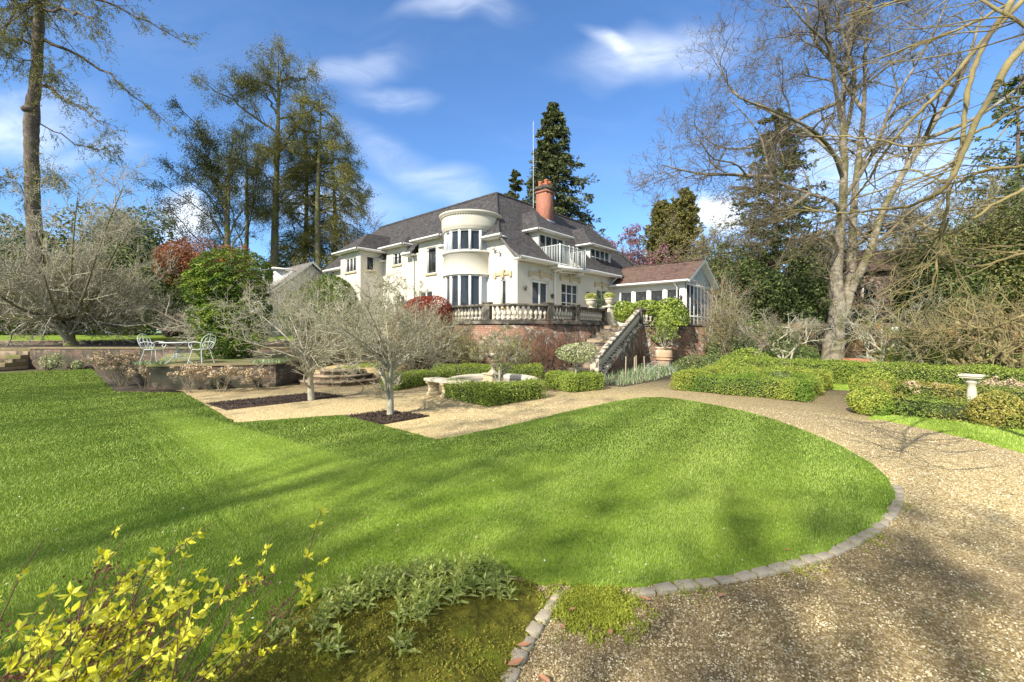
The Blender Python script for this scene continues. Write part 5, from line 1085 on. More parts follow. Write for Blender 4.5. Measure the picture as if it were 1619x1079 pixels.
bush('box_ball', 'golden rounded box ball on the path corner of the right parterre', (7.35, 8.75, 0), [((7.4, 8.85, .26), (.42, .42, .33))], 6000, .04, .55, 'box_y', 6, fill=.15, trunk_r=.012)
bush('box_ball', 'golden green box ball on the back left corner of the right parterre', (9.35, 11.1, 0), [((9.35, 11.1, .3), (.48, .48, .42))], 4500, .042, .55, 'box_y', 6, fill=.15, trunk_r=.012)
bush('box_ball', 'tall orange green box clump in the front side of the right parterre', (8.75, 7.55, 0), [((8.7, 7.65, .26), (.42, .38, .36))], 6000, .036, .55, 'box_o', 6, fill=.15, trunk_r=.012)
bush('box_ball', 'dark green box clump at the right edge of the frame in the parterre front', (9.35, 7.0, 0), [((9.35, 7.05, .25), (.5, .4, .33))], 6000, .036, .55, 'box', 6, fill=.15, trunk_r=.012)
hedge('long_hedge', 'long dark green clipped hedge running behind both parterres', [(8.5, 16.3), (10.7, 13.9), (14.2, 10.1)], .8, .72, 'box', wob=.05, leaf=.04, dens=1100)
sp_ = [(-1.40, 11.0), (-.53, 10.0), (.50, 10.95)]
hedge('box_hedge', 'dark green clipped box hedge wrapping the small standard tree in front of the fountain', sp_, .52, .44, 'box', wob=.025, leaf=.036, dens=1500)
sp2 = ring((1.72, 12.25), (.86, .51), (-.51, .86), .72, .72); hedge('box_hedge', 'small square box hedge around the variegated standard by the steps', sp2, .5, .46, 'box', closed=True, wob=.025, leaf=.038, dens=1300)
hedge('box_hedge', 'low box hedge block left of the stone bench', [XY(622, 12.6), XY(656, 13.6), XY(700, 14.6)], .55, .42, 'box', wob=.03)
hedge('box_hedge', 'shaded low box hedge right of the round brick steps', [XY(560, 15.0), XY(598, 15.6)], .7, .5, 'box', wob=.04)
hedge('box_hedge', 'low box hedge running behind the fountain below the retaining wall', [XY(700, 15.2), XY(780, 15.4), XY(842, 15.4)], .6, .5, 'box', wob=.05)

# ---- standard trees on the gravel
def standard(name, label, cat, base, hf, r, h, n1, seed, tr=.055, buds=None, lean=0.0, barks=('bark_grey', 'bark_grey'), flat=.6, lv3=5):
    x, y, z = base; b = np.array(base, float); top = b + np.array([lean, 0, hf])
    tr_ = [([tuple(b), tuple(b + np.array([lean * .3, .01, hf * .5])), tuple(top)], [tr * 1.25, tr, tr * .95])]
    a = np.linspace(0, 2 * math.pi, n1, endpoint=False) + rng.uniform(-.3, .3, n1)
    for k in range(n1):
        rr = r * rng.uniform(.7, 1.0); hh = h * rng.uniform(.22, 1.0); e = top + np.array([math.cos(a[k]) * rr, math.sin(a[k]) * rr, hh]); m = top + (e - top) * .45 + np.array([0, 0, .02 * h + rng.normal(0, .06)])
        tr_.append(([tuple(top - np.array([0, 0, .06 * (k % 3)])), tuple(m), tuple(e)], [tr * .36, tr * .22, tr * .06]))
    return bare_tree(name, label, cat, base, tr_, [(8, r * .50, .35, 7, .18, (0, 0, .11), 52, .28, .2), (5, r * .25, .35, 5, .18, (0, 0, .09), 48, .1, 0), (lv3, r * .11, .4, 3, .14, (0, 0, .08), 42, .1, 0)], barks, buds=buds, split=0, minr=.0050, sides=(9, 5, 4, 3, 3))
B = G(492, 633); standard('standard_tree', 'bare spreading standard tree in the long mulch bed, left of the two on the gravel', 'tree', (B[0], B[1], 0), 1.02, 2.0, 1.6, 12, 1, .068, (8000, .032, 'bud', .45), -.08, lv3=3)
B = G(617, 657); standard('standard_tree', 'round headed bare standard tree in the square mulch bed, nearest the lawn', 'tree', (B[0], B[1], 0), .98, 1.5, 1.3, 14, 2, .060, (11000, .028, 'bud', .45), 0, lv3=4)
B = (-.32, 11.15); standard('standard_tree', 'small twiggy standard tree rising from the square box hedge before the fountain', 'tree', (B[0], B[1], 0), .80, .72, .95, 8, 3, .035, (6000, .030, 'larch', .5), 0, lv3=5)
B = (1.92, 12.8); o = standard('standard_tree', 'variegated pale leaved standard tree in the small box hedge by the steps', 'tree', (B[0], B[1], 0), .75, .5, .55, 8, 4, .035, None, 0, lv3=3)
p_, d_ = shell_pts(2600, (B[0], B[1], 1.08), (.62, .6, .34), .45, .3); lb = MB(); leaves(lb, p_, .06, .5, nvec=d_ + np.array([0, 0, .6]), spread=.7); lb.build('foliage', LM['varieg'], o)

# ---- twiggy shrubs below and beside the wall
def twiggy(name, label, base, r, h, n=40, bark='twig', buds=(6000, .04, 'ivy', .5), cat='shrub', wig=.13, lv=(6, 5, 4), spread=.55, tr=.02, group=None, sides=(5, 4, 3, 3, 3)):
    b = np.array(base, float); T = []
    for k in range(n):
        a = rng.uniform(0, 6.283); rr = rng.uniform(.15, 1) * r; s_ = b + np.array([math.cos(a), math.sin(a), 0]) * rng.uniform(0, spread * .3) * r; hh = h * (1.05 - .45 * (rr / r) ** 2) * rng.uniform(.7, 1.05)
        e = b + np.array([math.cos(a) * rr, math.sin(a) * rr, hh]); m = (s_ + e) / 2 + np.array([math.cos(a) * .08 * r, math.sin(a) * .08 * r, -.02 * h]) + rng.normal(0, .04 * h, 3); T.append(([tuple(s_), tuple(m), tuple(e)], [tr, tr * .7, tr * .25]))
    return bare_tree(name, label, cat, base, T, [(lv[0], h * .34, .4, 5, wig, (0, 0, .06), 38, .25, 0), (lv[1], h * .17, .4, 4, wig, (0, 0, .04), 40, .1, 0)] + ([(lv[2], h * .08, .4, 3, wig, (0, 0, .02), 40, .1, 0)] if lv[2] else []), ('bark' if bark != 'bark_grey' else bark, bark), buds=buds, split=0, minr=.003, sides=sides, group=group)
x, y = XY(655, 15.6); twiggy('twiggy_shrub', 'dense brown twiggy shrub right behind the front standard tree, left of the fountain wall', (x, y, .0), 1.15, 2.25, 46)
x, y = XY(560, 16.6); twiggy('twiggy_shrub', 'broad dense twiggy shrub between the two standard trees below the house', (x, y, .42), 1.7, 2.0, 46)
x, y = XY(732, 16.6); twiggy('twiggy_shrub', 'olive twiggy shrub against the retaining wall behind the fountain', (x, y, .0), .8, 1.55, 24, buds=(5000, .045, 'larch', .5))
x, y = XY(855, 16.6); twiggy('wall_climber', 'bare climber sprawling over the brick retaining wall above the fountain', (x, y, .0), 1.0, 1.8, 15, 'bark_red', (1800, .04, 'rust', .5), 'climber')
x, y = XY(895, 17.0); twiggy('wall_climber', 'reddish bare climber on the brick wall near the foot of the steps', (x, y, .0), .7, 1.5, 10, 'bark_red', (900, .04, 'rust', .5), 'climber')
x, y = XY(805, 16.3); twiggy('wall_climber', 'brown climber with a few pale leaves on the wall behind the small standard tree', (x, y, .0), .8, 1.7, 13, 'twig', (1500, .05, 'larch', .5), 'climber')
x, y = XY(628, 20.5); standard('pale_shrub', 'pale budded magnolia shrub standing up against the cream house wall', 'shrub', (x, y, .8), .7, 1.15, 2.5, 12, 5, .05, (7000, .06, 'bud', .5), 0, ('bark_grey', 'bark_grey'), lv3=3)
x, y = XY(470, 19.0); twiggy('pale_shrub', 'tall bare grey shrub behind the left standard tree in front of the outbuilding', (x, y, .7), 1.0, 3.6, 14, 'bark_grey', (1800, .05, 'bud', .5))
x, y = XY(672, 18.7); bush('red_shrub', 'dome of glossy red leaved photinia beside the left end of the balustrade', (x, y, .5), [((x, y, 2.45), (1.15, 1.0, .86)), ((x - .9, y + .5, 2.1), (.8, .7, .5))], 16000, .08, .42, 'red', 16, fill=.25, trunk_r=.03)
x, y = XY(708, 17.6); twiggy('twiggy_shrub', 'brown bare shrub under the photinia at the left end of the retaining wall', (x, y, 0), .9, 2.1, 34)
for (cx_, D, h_, r_, lab) in ((498, 21, 2.9, 1.35, 'dark golden green mahonia like shrub in front of the outbuilding wall'), (532, 20.5, 3.35, 1.25, 'rounded golden conifer shrub against the left end of the house')):
    x, y = XY(cx_, D); bush('evergreen_shrub', lab, (x, y, .8), [((x, y, h_ * .55 + .9), (r_, r_, h_ * .48))], 17000, .11, .35, 'bright', 12, fill=.3, lump=.3, axis=np.array([0, 0, -.6]))

# ---- clipped conifer by the table: flat sprays in tiers, two lobes
def cloud_conifer():
    D = 15.8; x, y = XY(366, D); z = .75; o = empty('clipped_conifer', 'big bright green clipped conifer with layered sprays behind the white table', 'tree', (x, y, z)); lb = MB(); s_ = D / F
    lobes = [((.05, 0, 3.1), (1.30, 1.2, .98)), ((-.65, -.2, 2.75), (.8, .9, .85)), ((.35, -.2, 1.75), (1.15, 1.05, .62)), ((-.35, -.3, 1.55), (.85, .85, .7)), ((.3, -.35, .85), (1.1, 1.0, .55)), ((-.05, -.2, .45), (.9, .9, .5))]
    for (c, r), k in zip(lobes, (17000, 8000, 9000, 7000, 7000, 4000)):
        p, d = shell_pts(k, (x + c[0], y + c[1], z + c[2] - .1), r, .25, .20, clumps=60)
        ph = np.sin(p[:, 2] * 19 + np.sin(p[:, 0] * 7 + c[0]) * 2.2 + np.cos(p[:, 1] * 6) * 1.4 + np.sin(p[:, 0] * 2.3) * 2); p += d * (.07 * ph)[:, None]; q_ = (ph > -.25) | (rng.uniform(0, 1, len(p)) < .12); p, d = p[q_], d[q_]
        leaves(lb, p, .12, .34, nvec=np.array([0, 0, 1.0]) + d * .5, spread=.55, axis=d * np.array([1, 1, .35]) + np.array([0, 0, .12]), axj=.4)
    lb.build('foliage', LM['bright'], o); mb = MB(); tubes(mb, [[(x, y, z), (x + .05, y, z + 1.2), (x, y, z + 2.6), (x, y, z + 3.8)]], [[.16, .13, .09, .03]], 8)
    s0 = np.tile([[x, y, z + .6]], (40, 1)) + np.column_stack([np.zeros((40, 2)), rng.uniform(0, 2.6, 40)]); pt, rd = grow(s0, rng.normal(0, 1, (40, 3)) * np.array([1, 1, .3]), 1.0, .03, 5, .12); tubes(mb, pt, rd, 4); mb.build('trunk', M['bark'], o)
cloud_conifer()

# ---- laurel at the head of the steps
x, y = 7.4, 21.3
bush('laurel', 'glossy yellow green laurel spilling over the brick wall beside the steps', (7.6, 21.6, 2.0), [((6.7, 21.1, 2.78), (.95, .6, .52)), ((7.75, 20.9, 2.55), (.95, .6, .78)), ((5.75, 22.0, 2.75), (.72, .5, .58)), ((7.8, 20.5, 1.75), (.7, .4, .6))], 15000, .13, .42, 'laurel', 12, 'bark_grey', fill=.4, lump=.28, trunk_r=.03)
x, y = XY(1052, 20.2); twiggy('twiggy_shrub', 'branching evergreen shrub growing out of the big terracotta pot', (x, y + .1, .9), .55, 1.35, 12, 'bark_grey', (1500, .10, 'laurel', .45), lv=(5, 4, 0))

# ---- hydrangeas with dry heads
def hydrangea(cx_, cy_, z, h, r, n, label, dens=1):
    p = G(cx_, cy_, z); x, y = p[0], p[1]; o = empty('hydrangea', label, 'shrub', (x, y, z), 'hydrangeas with dry flower heads')
    b = np.tile([[x, y, z]], (n, 1)) + rng.normal(0, .12 * r, (n, 3)) * np.array([1, 1, 0]); a = rng.uniform(0, 6.28, n); d = np.column_stack([np.cos(a) * r * rng.uniform(.1, 1, n), np.sin(a) * r * rng.uniform(.1, 1, n), h * rng.uniform(.7, 1, n)])
    pts, rd = grow(b, d, np.linalg.norm(d, axis=1), .007, 6, .06, (0, 0, .02), .6); mb = MB(); tubes(mb, pts, rd, 4); s2, d2, r2, _ = spawn(pts, rd, 2, .35, .9, 35); p2, q2_ = grow(s2, d2, h * .4, .005, 4, .08, (0, 0, .08), .6); tubes(mb, p2, q2_, 3); mb.build('stems', M['twig'], o)
    tips = np.concatenate([pts[:, -1], p2[rng.uniform(0, 1, len(p2)) < .5, -1]]); lb = MB(); c = np.repeat(tips, 46, 0) + nrm(rng.normal(0, 1, (len(tips) * 46, 3))) * np.array([.085, .085, .055]) * rng.uniform(.6, 1, (len(tips) * 46, 1)); leaves(lb, c, .048, .8); lb.build('flower_heads', LM['dry'], o)
hydrangea(195, 612, 0, .95, .75, 46, 'largest dense clump of dry hydrangea stems at the left end of the low brick wall'); hydrangea(176, 600, 0, .8, .6, 26, 'hydrangea with pale dry heads at the back of the corner bed')
hydrangea(232, 617, 0, .6, .4, 12, 'thin hydrangea at the corner of the low brick wall under the left chair'); hydrangea(300, 621, 0, .72, .42, 12, 'hydrangea with dry heads against the low wall below the table')
hydrangea(352, 620, 0, .72, .5, 12, 'wide hydrangea with dry heads against the low wall below the clipped conifer'); hydrangea(405, 618, 0, .55, .4, 8, 'sparse hydrangea near the right end of the low wall')
hydrangea(1465, 633, 0, .38, .45, 16, 'dry brown hydrangea inside the right parterre left of the birdbath'); hydrangea(1590, 632, 0, .45, .6, 20, 'pink brown hydrangea inside the right parterre right of the birdbath')
for (cx_, cy_, s_, lab) in ((82, 585, .55, 'yellow variegated small shrub against the long garden wall'), (122, 584, .3, 'tiny yellow shrub against the long garden wall right of a larger one')):
    p = G(cx_, cy_); bush('small_shrub', lab, (p[0], p[1], 0), [((p[0], p[1], s_ * .7), (s_ * .8, s_ * .6, s_ * .7))], 500, .11, .4, 'varieg', 6, fill=.6)
def clump(label, x, y, z, r, h, n, mat, wid=.02, name='leafy_clump', cat='plant', axisj=.35):
    a = rng.uniform(0, 6.28, n); rr = r * np.sqrt(rng.uniform(0, 1, n)); c = np.column_stack([x + np.cos(a) * rr, y + np.sin(a) * rr * .8, np.full(n, z)]); hh = h * rng.uniform(.5, 1, n); ln = np.column_stack([rng.normal(0, axisj, n), rng.normal(0, axisj, n), np.ones(n)]); ln = nrm(ln)
    w = wid; th = rng.uniform(0, 3.14, n); s_ = np.column_stack([np.cos(th), np.sin(th), np.zeros(n)]) * w / 2
    V = np.stack([c - s_ * .6, c + s_ * .6, c + ln * hh[:, None] * .55 + s_, c + ln * hh[:, None] + np.column_stack([ln[:, :2] * hh[:, None] * .5, -.1 * hh]), c + ln * hh[:, None] * .55 - s_], 1); mb = MB(); mb.add(V.reshape(-1, 3), np.arange(n * 5).reshape(n, 5)); return tag(mb.build(name, LM[mat], loc=(x, y, z)), label, cat)
p = XY(238, 12.7); clump('green bulb leaves on the mossy wall top under the left white chair', p[0], p[1], .74, .45, .14, 220, 'bulb')
p = XY(420, 13.2); clump('grey green low leaves on the wall top right of the clipped conifer', p[0] + .1, p[1], .74, .5, .16, 260, 'bulb')

# ---- bulb bed by the steps
BB = px((930, 592), (940, 610), (985, 612), (1040, 602), (1078, 590), (1070, 577), (1000, 575))
k = 5200; pts_ = np.array(BB); x = rng.uniform(pts_[:, 0].min(), pts_[:, 0].max(), k); y = rng.uniform(pts_[:, 1].min(), pts_[:, 1].max(), k); ok = inpoly(x, y, BB)
mb = MB(); prism(mb, BB, -.02, .02); struct(mb.build('bulb_bed', M['soil']))
x, y = x[ok], y[ok]; n = len(x); h_ = rng.uniform(.12, .34, n); d = nrm(np.column_stack([rng.normal(0, .3, (n, 2)), np.ones(n)])); c = np.column_stack([x, y, np.full(n, .02)]); th = rng.uniform(0, 3.14, n); s_ = np.column_stack([np.cos(th), np.sin(th), 0 * th]) * .009
V = np.stack([c - s_, c + s_, c + d * h_[:, None]], 1); mb = MB(); mb.add(V.reshape(-1, 3), np.arange(n * 3).reshape(n, 3)); fl = c[::16] + d[::16] * h_[::16, None]; o = mb.build('spring_bulbs', LM['bulb']); tag(o, 'grey green bulb leaves and silvery low plants in the bed below the steps', 'plants', kind='stuff')
mb = MB(); leaves(mb, np.repeat(fl[:26], 6, 0) + rng.normal(0, .02, (len(fl[:26]) * 6, 3)), .045, .7); tag(mb.build('white_flowers', LM['white_flower']), 'scattered small white daffodil flowers below the steps', 'flowers', kind='stuff')
# net cloche over part of the bed
mb = MB(); x0, y0 = XY(1045, 17.2)
tube_path(mb, [(x0 - .7, y0 - .2, 0), (x0, y0, .45), (x0 + .75, y0 + .1, .0)], .008, 5); tube_path(mb, [(x0 - .5, y0 + .9, 0), (x0 + .1, y0 + 1, .45), (x0 + .9, y0 + 1.1, .0)], .008, 5)
for k in range(15):
    t = k / 14; a_ = np.array((x0 - .7 + 1.45 * t, y0 - .2 + .3 * t, .45 * math.sin(math.pi * t))); b_ = np.array((x0 - .5 + 1.4 * t, y0 + .9 + .2 * t, .45 * math.sin(math.pi * t))); tubes(mb, [[a_, b_]], [[.003, .003]], 3)
tag(mb.build('net_cloche', M['grey_paint'], loc=(x0, y0, 0)), 'pale netting cloche over the bed in front of the terracotta pot', 'cloche')

# ---- front bed perennials
def perennials():
    spots = []
    for (cx_, cy_, r, n) in ((640, 905, .30, 26), (720, 890, .30, 30), (770, 900, .16, 16), (600, 935, .22, 18), (560, 965, .12, 10), (680, 940, .22, 16), (740, 925, .20, 16), (655, 985, .10, 8), (630, 1030, .04, 3), (515, 990, .10, 6), (700, 960, .12, 7), (545, 920, .08, 5), (790, 935, .1, 6), (525, 1035, .06, 3), (450, 1000, .05, 3)):
        p = G(cx_, cy_, .12)
        for _ in range(n): spots.append((p[0] + rng.normal(0, r * .55), p[1] + rng.normal(0, r * .28)))
    spots = [s_ for s_ in spots if inpoly(np.array([s_[0]]), np.array([s_[1]]), bed)[0]][:190]
    for i, (x, y) in enumerate(spots):
        z = moundz(x, y); n = int(rng.integers(9, 17)); h = rng.uniform(.06, .15); mb = MB(); lx, ly = rng.normal(0, .012, 2); tubes(mb, [[(x, y, z - .01), (x + lx * .5, y + ly * .5, z + h * .5), (x + lx, y + ly, z + h)]], [[.0025, .0022, .0018]], 4)
        for k in range(n):
            t = (k + 1) / n; a = k * 2.4 + rng.uniform(-.3, .3); L = rng.uniform(.045, .085) * (1.1 - .5 * t); el = .2 + .9 * t; w = L * .15; c = np.array([x + lx * t, y + ly * t, z + h * t]); d = np.array([math.cos(a) * math.cos(el), math.sin(a) * math.cos(el), math.sin(el)]); s_ = np.array([-math.sin(a), math.cos(a), 0]) * w
            m_ = c + d * L * .5; e = c + d * L + np.array([math.cos(a) * L * .15, math.sin(a) * L * .15, -L * .22]); mb.add([c, m_ + s_, e, m_ - s_, m_ - np.array([0, 0, w * .5])], [[0, 1, 4], [1, 2, 4], [0, 4, 3], [4, 2, 3]])
        o = mb.build('perennial_shoot', LM['perennial'], loc=(x, y, z)); tag(o, 'leafy green perennial shoot growing in the mossy front bed', 'plant', 'perennial shoots in the front bed')
perennials()

# ---- spirea in the bottom left corner
def spirea():
    base = np.array((-1.62, 1.20, 0)); o = empty('spirea', 'leaning brown stemmed shrub with fresh yellow leaves in the bottom left corner', 'shrub', base)
    n = 84; b = base + rng.normal(0, 1, (n, 3)) * np.array([.20, .12, 0]); a = rng.uniform(-1, 1, n); d = np.column_stack([.30 + .62 * rng.uniform(-1.0, 1, n), .35 + rng.normal(0, .30, n), rng.uniform(.75, 1.4, n)])
    L = rng.uniform(.5, 1.0, n); pts, rd = grow(b, d, L, .0042, 9, .06, (.015, 0, -.015), .45); mb = MB(); tubes(mb, pts, rd, 5)
    s2, d2, r2, u2 = spawn(pts, rd, 4, .3, .97, 32, .6); p2, q2_ = grow(s2, d2, rng.uniform(.12, .32, len(s2)), .0022, 6, .09, (0, 0, .03), .5); tubes(mb, p2, q2_, 4); mb.build('stems', M['bark_red'], o)
    lb = MB(); P2 = np.concatenate([p2[:, 2:].reshape(-1, 3), pts[:, 4:].reshape(-1, 3)]); sel = P2[rng.uniform(0, 1, len(P2)) < .50]; m = 8; c = np.repeat(sel, m, 0)
    N = len(c); dd = nrm(rng.normal(0, 1, (N, 3)) + np.array([.15, 0, .55])); Ls = rng.uniform(.018, .044, N)[:, None]; sd = nrm(np.cross(dd, rng.normal(0, 1, (N, 3)))) * Ls * .22; e = c + dd * Ls; mid = c + dd * Ls * .5; up_ = np.cross(sd, dd); up_ = nrm(up_) * Ls * .08
    V = np.stack([c, mid + sd + up_, e, mid - sd + up_, mid], 1); ix = np.arange(N)[:, None] * 5; f = np.concatenate([ix + np.array(q_) for q_ in ((0, 1, 4), (1, 2, 4), (0, 4, 3), (4, 2, 3))]); lb.add(V.reshape(-1, 3), f); lb.build('leaves', LM['yellow'], o)
    tips = pts[rng.permutation(n)[:20], -1]; hb_ = MB(); c = np.repeat(tips, 60, 0); c = c + rng.normal(0, 1, c.shape) * np.array([.036, .036, .009]); leaves(hb_, c, .013, .8); hb_.build('seed_heads', LM['seed'], o)
rng = np.random.default_rng(5); spirea()

# ---- left background: grey magnolia, dark hedgerow
B = (-23.2 + .0, 22.3, .98); x, y = XY(112, 22.3)
T = [([(x, y, .9), (x - .1, y, 1.6), (x + .1, y - .1, 2.2)], [.30, .22, .18])]
for k in range(20):
    a = k * 2 * math.pi / 20 + rng.uniform(-.2, .2); rr = 6.4 * rng.uniform(.45, 1.05) * (1 if math.sin(a) < .3 else .7); hh = rng.uniform(1.0, 7.3) * (1 if k % 4 else .5); T.append(([(x, y, 1.5 + .05 * k), (x + math.cos(a) * rr * .3, y + math.sin(a) * rr * .3, 2.0 + hh * .2), (x + math.cos(a) * rr * .7, y + math.sin(a) * rr * .6, 1.9 + hh * .68), (x + math.cos(a) * rr, y + math.sin(a) * rr * .8, 1.8 + hh)], [.10, .06, .035, .012]))
bare_tree('magnolia_tree', 'wide spreading bare grey magnolia with low forking trunk behind the long wall', 'tree', (x, y, .9), T, [(12, 2.2, .4, 7, .17, (0, 0, .06), 50, .2, 0), (7, 1.05, .4, 5, .19, (0, 0, .06), 48, .1, 0), (5, .5, .4, 4, .18, (0, 0, .05), 45, .1, 0)], ('bark_moss', 'bark_grey'), buds=(16000, .07, 'bud', .4), split=0, minr=.012)
x, y = XY(285, 21.5); T = []
for k in range(7):
    a = R(150) + rng.uniform(-.9, .9); T.append(([(x + 2.0, y, 1.0), (x + 1.2, y, 1.6), (x + math.cos(a) * 1.2, y + math.sin(a), 2.0 + rng.uniform(-.3, .8)), (x + math.cos(a) * 2.4, y + math.sin(a) * 1.8, 2.1 + rng.uniform(-.3, 1.1))], [.09, .07, .04, .01]))
bare_tree('leaning_tree', 'small pale twigged tree leaning left from behind the clipped conifer', 'tree', (x + 2, y, .98), T, [(8, 1.1, .4, 6, .18, (0, 0, .03), 50, .2, 0), (7, .5, .4, 5, .2, (0, 0, .03), 48, .1, 0), (4, .25, .4, 4, .2, (0, 0, .02), 45, .1, 0)], ('bark', 'bark_grey'), split=0, minr=.005)
def mass(label, cx_, D, z0, z1, rx, ry, n, mat, leaf=.26, name='evergreen_shrub', cat='shrub', blobs=None, lump=.35, fill=.4, bark='bark'):
    x, y = XY(cx_, D); h = z1 - z0; r = random.Random(int(cx_ * 7 + D)); bl = [((x, y, z0 + h * .5), (rx * .8, ry * .8, h * .5))]
    for k in range(blobs or 5): a = r.uniform(0, 6.28); bl.append(((x + math.cos(a) * rx * .5, y + math.sin(a) * ry * .5, z0 + h * r.uniform(.3, .72)), (rx * r.uniform(.35, .55), ry * .5, h * r.uniform(.2, .3))))
    return bush(name, label, (x, y, z0), bl, n, leaf, .45, mat, 6, bark, cat, lump=lump, fill=fill, trunk_r=.08, clumps=40)
mass('dark evergreen mass at the far left edge behind the magnolia', -20, 34, 1.2, 11.0, 6, 3, 12000, 'dark', .34, 'evergreen_tree', 'tree')
mass('dark green rounded tree behind the left part of the magnolia', 70, 33, 1.2, 9.6, 5, 3, 12000, 'dark', .32, 'evergreen_tree', 'tree')
mass('olive topped evergreen behind the middle of the magnolia crown', 150, 33, 1.2, 11.2, 4.6, 3, 12000, 'ivy', .32, 'evergreen_tree', 'tree')
mass('dark holly like tree between the magnolia and the rusty shrub', 215, 32, 1.2, 10.6, 3.6, 3, 11000, 'dark', .30, 'evergreen_tree', 'tree')
mass('deep green evergreen below the rusty shrub beside the magnolia', 270, 29, 1.2, 7.0, 3.4, 2.4, 11000, 'dark', .26)
mass('shaded dark shrub left of the clipped conifer', 320, 27, 1.2, 5.6, 2.2, 2, 6000, 'dark', .22)
mass('wide low dark shrubbery under the left side of the magnolia', 30, 32, 1.4, 6.2, 6.5, 1.4, 14000, 'dark', .24)
mass('low dark shrubbery under the right side of the magnolia', 190, 32, 1.4, 6.0, 6.5, 1.4, 14000, 'dark', .24)
mass('rust red leaved shrub top left of the clipped conifer', 305, 27.5, 4.6, 7.9, 2.5, 1.8, 9000, 'rust', .14, 'rusty_shrub')
mass('smaller rust red shrub just behind the clipped conifer top', 378, 28.5, 4.2, 7.6, 1.6, 1.5, 5000, 'rust', .14, 'rusty_shrub')
mass('mid green bushy evergreen behind the outbuilding roof', 400, 36, 1.2, 8.0, 3.2, 2.5, 7000, 'ivy', .28, 'evergreen_tree', 'tree')
mass('dark pine like tree low between the tall larches', 468, 44, 1.2, 11.5, 3.6, 3, 8000, 'dark', .30, 'evergreen_tree', 'tree')
mass('dark shrub between the outbuilding and the house tower', 500, 33, 1.2, 6.2, 2.4, 2, 5000, 'dark', .25)
mass('olive shrub behind the house tower at its left', 535, 40, 1.2, 9.0, 2.8, 2, 6000, 'ivy', .25)

# ---- the great larch at far left
def larch():
    D = 29.0; x, y = XY(52, D); z = 1.0; s_ = D / F; o = empty('larch_tree', 'very tall larch with scarred bare trunk and long drooping branches at far left', 'tree', (x, y, z)); mb = MB()
    pz = [(60, 480, .55), (52, 330, .50), (50, 240, .47), (50, 190, .52), (55, 140, .40), (60, 60, .36), (64, -40, .32), (66, -200, .25), (67, -360, .08)]
    tp = smooth_path([(*P(a, b, D),) for a, b, c in pz], 6); rr = np.interp(np.linspace(0, 1, len(tp)), np.linspace(0, 1, len(pz)), [c for *_, c in pz]); tp += rng.normal(0, .025, tp.shape); tubes(mb, tp, rr * .78, 12)
    kn = P(42, 176, D); lathe(mb, [(0, -.2), (.35, -.15), (.42, .05), (.3, .2), (0, .25)], kn[0] + .35, kn[1] - .15, 8, kn[2])
    br = []
    def B_(pts, r0, dz=0): br.append((smooth_path([tuple(P(a, b, D) + np.array([0, dd, 0])) for a, b, dd in pts], 4), r0))
    B_([(62, 132, 0), (95, 148, -.6), (130, 172, -1), (180, 200, -1.6), (240, 240, -2.2)], .13); B_([(62, 60, 0), (110, 78, .8), (150, 105, 1.4), (190, 140, 2), (232, 180, 2.6)], .12)
    B_([(64, 20, 0), (120, 32, -1), (170, 55, -2), (205, 75, -2.6), (228, 108, -3)], .12); B_([(65, -40, 0), (120, -20, .5), (180, 0, 1), (230, 25, 1.5), (278, 42, 2)], .12)
    B_([(65, -20, 0), (110, 0, -1.4), (160, 12, -2.6), (215, 30, -3.5), (270, 62, -4)], .11); B_([(58, 68, 0), (30, 70, -.6), (5, 50, -1.2), (-40, 60, -2)], .12); B_([(60, 20, 0), (25, 25, .8), (-10, 45, 1.5), (-50, 80, 2)], .12)
    B_([(62, -60, 0), (20, -40, -1), (-15, 0, -2), (-45, 30, -2.4)], .11); B_([(62, 95, 0), (45, 105, -1), (42, 90, -2)], .05); B_([(60, 150, 0), (80, 138, -.4), (100, 128, -.8), (118, 130, -1)], .05)
    B_([(55, 190, 0), (90, 215, 1), (120, 222, 1.6), (142, 215, 2)], .05); B_([(58, 300, 0), (85, 290, -.5), (105, 285, -1), (130, 296, -1.4)], .05); B_([(56, 320, 0), (40, 300, -.5), (15, 280, -1)], .05)
    for k in range(26): z_ = rng.uniform(-340, 0); a = rng.uniform(-1, 1); B_([(64, z_, 0), (64 + a * 70, z_ + 20, rng.uniform(-2, 2)), (64 + a * 150, z_ + 70, rng.uniform(-4, 4)), (64 + a * 215, z_ + 130, rng.uniform(-5, 5))], .10)
    lb = MB(); PT, RD = [], []
    for p, r0 in br: ix = np.linspace(0, len(p) - 1, 12); q_ = np.stack([np.interp(ix, np.arange(len(p)), p[:, j]) for j in range(3)], -1); PT.append(q_); RD.append(np.linspace(r0, .015, 12))
    PT, RD = np.array(PT), np.array(RD); PT[:, 1:] += rng.normal(0, .10, PT[:, 1:].shape); tubes(mb, PT, RD, 5); mb.build('trunk', M['bark_scarred'], o, smooth=True)
    cr = MB(); s2, d2, r2, u2 = spawn(PT, RD, 32, .12, 1, 55, .4, .3); p2, q2_ = grow(s2, d2, rng.uniform(.6, 1.9, len(s2)) * (1.15 - .4 * u2), np.maximum(r2 * .6, .012), 6, .12, (0, 0, -.10), .3); tubes(cr, p2, q2_, 3)
    s3, d3, r3, _ = spawn(p2, q2_, 6, .15, 1, 50, .5); p3, q3_ = grow(s3, d3, rng.uniform(.2, .7, len(s3)), .009, 4, .15, (0, 0, -.18), .4); tubes(cr, p3, q3_, 3); cr.build('branches', M['bark'], o)
    c = p3[:, 1:].reshape(-1, 3); c = np.concatenate([c + rng.normal(0, .05, c.shape) for _ in range(3)]); leaves(lb, c, .11, .38, axis=np.array([0, 0, -.7]), axj=.6); lb.build('crown', LM['larch'], o)
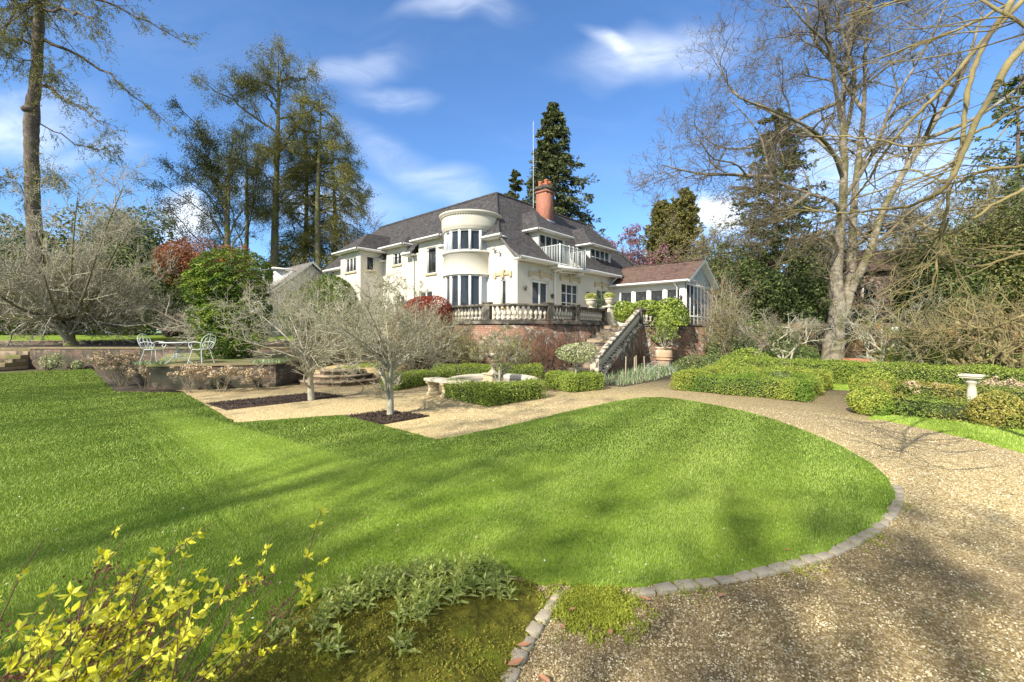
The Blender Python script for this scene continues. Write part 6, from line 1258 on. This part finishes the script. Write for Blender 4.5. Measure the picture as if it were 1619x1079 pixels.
M['bark_scarred'] = vary('scarred_larch_bark', (.07, .052, .040), (.20, .155, .12), 3.5, .95, 14, 1, .06, (.12, .12, .035), .45, (.52, .66)); larch()

# ---- larch group left of the house
def tall_open(label, cx_, D, ztop_px, limbs, name='larch_tree', mat='larch', r0=.42, trunk=None, n2=16, n3=7, leaf=.17, keep=.8, droop=-.05, bark='bark_moss', z=1.0, wig=.12, l2=(.8, 2.6)):
    x, y = XY(cx_, D); o = empty(name, label, 'tree', (x, y, z)); mb = MB(); H_ = P(cx_, ztop_px, D)[2] - z; k = np.linspace(0, 1, 16); tp = np.stack([x + np.sin(k * 5 + cx_) * .18, y + 0 * k, z + H_ * k], -1)
    if trunk: tp = np.array([np.interp(k, np.linspace(0, 1, len(trunk)), [P(a, b, D)[j] for a, b in trunk]) for j in range(3)]).T
    tubes(mb, tp, r0 * (1 - k) ** .8 + .03, 9); PT, RD = [], []
    for pts in limbs: p = smooth_path([tuple(P(a[0], a[1], D) + np.array([0, (a[2] if len(a) > 2 else 0), 0])) for a in pts], 5); ix = np.linspace(0, len(p) - 1, 12); PT.append(np.stack([np.interp(ix, np.arange(len(p)), p[:, j]) for j in range(3)], -1)); RD.append(np.linspace(r0 * .28, .025, 12))
    PT = np.array(PT); RD = np.array(RD); PT[:, 1:] += rng.normal(0, .10, PT[:, 1:].shape); tubes(mb, PT, RD, 5); mb.build('trunk', M[bark], o, smooth=True); cr = MB()
    s2, d2, r2, u2 = spawn(PT, RD, n2, .12, 1, 50, .45, .2); p2, q2_ = grow(s2, d2, rng.uniform(l2[0], l2[1], len(s2)) * (1.15 - .5 * u2), np.maximum(r2 * .7, .015), 6, wig, (0, 0, droop), .3); tubes(cr, p2, q2_, 3)
    s3, d3, r3, _ = spawn(p2, q2_, n3, .1, 1, 48, .5); p3, q3_ = grow(s3, d3, rng.uniform(.3, 1.0, len(s3)), .011, 4, .15, (0, 0, droop), .4); tubes(cr, p3, q3_, 3); cr.build('branches', M['bark'], o)
    c = p3[:, 1:].reshape(-1, 3); c = np.concatenate([c + rng.normal(0, .16, c.shape) for _ in range(6)]); c = c[rng.uniform(0, 1, len(c)) < keep]; lb = MB(); leaves(lb, c, leaf * .88, .32, axis=np.array([0, 0, -.7]), axj=.6); lb.build('crown', LM[mat], o); return o
rj = lambda a: rng.uniform(-a, a)
tall_open('tallest open crowned larch in the group left of the house', 437, 40, 88, [[(437, 210, 0), (400, 185, -1), (370, 165, -1.5), (330, 140, -2)], [(437, 180, 0), (420, 150, .6), (405, 130, 1), (380, 118, 1.4)], [(437, 170, 0), (450, 130, -.5), (455, 110, -.8), (460, 92, -1)], [(437, 190, 0), (470, 170, 1), (490, 150, 1.6), (505, 130, 2)],
    [(437, 160, 0), (425, 130, 0), (418, 108, .5), (425, 92, .5)], [(440, 250, 0), (470, 220, -1), (492, 200, -2), (500, 185, -2.4)], [(437, 240, 0), (410, 225, 1), (385, 215, 1.6), (365, 195, 2)], [(438, 130, 0), (460, 120, .4), (475, 115, 1), (480, 98, 1)], [(436, 300, 0), (415, 275, -.6), (395, 265, -1), (380, 270, -1.4)], [(438, 330, 0), (455, 300, .6), (468, 280, 1), (475, 260, 1)],
    [(437, 270, 0), (445, 250, -1), (470, 240, -2), (490, 245, -2)], [(437, 350, 0), (418, 330, 1), (402, 325, 1.5), (390, 330, 2)], [(437, 145, 0), (415, 140, -1), (400, 150, -1.6), (388, 140, -2)]], keep=.95, n2=24, n3=8)
lm = []
for (a, b) in ((300, 178), (292, 215), (288, 250), (285, 300), (290, 330), (305, 345), (282, 270), (310, 220), (325, 200), (345, 215), (300, 360)): lm.append([(356, min(395, b + 110), 0), (340, b + 75, rj(1)), (320, b + 40, rj(2)), (a, b, rj(2.5))])
for (a, b) in ((395, 230), (388, 260), (405, 290), (398, 330), (390, 200)): lm.append([(360, b + 90, 0), (370, b + 50, rj(1)), (380, b + 25, rj(1.6)), (a, b, rj(2))])
tall_open('dark fan limbed cedar like tree leftmost in the group left of the house', 358, 36, 195, lm, 'cedar_tree', 'spruce', .30, trunk=[(362, 480), (360, 400), (358, 300), (370, 205)], n2=19, n3=8, leaf=.17, keep=.95, droop=.0, l2=(.5, 1.7))
tall_open('mossy bare branched tree standing between the cedar and the tallest larch', 388, 41, 205, [[(385, 400, 0), (378, 330, -1), (372, 290, -1.5), (365, 250, -2)], [(386, 390, 0), (395, 320, .6), (400, 270, 1), (404, 230, 1.4)], [(387, 340, 0), (380, 290, 1), (385, 250, 1.6), (388, 215, 2)], [(387, 360, 0), (405, 330, -.6), (415, 300, -1), (420, 260, -1.2)]], 'mossy_tree', 'larch', .25, n2=26, keep=.8, l2=(.5, 1.8))
for (cx_, top, D, r0, lab) in ((505, 150, 40, .36, 'dense drooping larch nearest the house tower'), (482, 190, 42, .32, 'mossy larch standing behind and left of the dense drooping one'), (527, 205, 43, .30, 'narrow larch rightmost in the group left of the house')):
    lm = []
    for k in range(22):
        b = top + 20 + (395 - top) * k / 22; sg = 1 if k % 2 else -1; w = 18 + 34 * min(1, (b - top) / 110) * rng.uniform(.6, 1.15); w *= (1.15 if b < 330 else .8); lm.append([(cx_, b, 0), (cx_ + sg * w * .4, b - 4, rj(1)), (cx_ + sg * w * .75, b + 6, rj(2)), (cx_ + sg * w, b + 24, rj(2.4))])
    tall_open(lab, cx_, D, top, lm, 'larch_tree', 'larch', r0, n2=15, n3=8, leaf=.17, keep=.8, droop=-.14, l2=(.5, 1.7))
x, y = XY(560, 38); T = [([(x, y, 1), (x, y, 6), (x + .3, y, 12)], [.16, .11, .02]), ([(x, y, 5), (x + 1, y, 8.5), (x + 2.2, y, 12.0)], [.08, .06, .015]), ([(x, y, 6), (x + 2, y - .5, 7.5), (x + 4.2, y, 8.4)], [.07, .05, .015]), ([(x, y, 6), (x - .8, y, 8), (x - 1, y, 10.5)], [.07, .05, .015])]
bare_tree('bare_tree', 'slim leafless tree left of the house roof against the sky', 'tree', (x, y, 1), T, [(6, 2.2, .4, 6, .12, (0, 0, .05), 45, .3, 0), (5, 1.0, .4, 5, .14, (0, 0, .04), 45, .2, 0)], ('bark', 'bark'), split=0, minr=.01)
x, y = XY(600, 46); T = [([(x, y, 1), (x, y, 9), (x + .2, y, 12.6)], [.2, .13, .02])] + [([(x, y, 6 + k * .5), (x + dx * .5, y, 9 + k * .3), (x + dx, y, 11.4 + k * .2)], [.09, .06, .015]) for k, dx in enumerate((-3, 2.6, -1.5, 1.4, 3.6))]
bare_tree('bare_tree', 'round crowned leafless tree just above the left end of the house roof', 'tree', (x, y, 1), T, [(9, 2.2, .4, 6, .14, (0, 0, .04), 48, .3, 0), (7, 1.0, .4, 5, .16, (0, 0, .03), 45, .2, 0), (4, .5, .4, 4, .16, (0, 0, .03), 45, .2, 0)], ('bark', 'twig'), split=0, minr=.01)

# ---- spruces behind the house
x, y = XY(873, 42); conifer('spruce_tree', 'tall ragged spruce rising behind the chimney', (x, y, 2), P(870, 158, 42)[2] - 2, 5.2, .12, 340, -.05, -.25, .32, .36, 'spruce', dens=2.6, tw=11, prof=lambda u: np.interp(u, [.12, .35, .6, .8, .93, 1], [1, .92, .68, .42, .2, .04]), irregular=.2, spray=6, side=(0.0, .12))
x, y = XY(815, 46); conifer('spruce_tree', 'small dark spruce behind the roof ridge left of the tall one', (x, y, 2), P(816, 268, 46)[2] - 2, 3.6, .3, 110, -.02, .25, .30, .34, 'spruce', dens=2.4, tw=9)
# ---- behind the garden room
for (cx_, top, r_, lab) in ((1046, 322, 3.3, 'left pointed cypress of the pair behind the garden room'), (1082, 305, 3.2, 'right pointed cypress of the pair behind the garden room'), (1064, 318, 3.4, 'middle pointed cypress wedged between the pair behind the garden room')):
    x, y = XY(cx_, 44 + rj(1.5)); h_ = P(cx_, top, 44)[2] - 2; conifer('cypress_tree', lab, (x, y, 2), h_, r_, .05, 230, .06, .6, .26, .32, 'ivy', dens=3.4, tw=10, prof=lambda u: np.interp(u, [0, .5, .85, 1], [1, .9, .45, .08]), irregular=.15)
x, y = XY(990, 36); T = [([(x, y, 2), (x + .2, y, 4), (x, y, 6)], [.16, .12, .08])] + [([(x, y, 4 + .15 * k), (x + dx * .5, y, 6.3), (x + dx, y + rj(1), 7 + zz)], [.08, .05, .012]) for k, (dx, zz) in enumerate(((-2.2, 1.0), (-1, 2.0), (0.2, 2.6), (1.3, 2.4), (2.4, 1.7), (3.3, .8)))]
bare_tree('plum_tree', 'purple pink blossoming plum tree behind the roof of the garden room', 'tree', (x, y, 2), T, [(8, 1.8, .4, 6, .13, (0, 0, .04), 45, .3, 0), (6, .8, .4, 5, .15, (0, 0, .03), 45, .2, 0), (4, .4, .4, 4, .15, (0, 0, .03), 45, .2, 0)], ('bark', 'bark_red'), buds=(9000, .13, 'plum', .7), split=0, minr=.008)
x, y = XY(1020, 40); T = [([(x, y, 2), (x, y, 5), (x + .5, y, 9.5)], [.16, .12, .03])] + [([(x, y, 4), (x + dx * .5, y, 6.5), (x + dx, y + rj(1), 9 + zz)], [.08, .05, .012]) for dx, zz in ((-2.4, .0), (-1, .8), (1.6, .9), (3, 0), (4.4, -.8))]
bare_tree('bare_tree', 'thin brown leafless tree between the plum and the cypresses', 'tree', (x, y, 2), T, [(9, 2.2, .4, 6, .14, (0, 0, .04), 45, .3, 0), (7, 1.0, .4, 5, .16, (0, 0, .03), 45, .2, 0), (4, .5, .4, 4, .15, (0, 0, .03), 45, .2, 0)], ('bark', 'twig'), split=0, minr=.01)
x, y = XY(1118, 23.6); twiggy('tall_twiggy_shrub', 'tall thin stemmed shrub in front of the glazed gable of the garden room', (x, y - 1.6, 0), 1.3, 4.6, 22, 'bark_grey', (1600, .07, 'rust', .5), lv=(7, 5, 0), tr=.03)
x, y = XY(1150, 20.5); twiggy('tall_twiggy_shrub', 'straw coloured shrub right of the brick wall corner', (x, y, 0), 1.0, 3.0, 18, 'twig', (2500, .08, 'ivy', .5), lv=(7, 5, 0), tr=.025)

# ---- right background woodland
x, y = XY(1226, 38); conifer('cedar_tree', 'tall dark cedar behind the left side of the big bare tree', (x, y, 0), P(1226, 172, 38)[2], 6.6, .08, 220, -.03, .05, .30, .34, 'dark', 'bark', 3.4, tw=12, prof=lambda u: np.interp(u, [.1, .35, .6, .85, 1], [1, .85, .55, .35, .06]), irregular=.4)
wood = [(1150, 34, 8.5, 3.4, 'dark', 'dark evergreen behind the gable of the garden room'), (1190, 31, 7.0, 3.2, 'dark', 'low spreading dark yew left of the big bare tree'), (1262, 33, 8.0, 3.4, 'dark', 'dark yew directly left of the big bare trunk'), (1300, 44, 12.5, 4.2, 'ivy', 'olive green tree behind the fork of the big bare tree'),
        (1482, 34, 9.5, 3.2, 'dark', 'dark evergreen right of the brick house'), (1510, 32, 10.0, 3.8, 'dark', 'broad dark evergreen behind the twisted shrubs'), (1590, 31, 12.0, 4.2, 'ivy', 'olive tree at the right edge of the wood'), (1660, 30, 14.5, 4.5, 'dark', 'dark tree just at the right frame edge'),
        (1560, 42, 16.5, 4.8, 'ivy', 'tall olive brown tree above the right shrubs'), (1480, 47, 14.5, 4.5, 'ivy', 'brownish tree far behind the brick house right side'), (1290, 48, 13.5, 4.6, 'ivy', 'brown green tree far behind the big bare tree'), (1700, 36, 20.0, 6.0, 'dark', 'tallest dark tree at the right edge'), (1170, 45, 12.0, 4.2, 'ivy', 'brown olive tree far behind the garden room gable')]
for cx_, D, h_, r_, m_, lab in wood: mass(lab, cx_, D, 0.0, h_, r_, r_ * .7, 18000, m_, .23, 'woodland_tree', 'tree', lump=.45, fill=.5, blobs=8)
x, y = XY(1610, 40); conifer('pine_tree', 'dark pine showing at the top right edge behind the near branches', (x, y, 0), P(1610, 120, 40)[2], 5.5, .35, 110, -.03, .1, .42, .34, 'dark', dens=1.2, irregular=.4, prof=lambda u: np.interp(u, [.3, .6, .85, 1], [1, .9, .6, .1]))
for i, (cx_, D, h_, lab) in enumerate(((1130, 38, 12, 'leafless brown tree behind the gable of the garden room'), (1385, 48, 16, 'leafless twiggy tree right behind the big bare tree'), (1540, 35, 16, 'leafless olive twigged tree above the twisted shrubs'), (1470, 33, 12, 'leafless mossy tree left of the twisted shrubs'))):
    x, y = XY(cx_, D); T = [([(x, y, 0), (x + rj(.3), y, h_ * .35), (x + rj(.5), y, h_ * .8)], [.26, .18, .04])] + [([(x, y, h_ * (.2 + .04 * k)), (x + rj(1.6), y + rj(1.2), h_ * .5), (x + rj(4.5), y + rj(2.5), h_ * rng.uniform(.6, .95))], [.10, .07, .015]) for k in range(7)]
    bare_tree('woodland_tree', lab, 'tree', (x, y, 0), T, [(9, h_ * .22, .4, 7, .16, (0, 0, .04), 50, .25, 0), (8, h_ * .10, .4, 5, .18, (0, 0, .03), 48, .15, 0), (6, h_ * .05, .4, 4, .18, (0, 0, .03), 48, .1, 0)], ('bark_moss', 'twig'), buds=(5000, .13, 'ivy', .6), split=0, minr=.012)

def big_tree():
    D = 25.5; o_pts = lambda L: [tuple(P(a[0], a[1], D) + np.array([0, a[2] if len(a) > 2 else 0, 0])) for a in L]
    b = G(1315, 571); T = [(o_pts([(1316, 573), (1320, 520), (1325, 490), (1322, 430), (1330, 350), (1335, 260), (1332, 160), (1345, 60), (1350, -60)]), [.62, .48, .44, .31, .24, .19, .14, .09, .03]),
         (o_pts([(1322, 515), (1338, 480), (1352, 430, .3), (1358, 380, .5), (1372, 280, .9), (1392, 160, 1.2), (1400, 40, 1.4), (1420, -60, 1.6)]), [.34, .30, .27, .22, .17, .12, .07, .03]),
         (o_pts([(1345, 460), (1362, 400, -.6), (1378, 330, -1), (1420, 240, -1.6), (1465, 150, -2), (1490, 60, -2.2)]), [.24, .20, .17, .14, .10, .03])]
    limbs = [[(1328, 350), (1300, 330, -1), (1250, 320, -1.6), (1190, 300, -2), (1165, 240, -2.3), (1120, 190, -2.4)], [(1190, 300, -2), (1130, 300, -2.4), (1075, 300, -2.6), (1020, 290, -2.8)], [(1333, 260), (1300, 200, 1), (1250, 150, 2), (1200, 110, 2.6), (1170, 50, 3)], [(1330, 190), (1300, 150, -1), (1270, 110, -2), (1215, 90, -3), (1160, 40, -3.4)],
             [(1332, 280), (1290, 250, -1.2), (1230, 230, -2.4), (1170, 215, -3), (1110, 200, -3.6), (1085, 150, -3.8)], [(1335, 220), (1330, 140, -1), (1300, 70, -1.4), (1280, -10, -1.6)], [(1340, 120), (1310, 60, .8), (1295, 10, 1), (1285, -60, 1)], [(1372, 280, .9), (1410, 230, 2), (1450, 200, 3), (1490, 190, 4)], [(1358, 380, .5), (1400, 350, 1.6), (1450, 340, 2.8), (1500, 330, 3.6)],
             [(1325, 400), (1280, 380, -1.6), (1240, 385, -2.4), (1200, 395, -3), (1150, 380, -3.4)], [(1392, 160, 1.2), (1370, 90, 2), (1365, 20, 2.6), (1360, -50, 3)], [(1420, 240, -1.6), (1470, 220, -2.4), (1520, 180, -3), (1560, 120, -3.4)], [(1335, 60), (1365, 10, -1), (1380, -40, -1.6)], [(1250, 320, -1.6), (1200, 350, -2.4), (1160, 345, -3), (1120, 350, -3.4)], [(1332, 160), (1290, 170, 1.4), (1240, 200, 2.6), (1180, 190, 3.6), (1140, 140, 4)], [(1350, 30), (1390, -20, .8), (1420, -60, 1.6)],
             [(1330, 320), (1345, 260, -1.6), (1350, 200, -2.6), (1380, 130, -3.4), (1400, 60, -4)]]
    for L in limbs: n = len(L); T.append((o_pts(L), list(np.linspace(.125, .022, n))))
    bare_tree('big_bare_tree', 'huge leafless tree with flaking twin trunk and wide twisting crown at right', 'tree', (b[0], b[1], 0), T, [(8, 3.1, .4, 9, .20, (0, 0, .03), 52, .22, .1), (7, 1.7, .4, 7, .24, (0, 0, .0), 52, .15, 0), (5, .85, .4, 5, .24, (0, 0, -.01), 50, .1, 0), (4, .45, .4, 4, .22, (0, 0, -.01), 48, .1, 0)], ('bark_pale', 'twig_dark'), buds=(7000, .07, 'ivy', .6), split=0, minr=.009, sides=(12, 5, 4, 3, 3))
    # flared root buttresses are part of the trunk silhouette
big_tree()
b = G(1315, 571); o = empty('tree_roots', 'flared pale root base of the huge leafless tree', 'roots', (b[0], b[1], 0)) if False else None

# ---- shrubs and twisted bushes at right
x, y = XY(1190, 21.5); bush('rhododendron', 'large rounded rhododendron left of the big bare trunk', (x, y, 0), [((x, y, 1.05), (2.3, 1.5, 1.15)), ((x - 1.3, y - .3, .8), (1.2, 1, .85))], 9000, .13, .38, 'shrub', 14, fill=.3, lump=.3)
x, y = XY(1100, 18.2); bush('evergreen_shrub', 'low green leafy shrub between the terracotta pot and the left parterre', (x, y, 0), [((x, y, .3), (.9, .6, .42)), ((x + .9, y + .3, .3), (.7, .6, .4))], 3500, .09, .4, 'shrub', 8, fill=.4)
x, y = XY(1180, 17.0); bush('evergreen_shrub', 'dark rounded shrub behind the left parterre', (x, y, 0), [((x, y, .5), (.8, .7, .55))], 3000, .07, .5, 'box', 8, fill=.3)
for (cx_, D, w_, h_, lab) in ((1455, 18.0, 1.7, 1.25, 'bright green laurel hedge behind the long clipped hedge, left part'), (1530, 17.0, 1.5, 1.15, 'bright green laurel behind the long hedge, below the twisted shrubs'), (1258, 24, 1.4, .9, 'low green shrub at the left foot of the big bare tree'), (1600, 15.5, 1.3, .9, 'green laurel behind the long hedge at the right edge')):
    x, y = XY(cx_, D); bush('laurel', lab, (x, y, 0), [((x, y, h_ * .5), (w_, .8, h_ * .55)), ((x + w_ * .4, y, h_ * .45), (w_ * .5, .7, h_ * .5))], 5500, .11, .42, 'laurel' if D < 20 else 'shrub', 10, fill=.35, lump=.3)
x, y = XY(1372, 24.5); twiggy('twiggy_shrub', 'low reddish brown bare shrub right of the big trunk', (x, y, 0), 1.9, 1.1, 30, 'bark_red', None, lv=(6, 5, 0), tr=.015)
def twisted(label, base, stems, hgt, rad, wig=.22, tr=.055, n=(6, 5, 4), bark='bark_grey'):
    b = np.array(base, float); T = []
    for k in range(stems):
        a = rng.uniform(0, 6.28); e = b + np.array([math.cos(a) * rad, math.sin(a) * rad * .7, hgt * rng.uniform(.6, 1)]); ps = [b + rng.normal(0, .05, 3) * np.array([1, 1, 0])]
        for t in (.2, .4, .6, .8, 1): ps.append(b + (e - b) * np.array([t, t, t ** .8]) + rng.normal(0, .075 * hgt, 3) * (t < 1))
        T.append(([tuple(q_) for q_ in ps], list(np.linspace(tr, tr * .2, 6))))
    return bare_tree('twisted_shrub', label, 'shrub', tuple(base), T, [(n[0], hgt * .42, .4, 8, wig, (0, 0, .05), 52, .25, 0), (n[1], hgt * .22, .4, 6, wig, (0, 0, .04), 50, .15, 0)] + ([(n[2], hgt * .1, .4, 4, wig, (0, 0, .04), 50, .15, 0)] if n[2] else []), (bark, bark), split=0, minr=.009)
twisted('bare pale shrub with crossing stems in front of the rhododendron', (*XY(1240, 20.0), 0), 5, 2.9, 1.3); twisted('second bare pale shrub just left of the big trunk base', (*XY(1210, 19.5), 0), 4, 2.6, 1.4, bark='bark_pale')
twisted('bare forked shrub right of the big trunk in front of the brick edge', (*XY(1402, 18.0), 0), 6, 3.0, 1.3, bark='bark_grey'); twisted('dark stemmed twisted shrub in the middle of the laurels', (*XY(1466, 16.0), 0), 7, 3.1, 1.4, .26, .07, bark='bark_moss')
twisted('dense contorted hazel with arching moss green stems near the right edge', (*XY(1545, 15.0), 0), 13, 3.1, 2.0, .28, .07, (6, 5, 0), 'bark_green'); twisted('contorted hazel reaching out of frame at the right edge', (*XY(1618, 13.5), 0), 12, 3.0, 1.8, .28, .065, (6, 5, 0), 'bark_green')
twisted('small contorted shrub between the hazels', (*XY(1500, 17.5), 0), 8, 2.6, 1.5, .26, .05, (6, 5, 0), 'bark_grey')

# ---- near branches reaching in from the right
def near_tree():
    o = empty('near_tree', 'tree outside the right edge whose lichen green branches reach across the upper right corner', 'tree', (5.6, 2.2, 0)); mb = MB(); T = [([(5.6, 2.2, 0), (5.5, 2.3, 1.4), (5.3, 2.5, 2.6), (4.9, 2.9, 4.2)], [.16, .13, .10, .05])]
    def L(pts, r0, r1=.006): return ([tuple(P(a, b, d)) for a, b, d in pts], list(np.linspace(r0, r1, len(pts))))
    T += [L([(1700, 20, 3.0), (1619, 72, 3.0), (1560, 160, 3.0), (1525, 235, 3.05), (1500, 290, 3.1), (1455, 320, 3.3), (1390, 332, 3.7), (1320, 336, 4.2), (1270, 328, 4.6)], .024),
          L([(1640, -60, 3.3), (1588, 20, 3.3), (1545, 90, 3.3), (1528, 160, 3.3), (1520, 230, 3.3), (1500, 285, 3.3), (1495, 340, 3.4), (1465, 400, 3.7), (1420, 430, 4.2)], .022),
          L([(1650, -30, 3.8), (1560, 60, 3.8), (1490, 140, 3.9), (1440, 190, 4.0), (1400, 240, 4.2), (1370, 290, 4.5), (1335, 330, 4.9), (1290, 372, 5.3)], .020),
          L([(1700, 150, 3.4), (1619, 168, 3.4), (1540, 210, 3.5), (1450, 232, 3.8), (1370, 218, 4.1), (1290, 215, 4.5)], .015), L([(1710, 280, 3.6), (1619, 300, 3.6), (1560, 330, 3.7), (1500, 370, 3.9), (1440, 345, 4.3), (1380, 338, 4.8)], .015),
          L([(1720, 200, 3.2), (1619, 260, 3.2), (1560, 268, 3.3), (1500, 290, 3.5), (1430, 268, 3.9), (1360, 300, 4.4)], .013), L([(1660, -40, 4.2), (1570, 20, 4.2), (1480, 60, 4.4), (1400, 90, 4.8), (1330, 120, 5.2)], .016),
          L([(1640, -80, 3.6), (1500, -10, 4.0), (1430, 0, 4.3), (1380, 10, 4.6), (1335, 25, 5)], .014), L([(1500, 345, 3.4), (1490, 380, 3.5), (1500, 400, 3.5), (1520, 440, 3.6)], .008), L([(1495, 340, 3.4), (1480, 420, 3.5), (1470, 470, 3.6)], .009),
          L([(1730, 380, 3.5), (1619, 400, 3.5), (1540, 420, 3.7), (1480, 400, 4.0), (1430, 392, 4.4)], .012), L([(1740, 470, 3.3), (1619, 500, 3.3), (1560, 520, 3.5), (1500, 500, 3.8), (1455, 480, 4.2)], .010), L([(1730, 60, 2.6), (1619, 40, 2.7), (1560, 5, 2.8), (1520, -30, 3)], .014)]
    P_, R_ = [], []
    for pl, rd in T:
        sp = smooth_path(pl, 6); rr = np.interp(np.linspace(0, 1, len(sp)), np.linspace(0, 1, len(rd)), rd); sp = sp + rng.normal(0, 1, sp.shape) * .005; tubes(mb, sp, rr * 1.02 * rng.uniform(.9, 1.15, len(rr)), 9); ix = np.linspace(0, len(sp) - 1, 14); P_.append(np.stack([np.interp(ix, np.arange(len(sp)), sp[:, j]) for j in range(3)], -1)); R_.append(np.interp(ix, np.arange(len(sp)), rr))
    mb.build('trunk', M['bark_green'], o, smooth=True); cr = MB(); pts, rad = np.array(P_[1:]), np.array(R_[1:])
    s2, d2, r2, _ = spawn(pts, rad, 8, .12, .98, 42, .5, .2); s_ok = s2[:, 2] > 0; d2 = d2 + np.array([-.55, .25, -.05]); p2, q2_ = grow(s2, d2, rng.uniform(.35, .95, len(s2)), np.clip(r2, .003, .007), 8, .13, (0, 0, .0), .4); tubes(cr, p2, q2_, 5)
    s3, d3, r3, _ = spawn(p2, q2_, 4, .15, 1, 40, .6); p3, q3_ = grow(s3, d3, rng.uniform(.12, .4, len(s3)), .0026, 6, .14, (0, 0, 0), .5); tubes(cr, p3, q3_, 4); cr.build('branches', M['bark_green'], o, smooth=True)
    c = p3[:, -1]; lb = MB(); leaves(lb, c, .012, .5); lb.build('buds', LM['bud'], o)
near_tree()
# ---- tall trees behind the viewer whose soft shadows fall across the lawn
for (cx_, cy_, h_, r_, n_, lab) in ((-.8, 4.0, 19.0, 1.7, 330, 'tall tree far behind the viewer shading the left middle of the lawn'), (1.5, 3.4, 18.0, 1.5, 230, 'tall tree far behind the viewer shading the near right of the lawn'), (.8, 2.25, 17.0, 1.2, 110, 'tall tree far behind the viewer shading the gravel drive corner'), (-1.9, 2.6, 18.5, 1.0, 160, 'slim tall tree behind the viewer lightly shading the mossy bed'),
        (-1.0, 6.3, 20.0, 1.5, 150, 'sparse tall tree far behind the viewer shading a band across the lawn'), (3.4, 3.6, 19.0, 1.0, 190, 'slim tall tree behind the viewer shading the lawn edge by the kerb'), (-11.5, 13.2, 17.0, 2.8, 900, 'tree left of the viewer shading the far left of the lawn'), (-6.8, 10.4, 18.0, 2.0, 200, 'thin crowned tree left behind the viewer'), (1.0, 9.0, 21.0, 1.8, 200, 'sparse tall tree behind the viewer lightly shading the lawn apex')):
    off = h_ * .82 / math.tan(SUN_EL); x, y = cx_ + SUN_AZ[0] * off, cy_ + SUN_AZ[1] * off
    T = [([(x, y, 0), (x + .1, y, h_ * .4), (x, y, h_ * .8)], [.16, .09, .03])] + [([(x, y, h_ * .55), (x + rj(1), y + rj(1), h_ * .7), (x + rj(r_), y + rj(r_), h_ * rng.uniform(.75, 1))], [.04, .03, .012]) for k in range(4)]
    o = bare_tree('shade_tree', lab, 'tree', (x, y, 0), T, [(8, r_ * .7, .4, 5, .15, (0, 0, .03), 50, .3, 0)], ('bark', 'twig'), split=0, minr=.01)
    p_, d_ = shell_pts(n_, (x, y, h_ * .82), (r_, r_, r_ * .9), .85, .6); lb = MB(); leaves(lb, p_, .22, .6); lb.build('foliage', LM['ivy'], o)
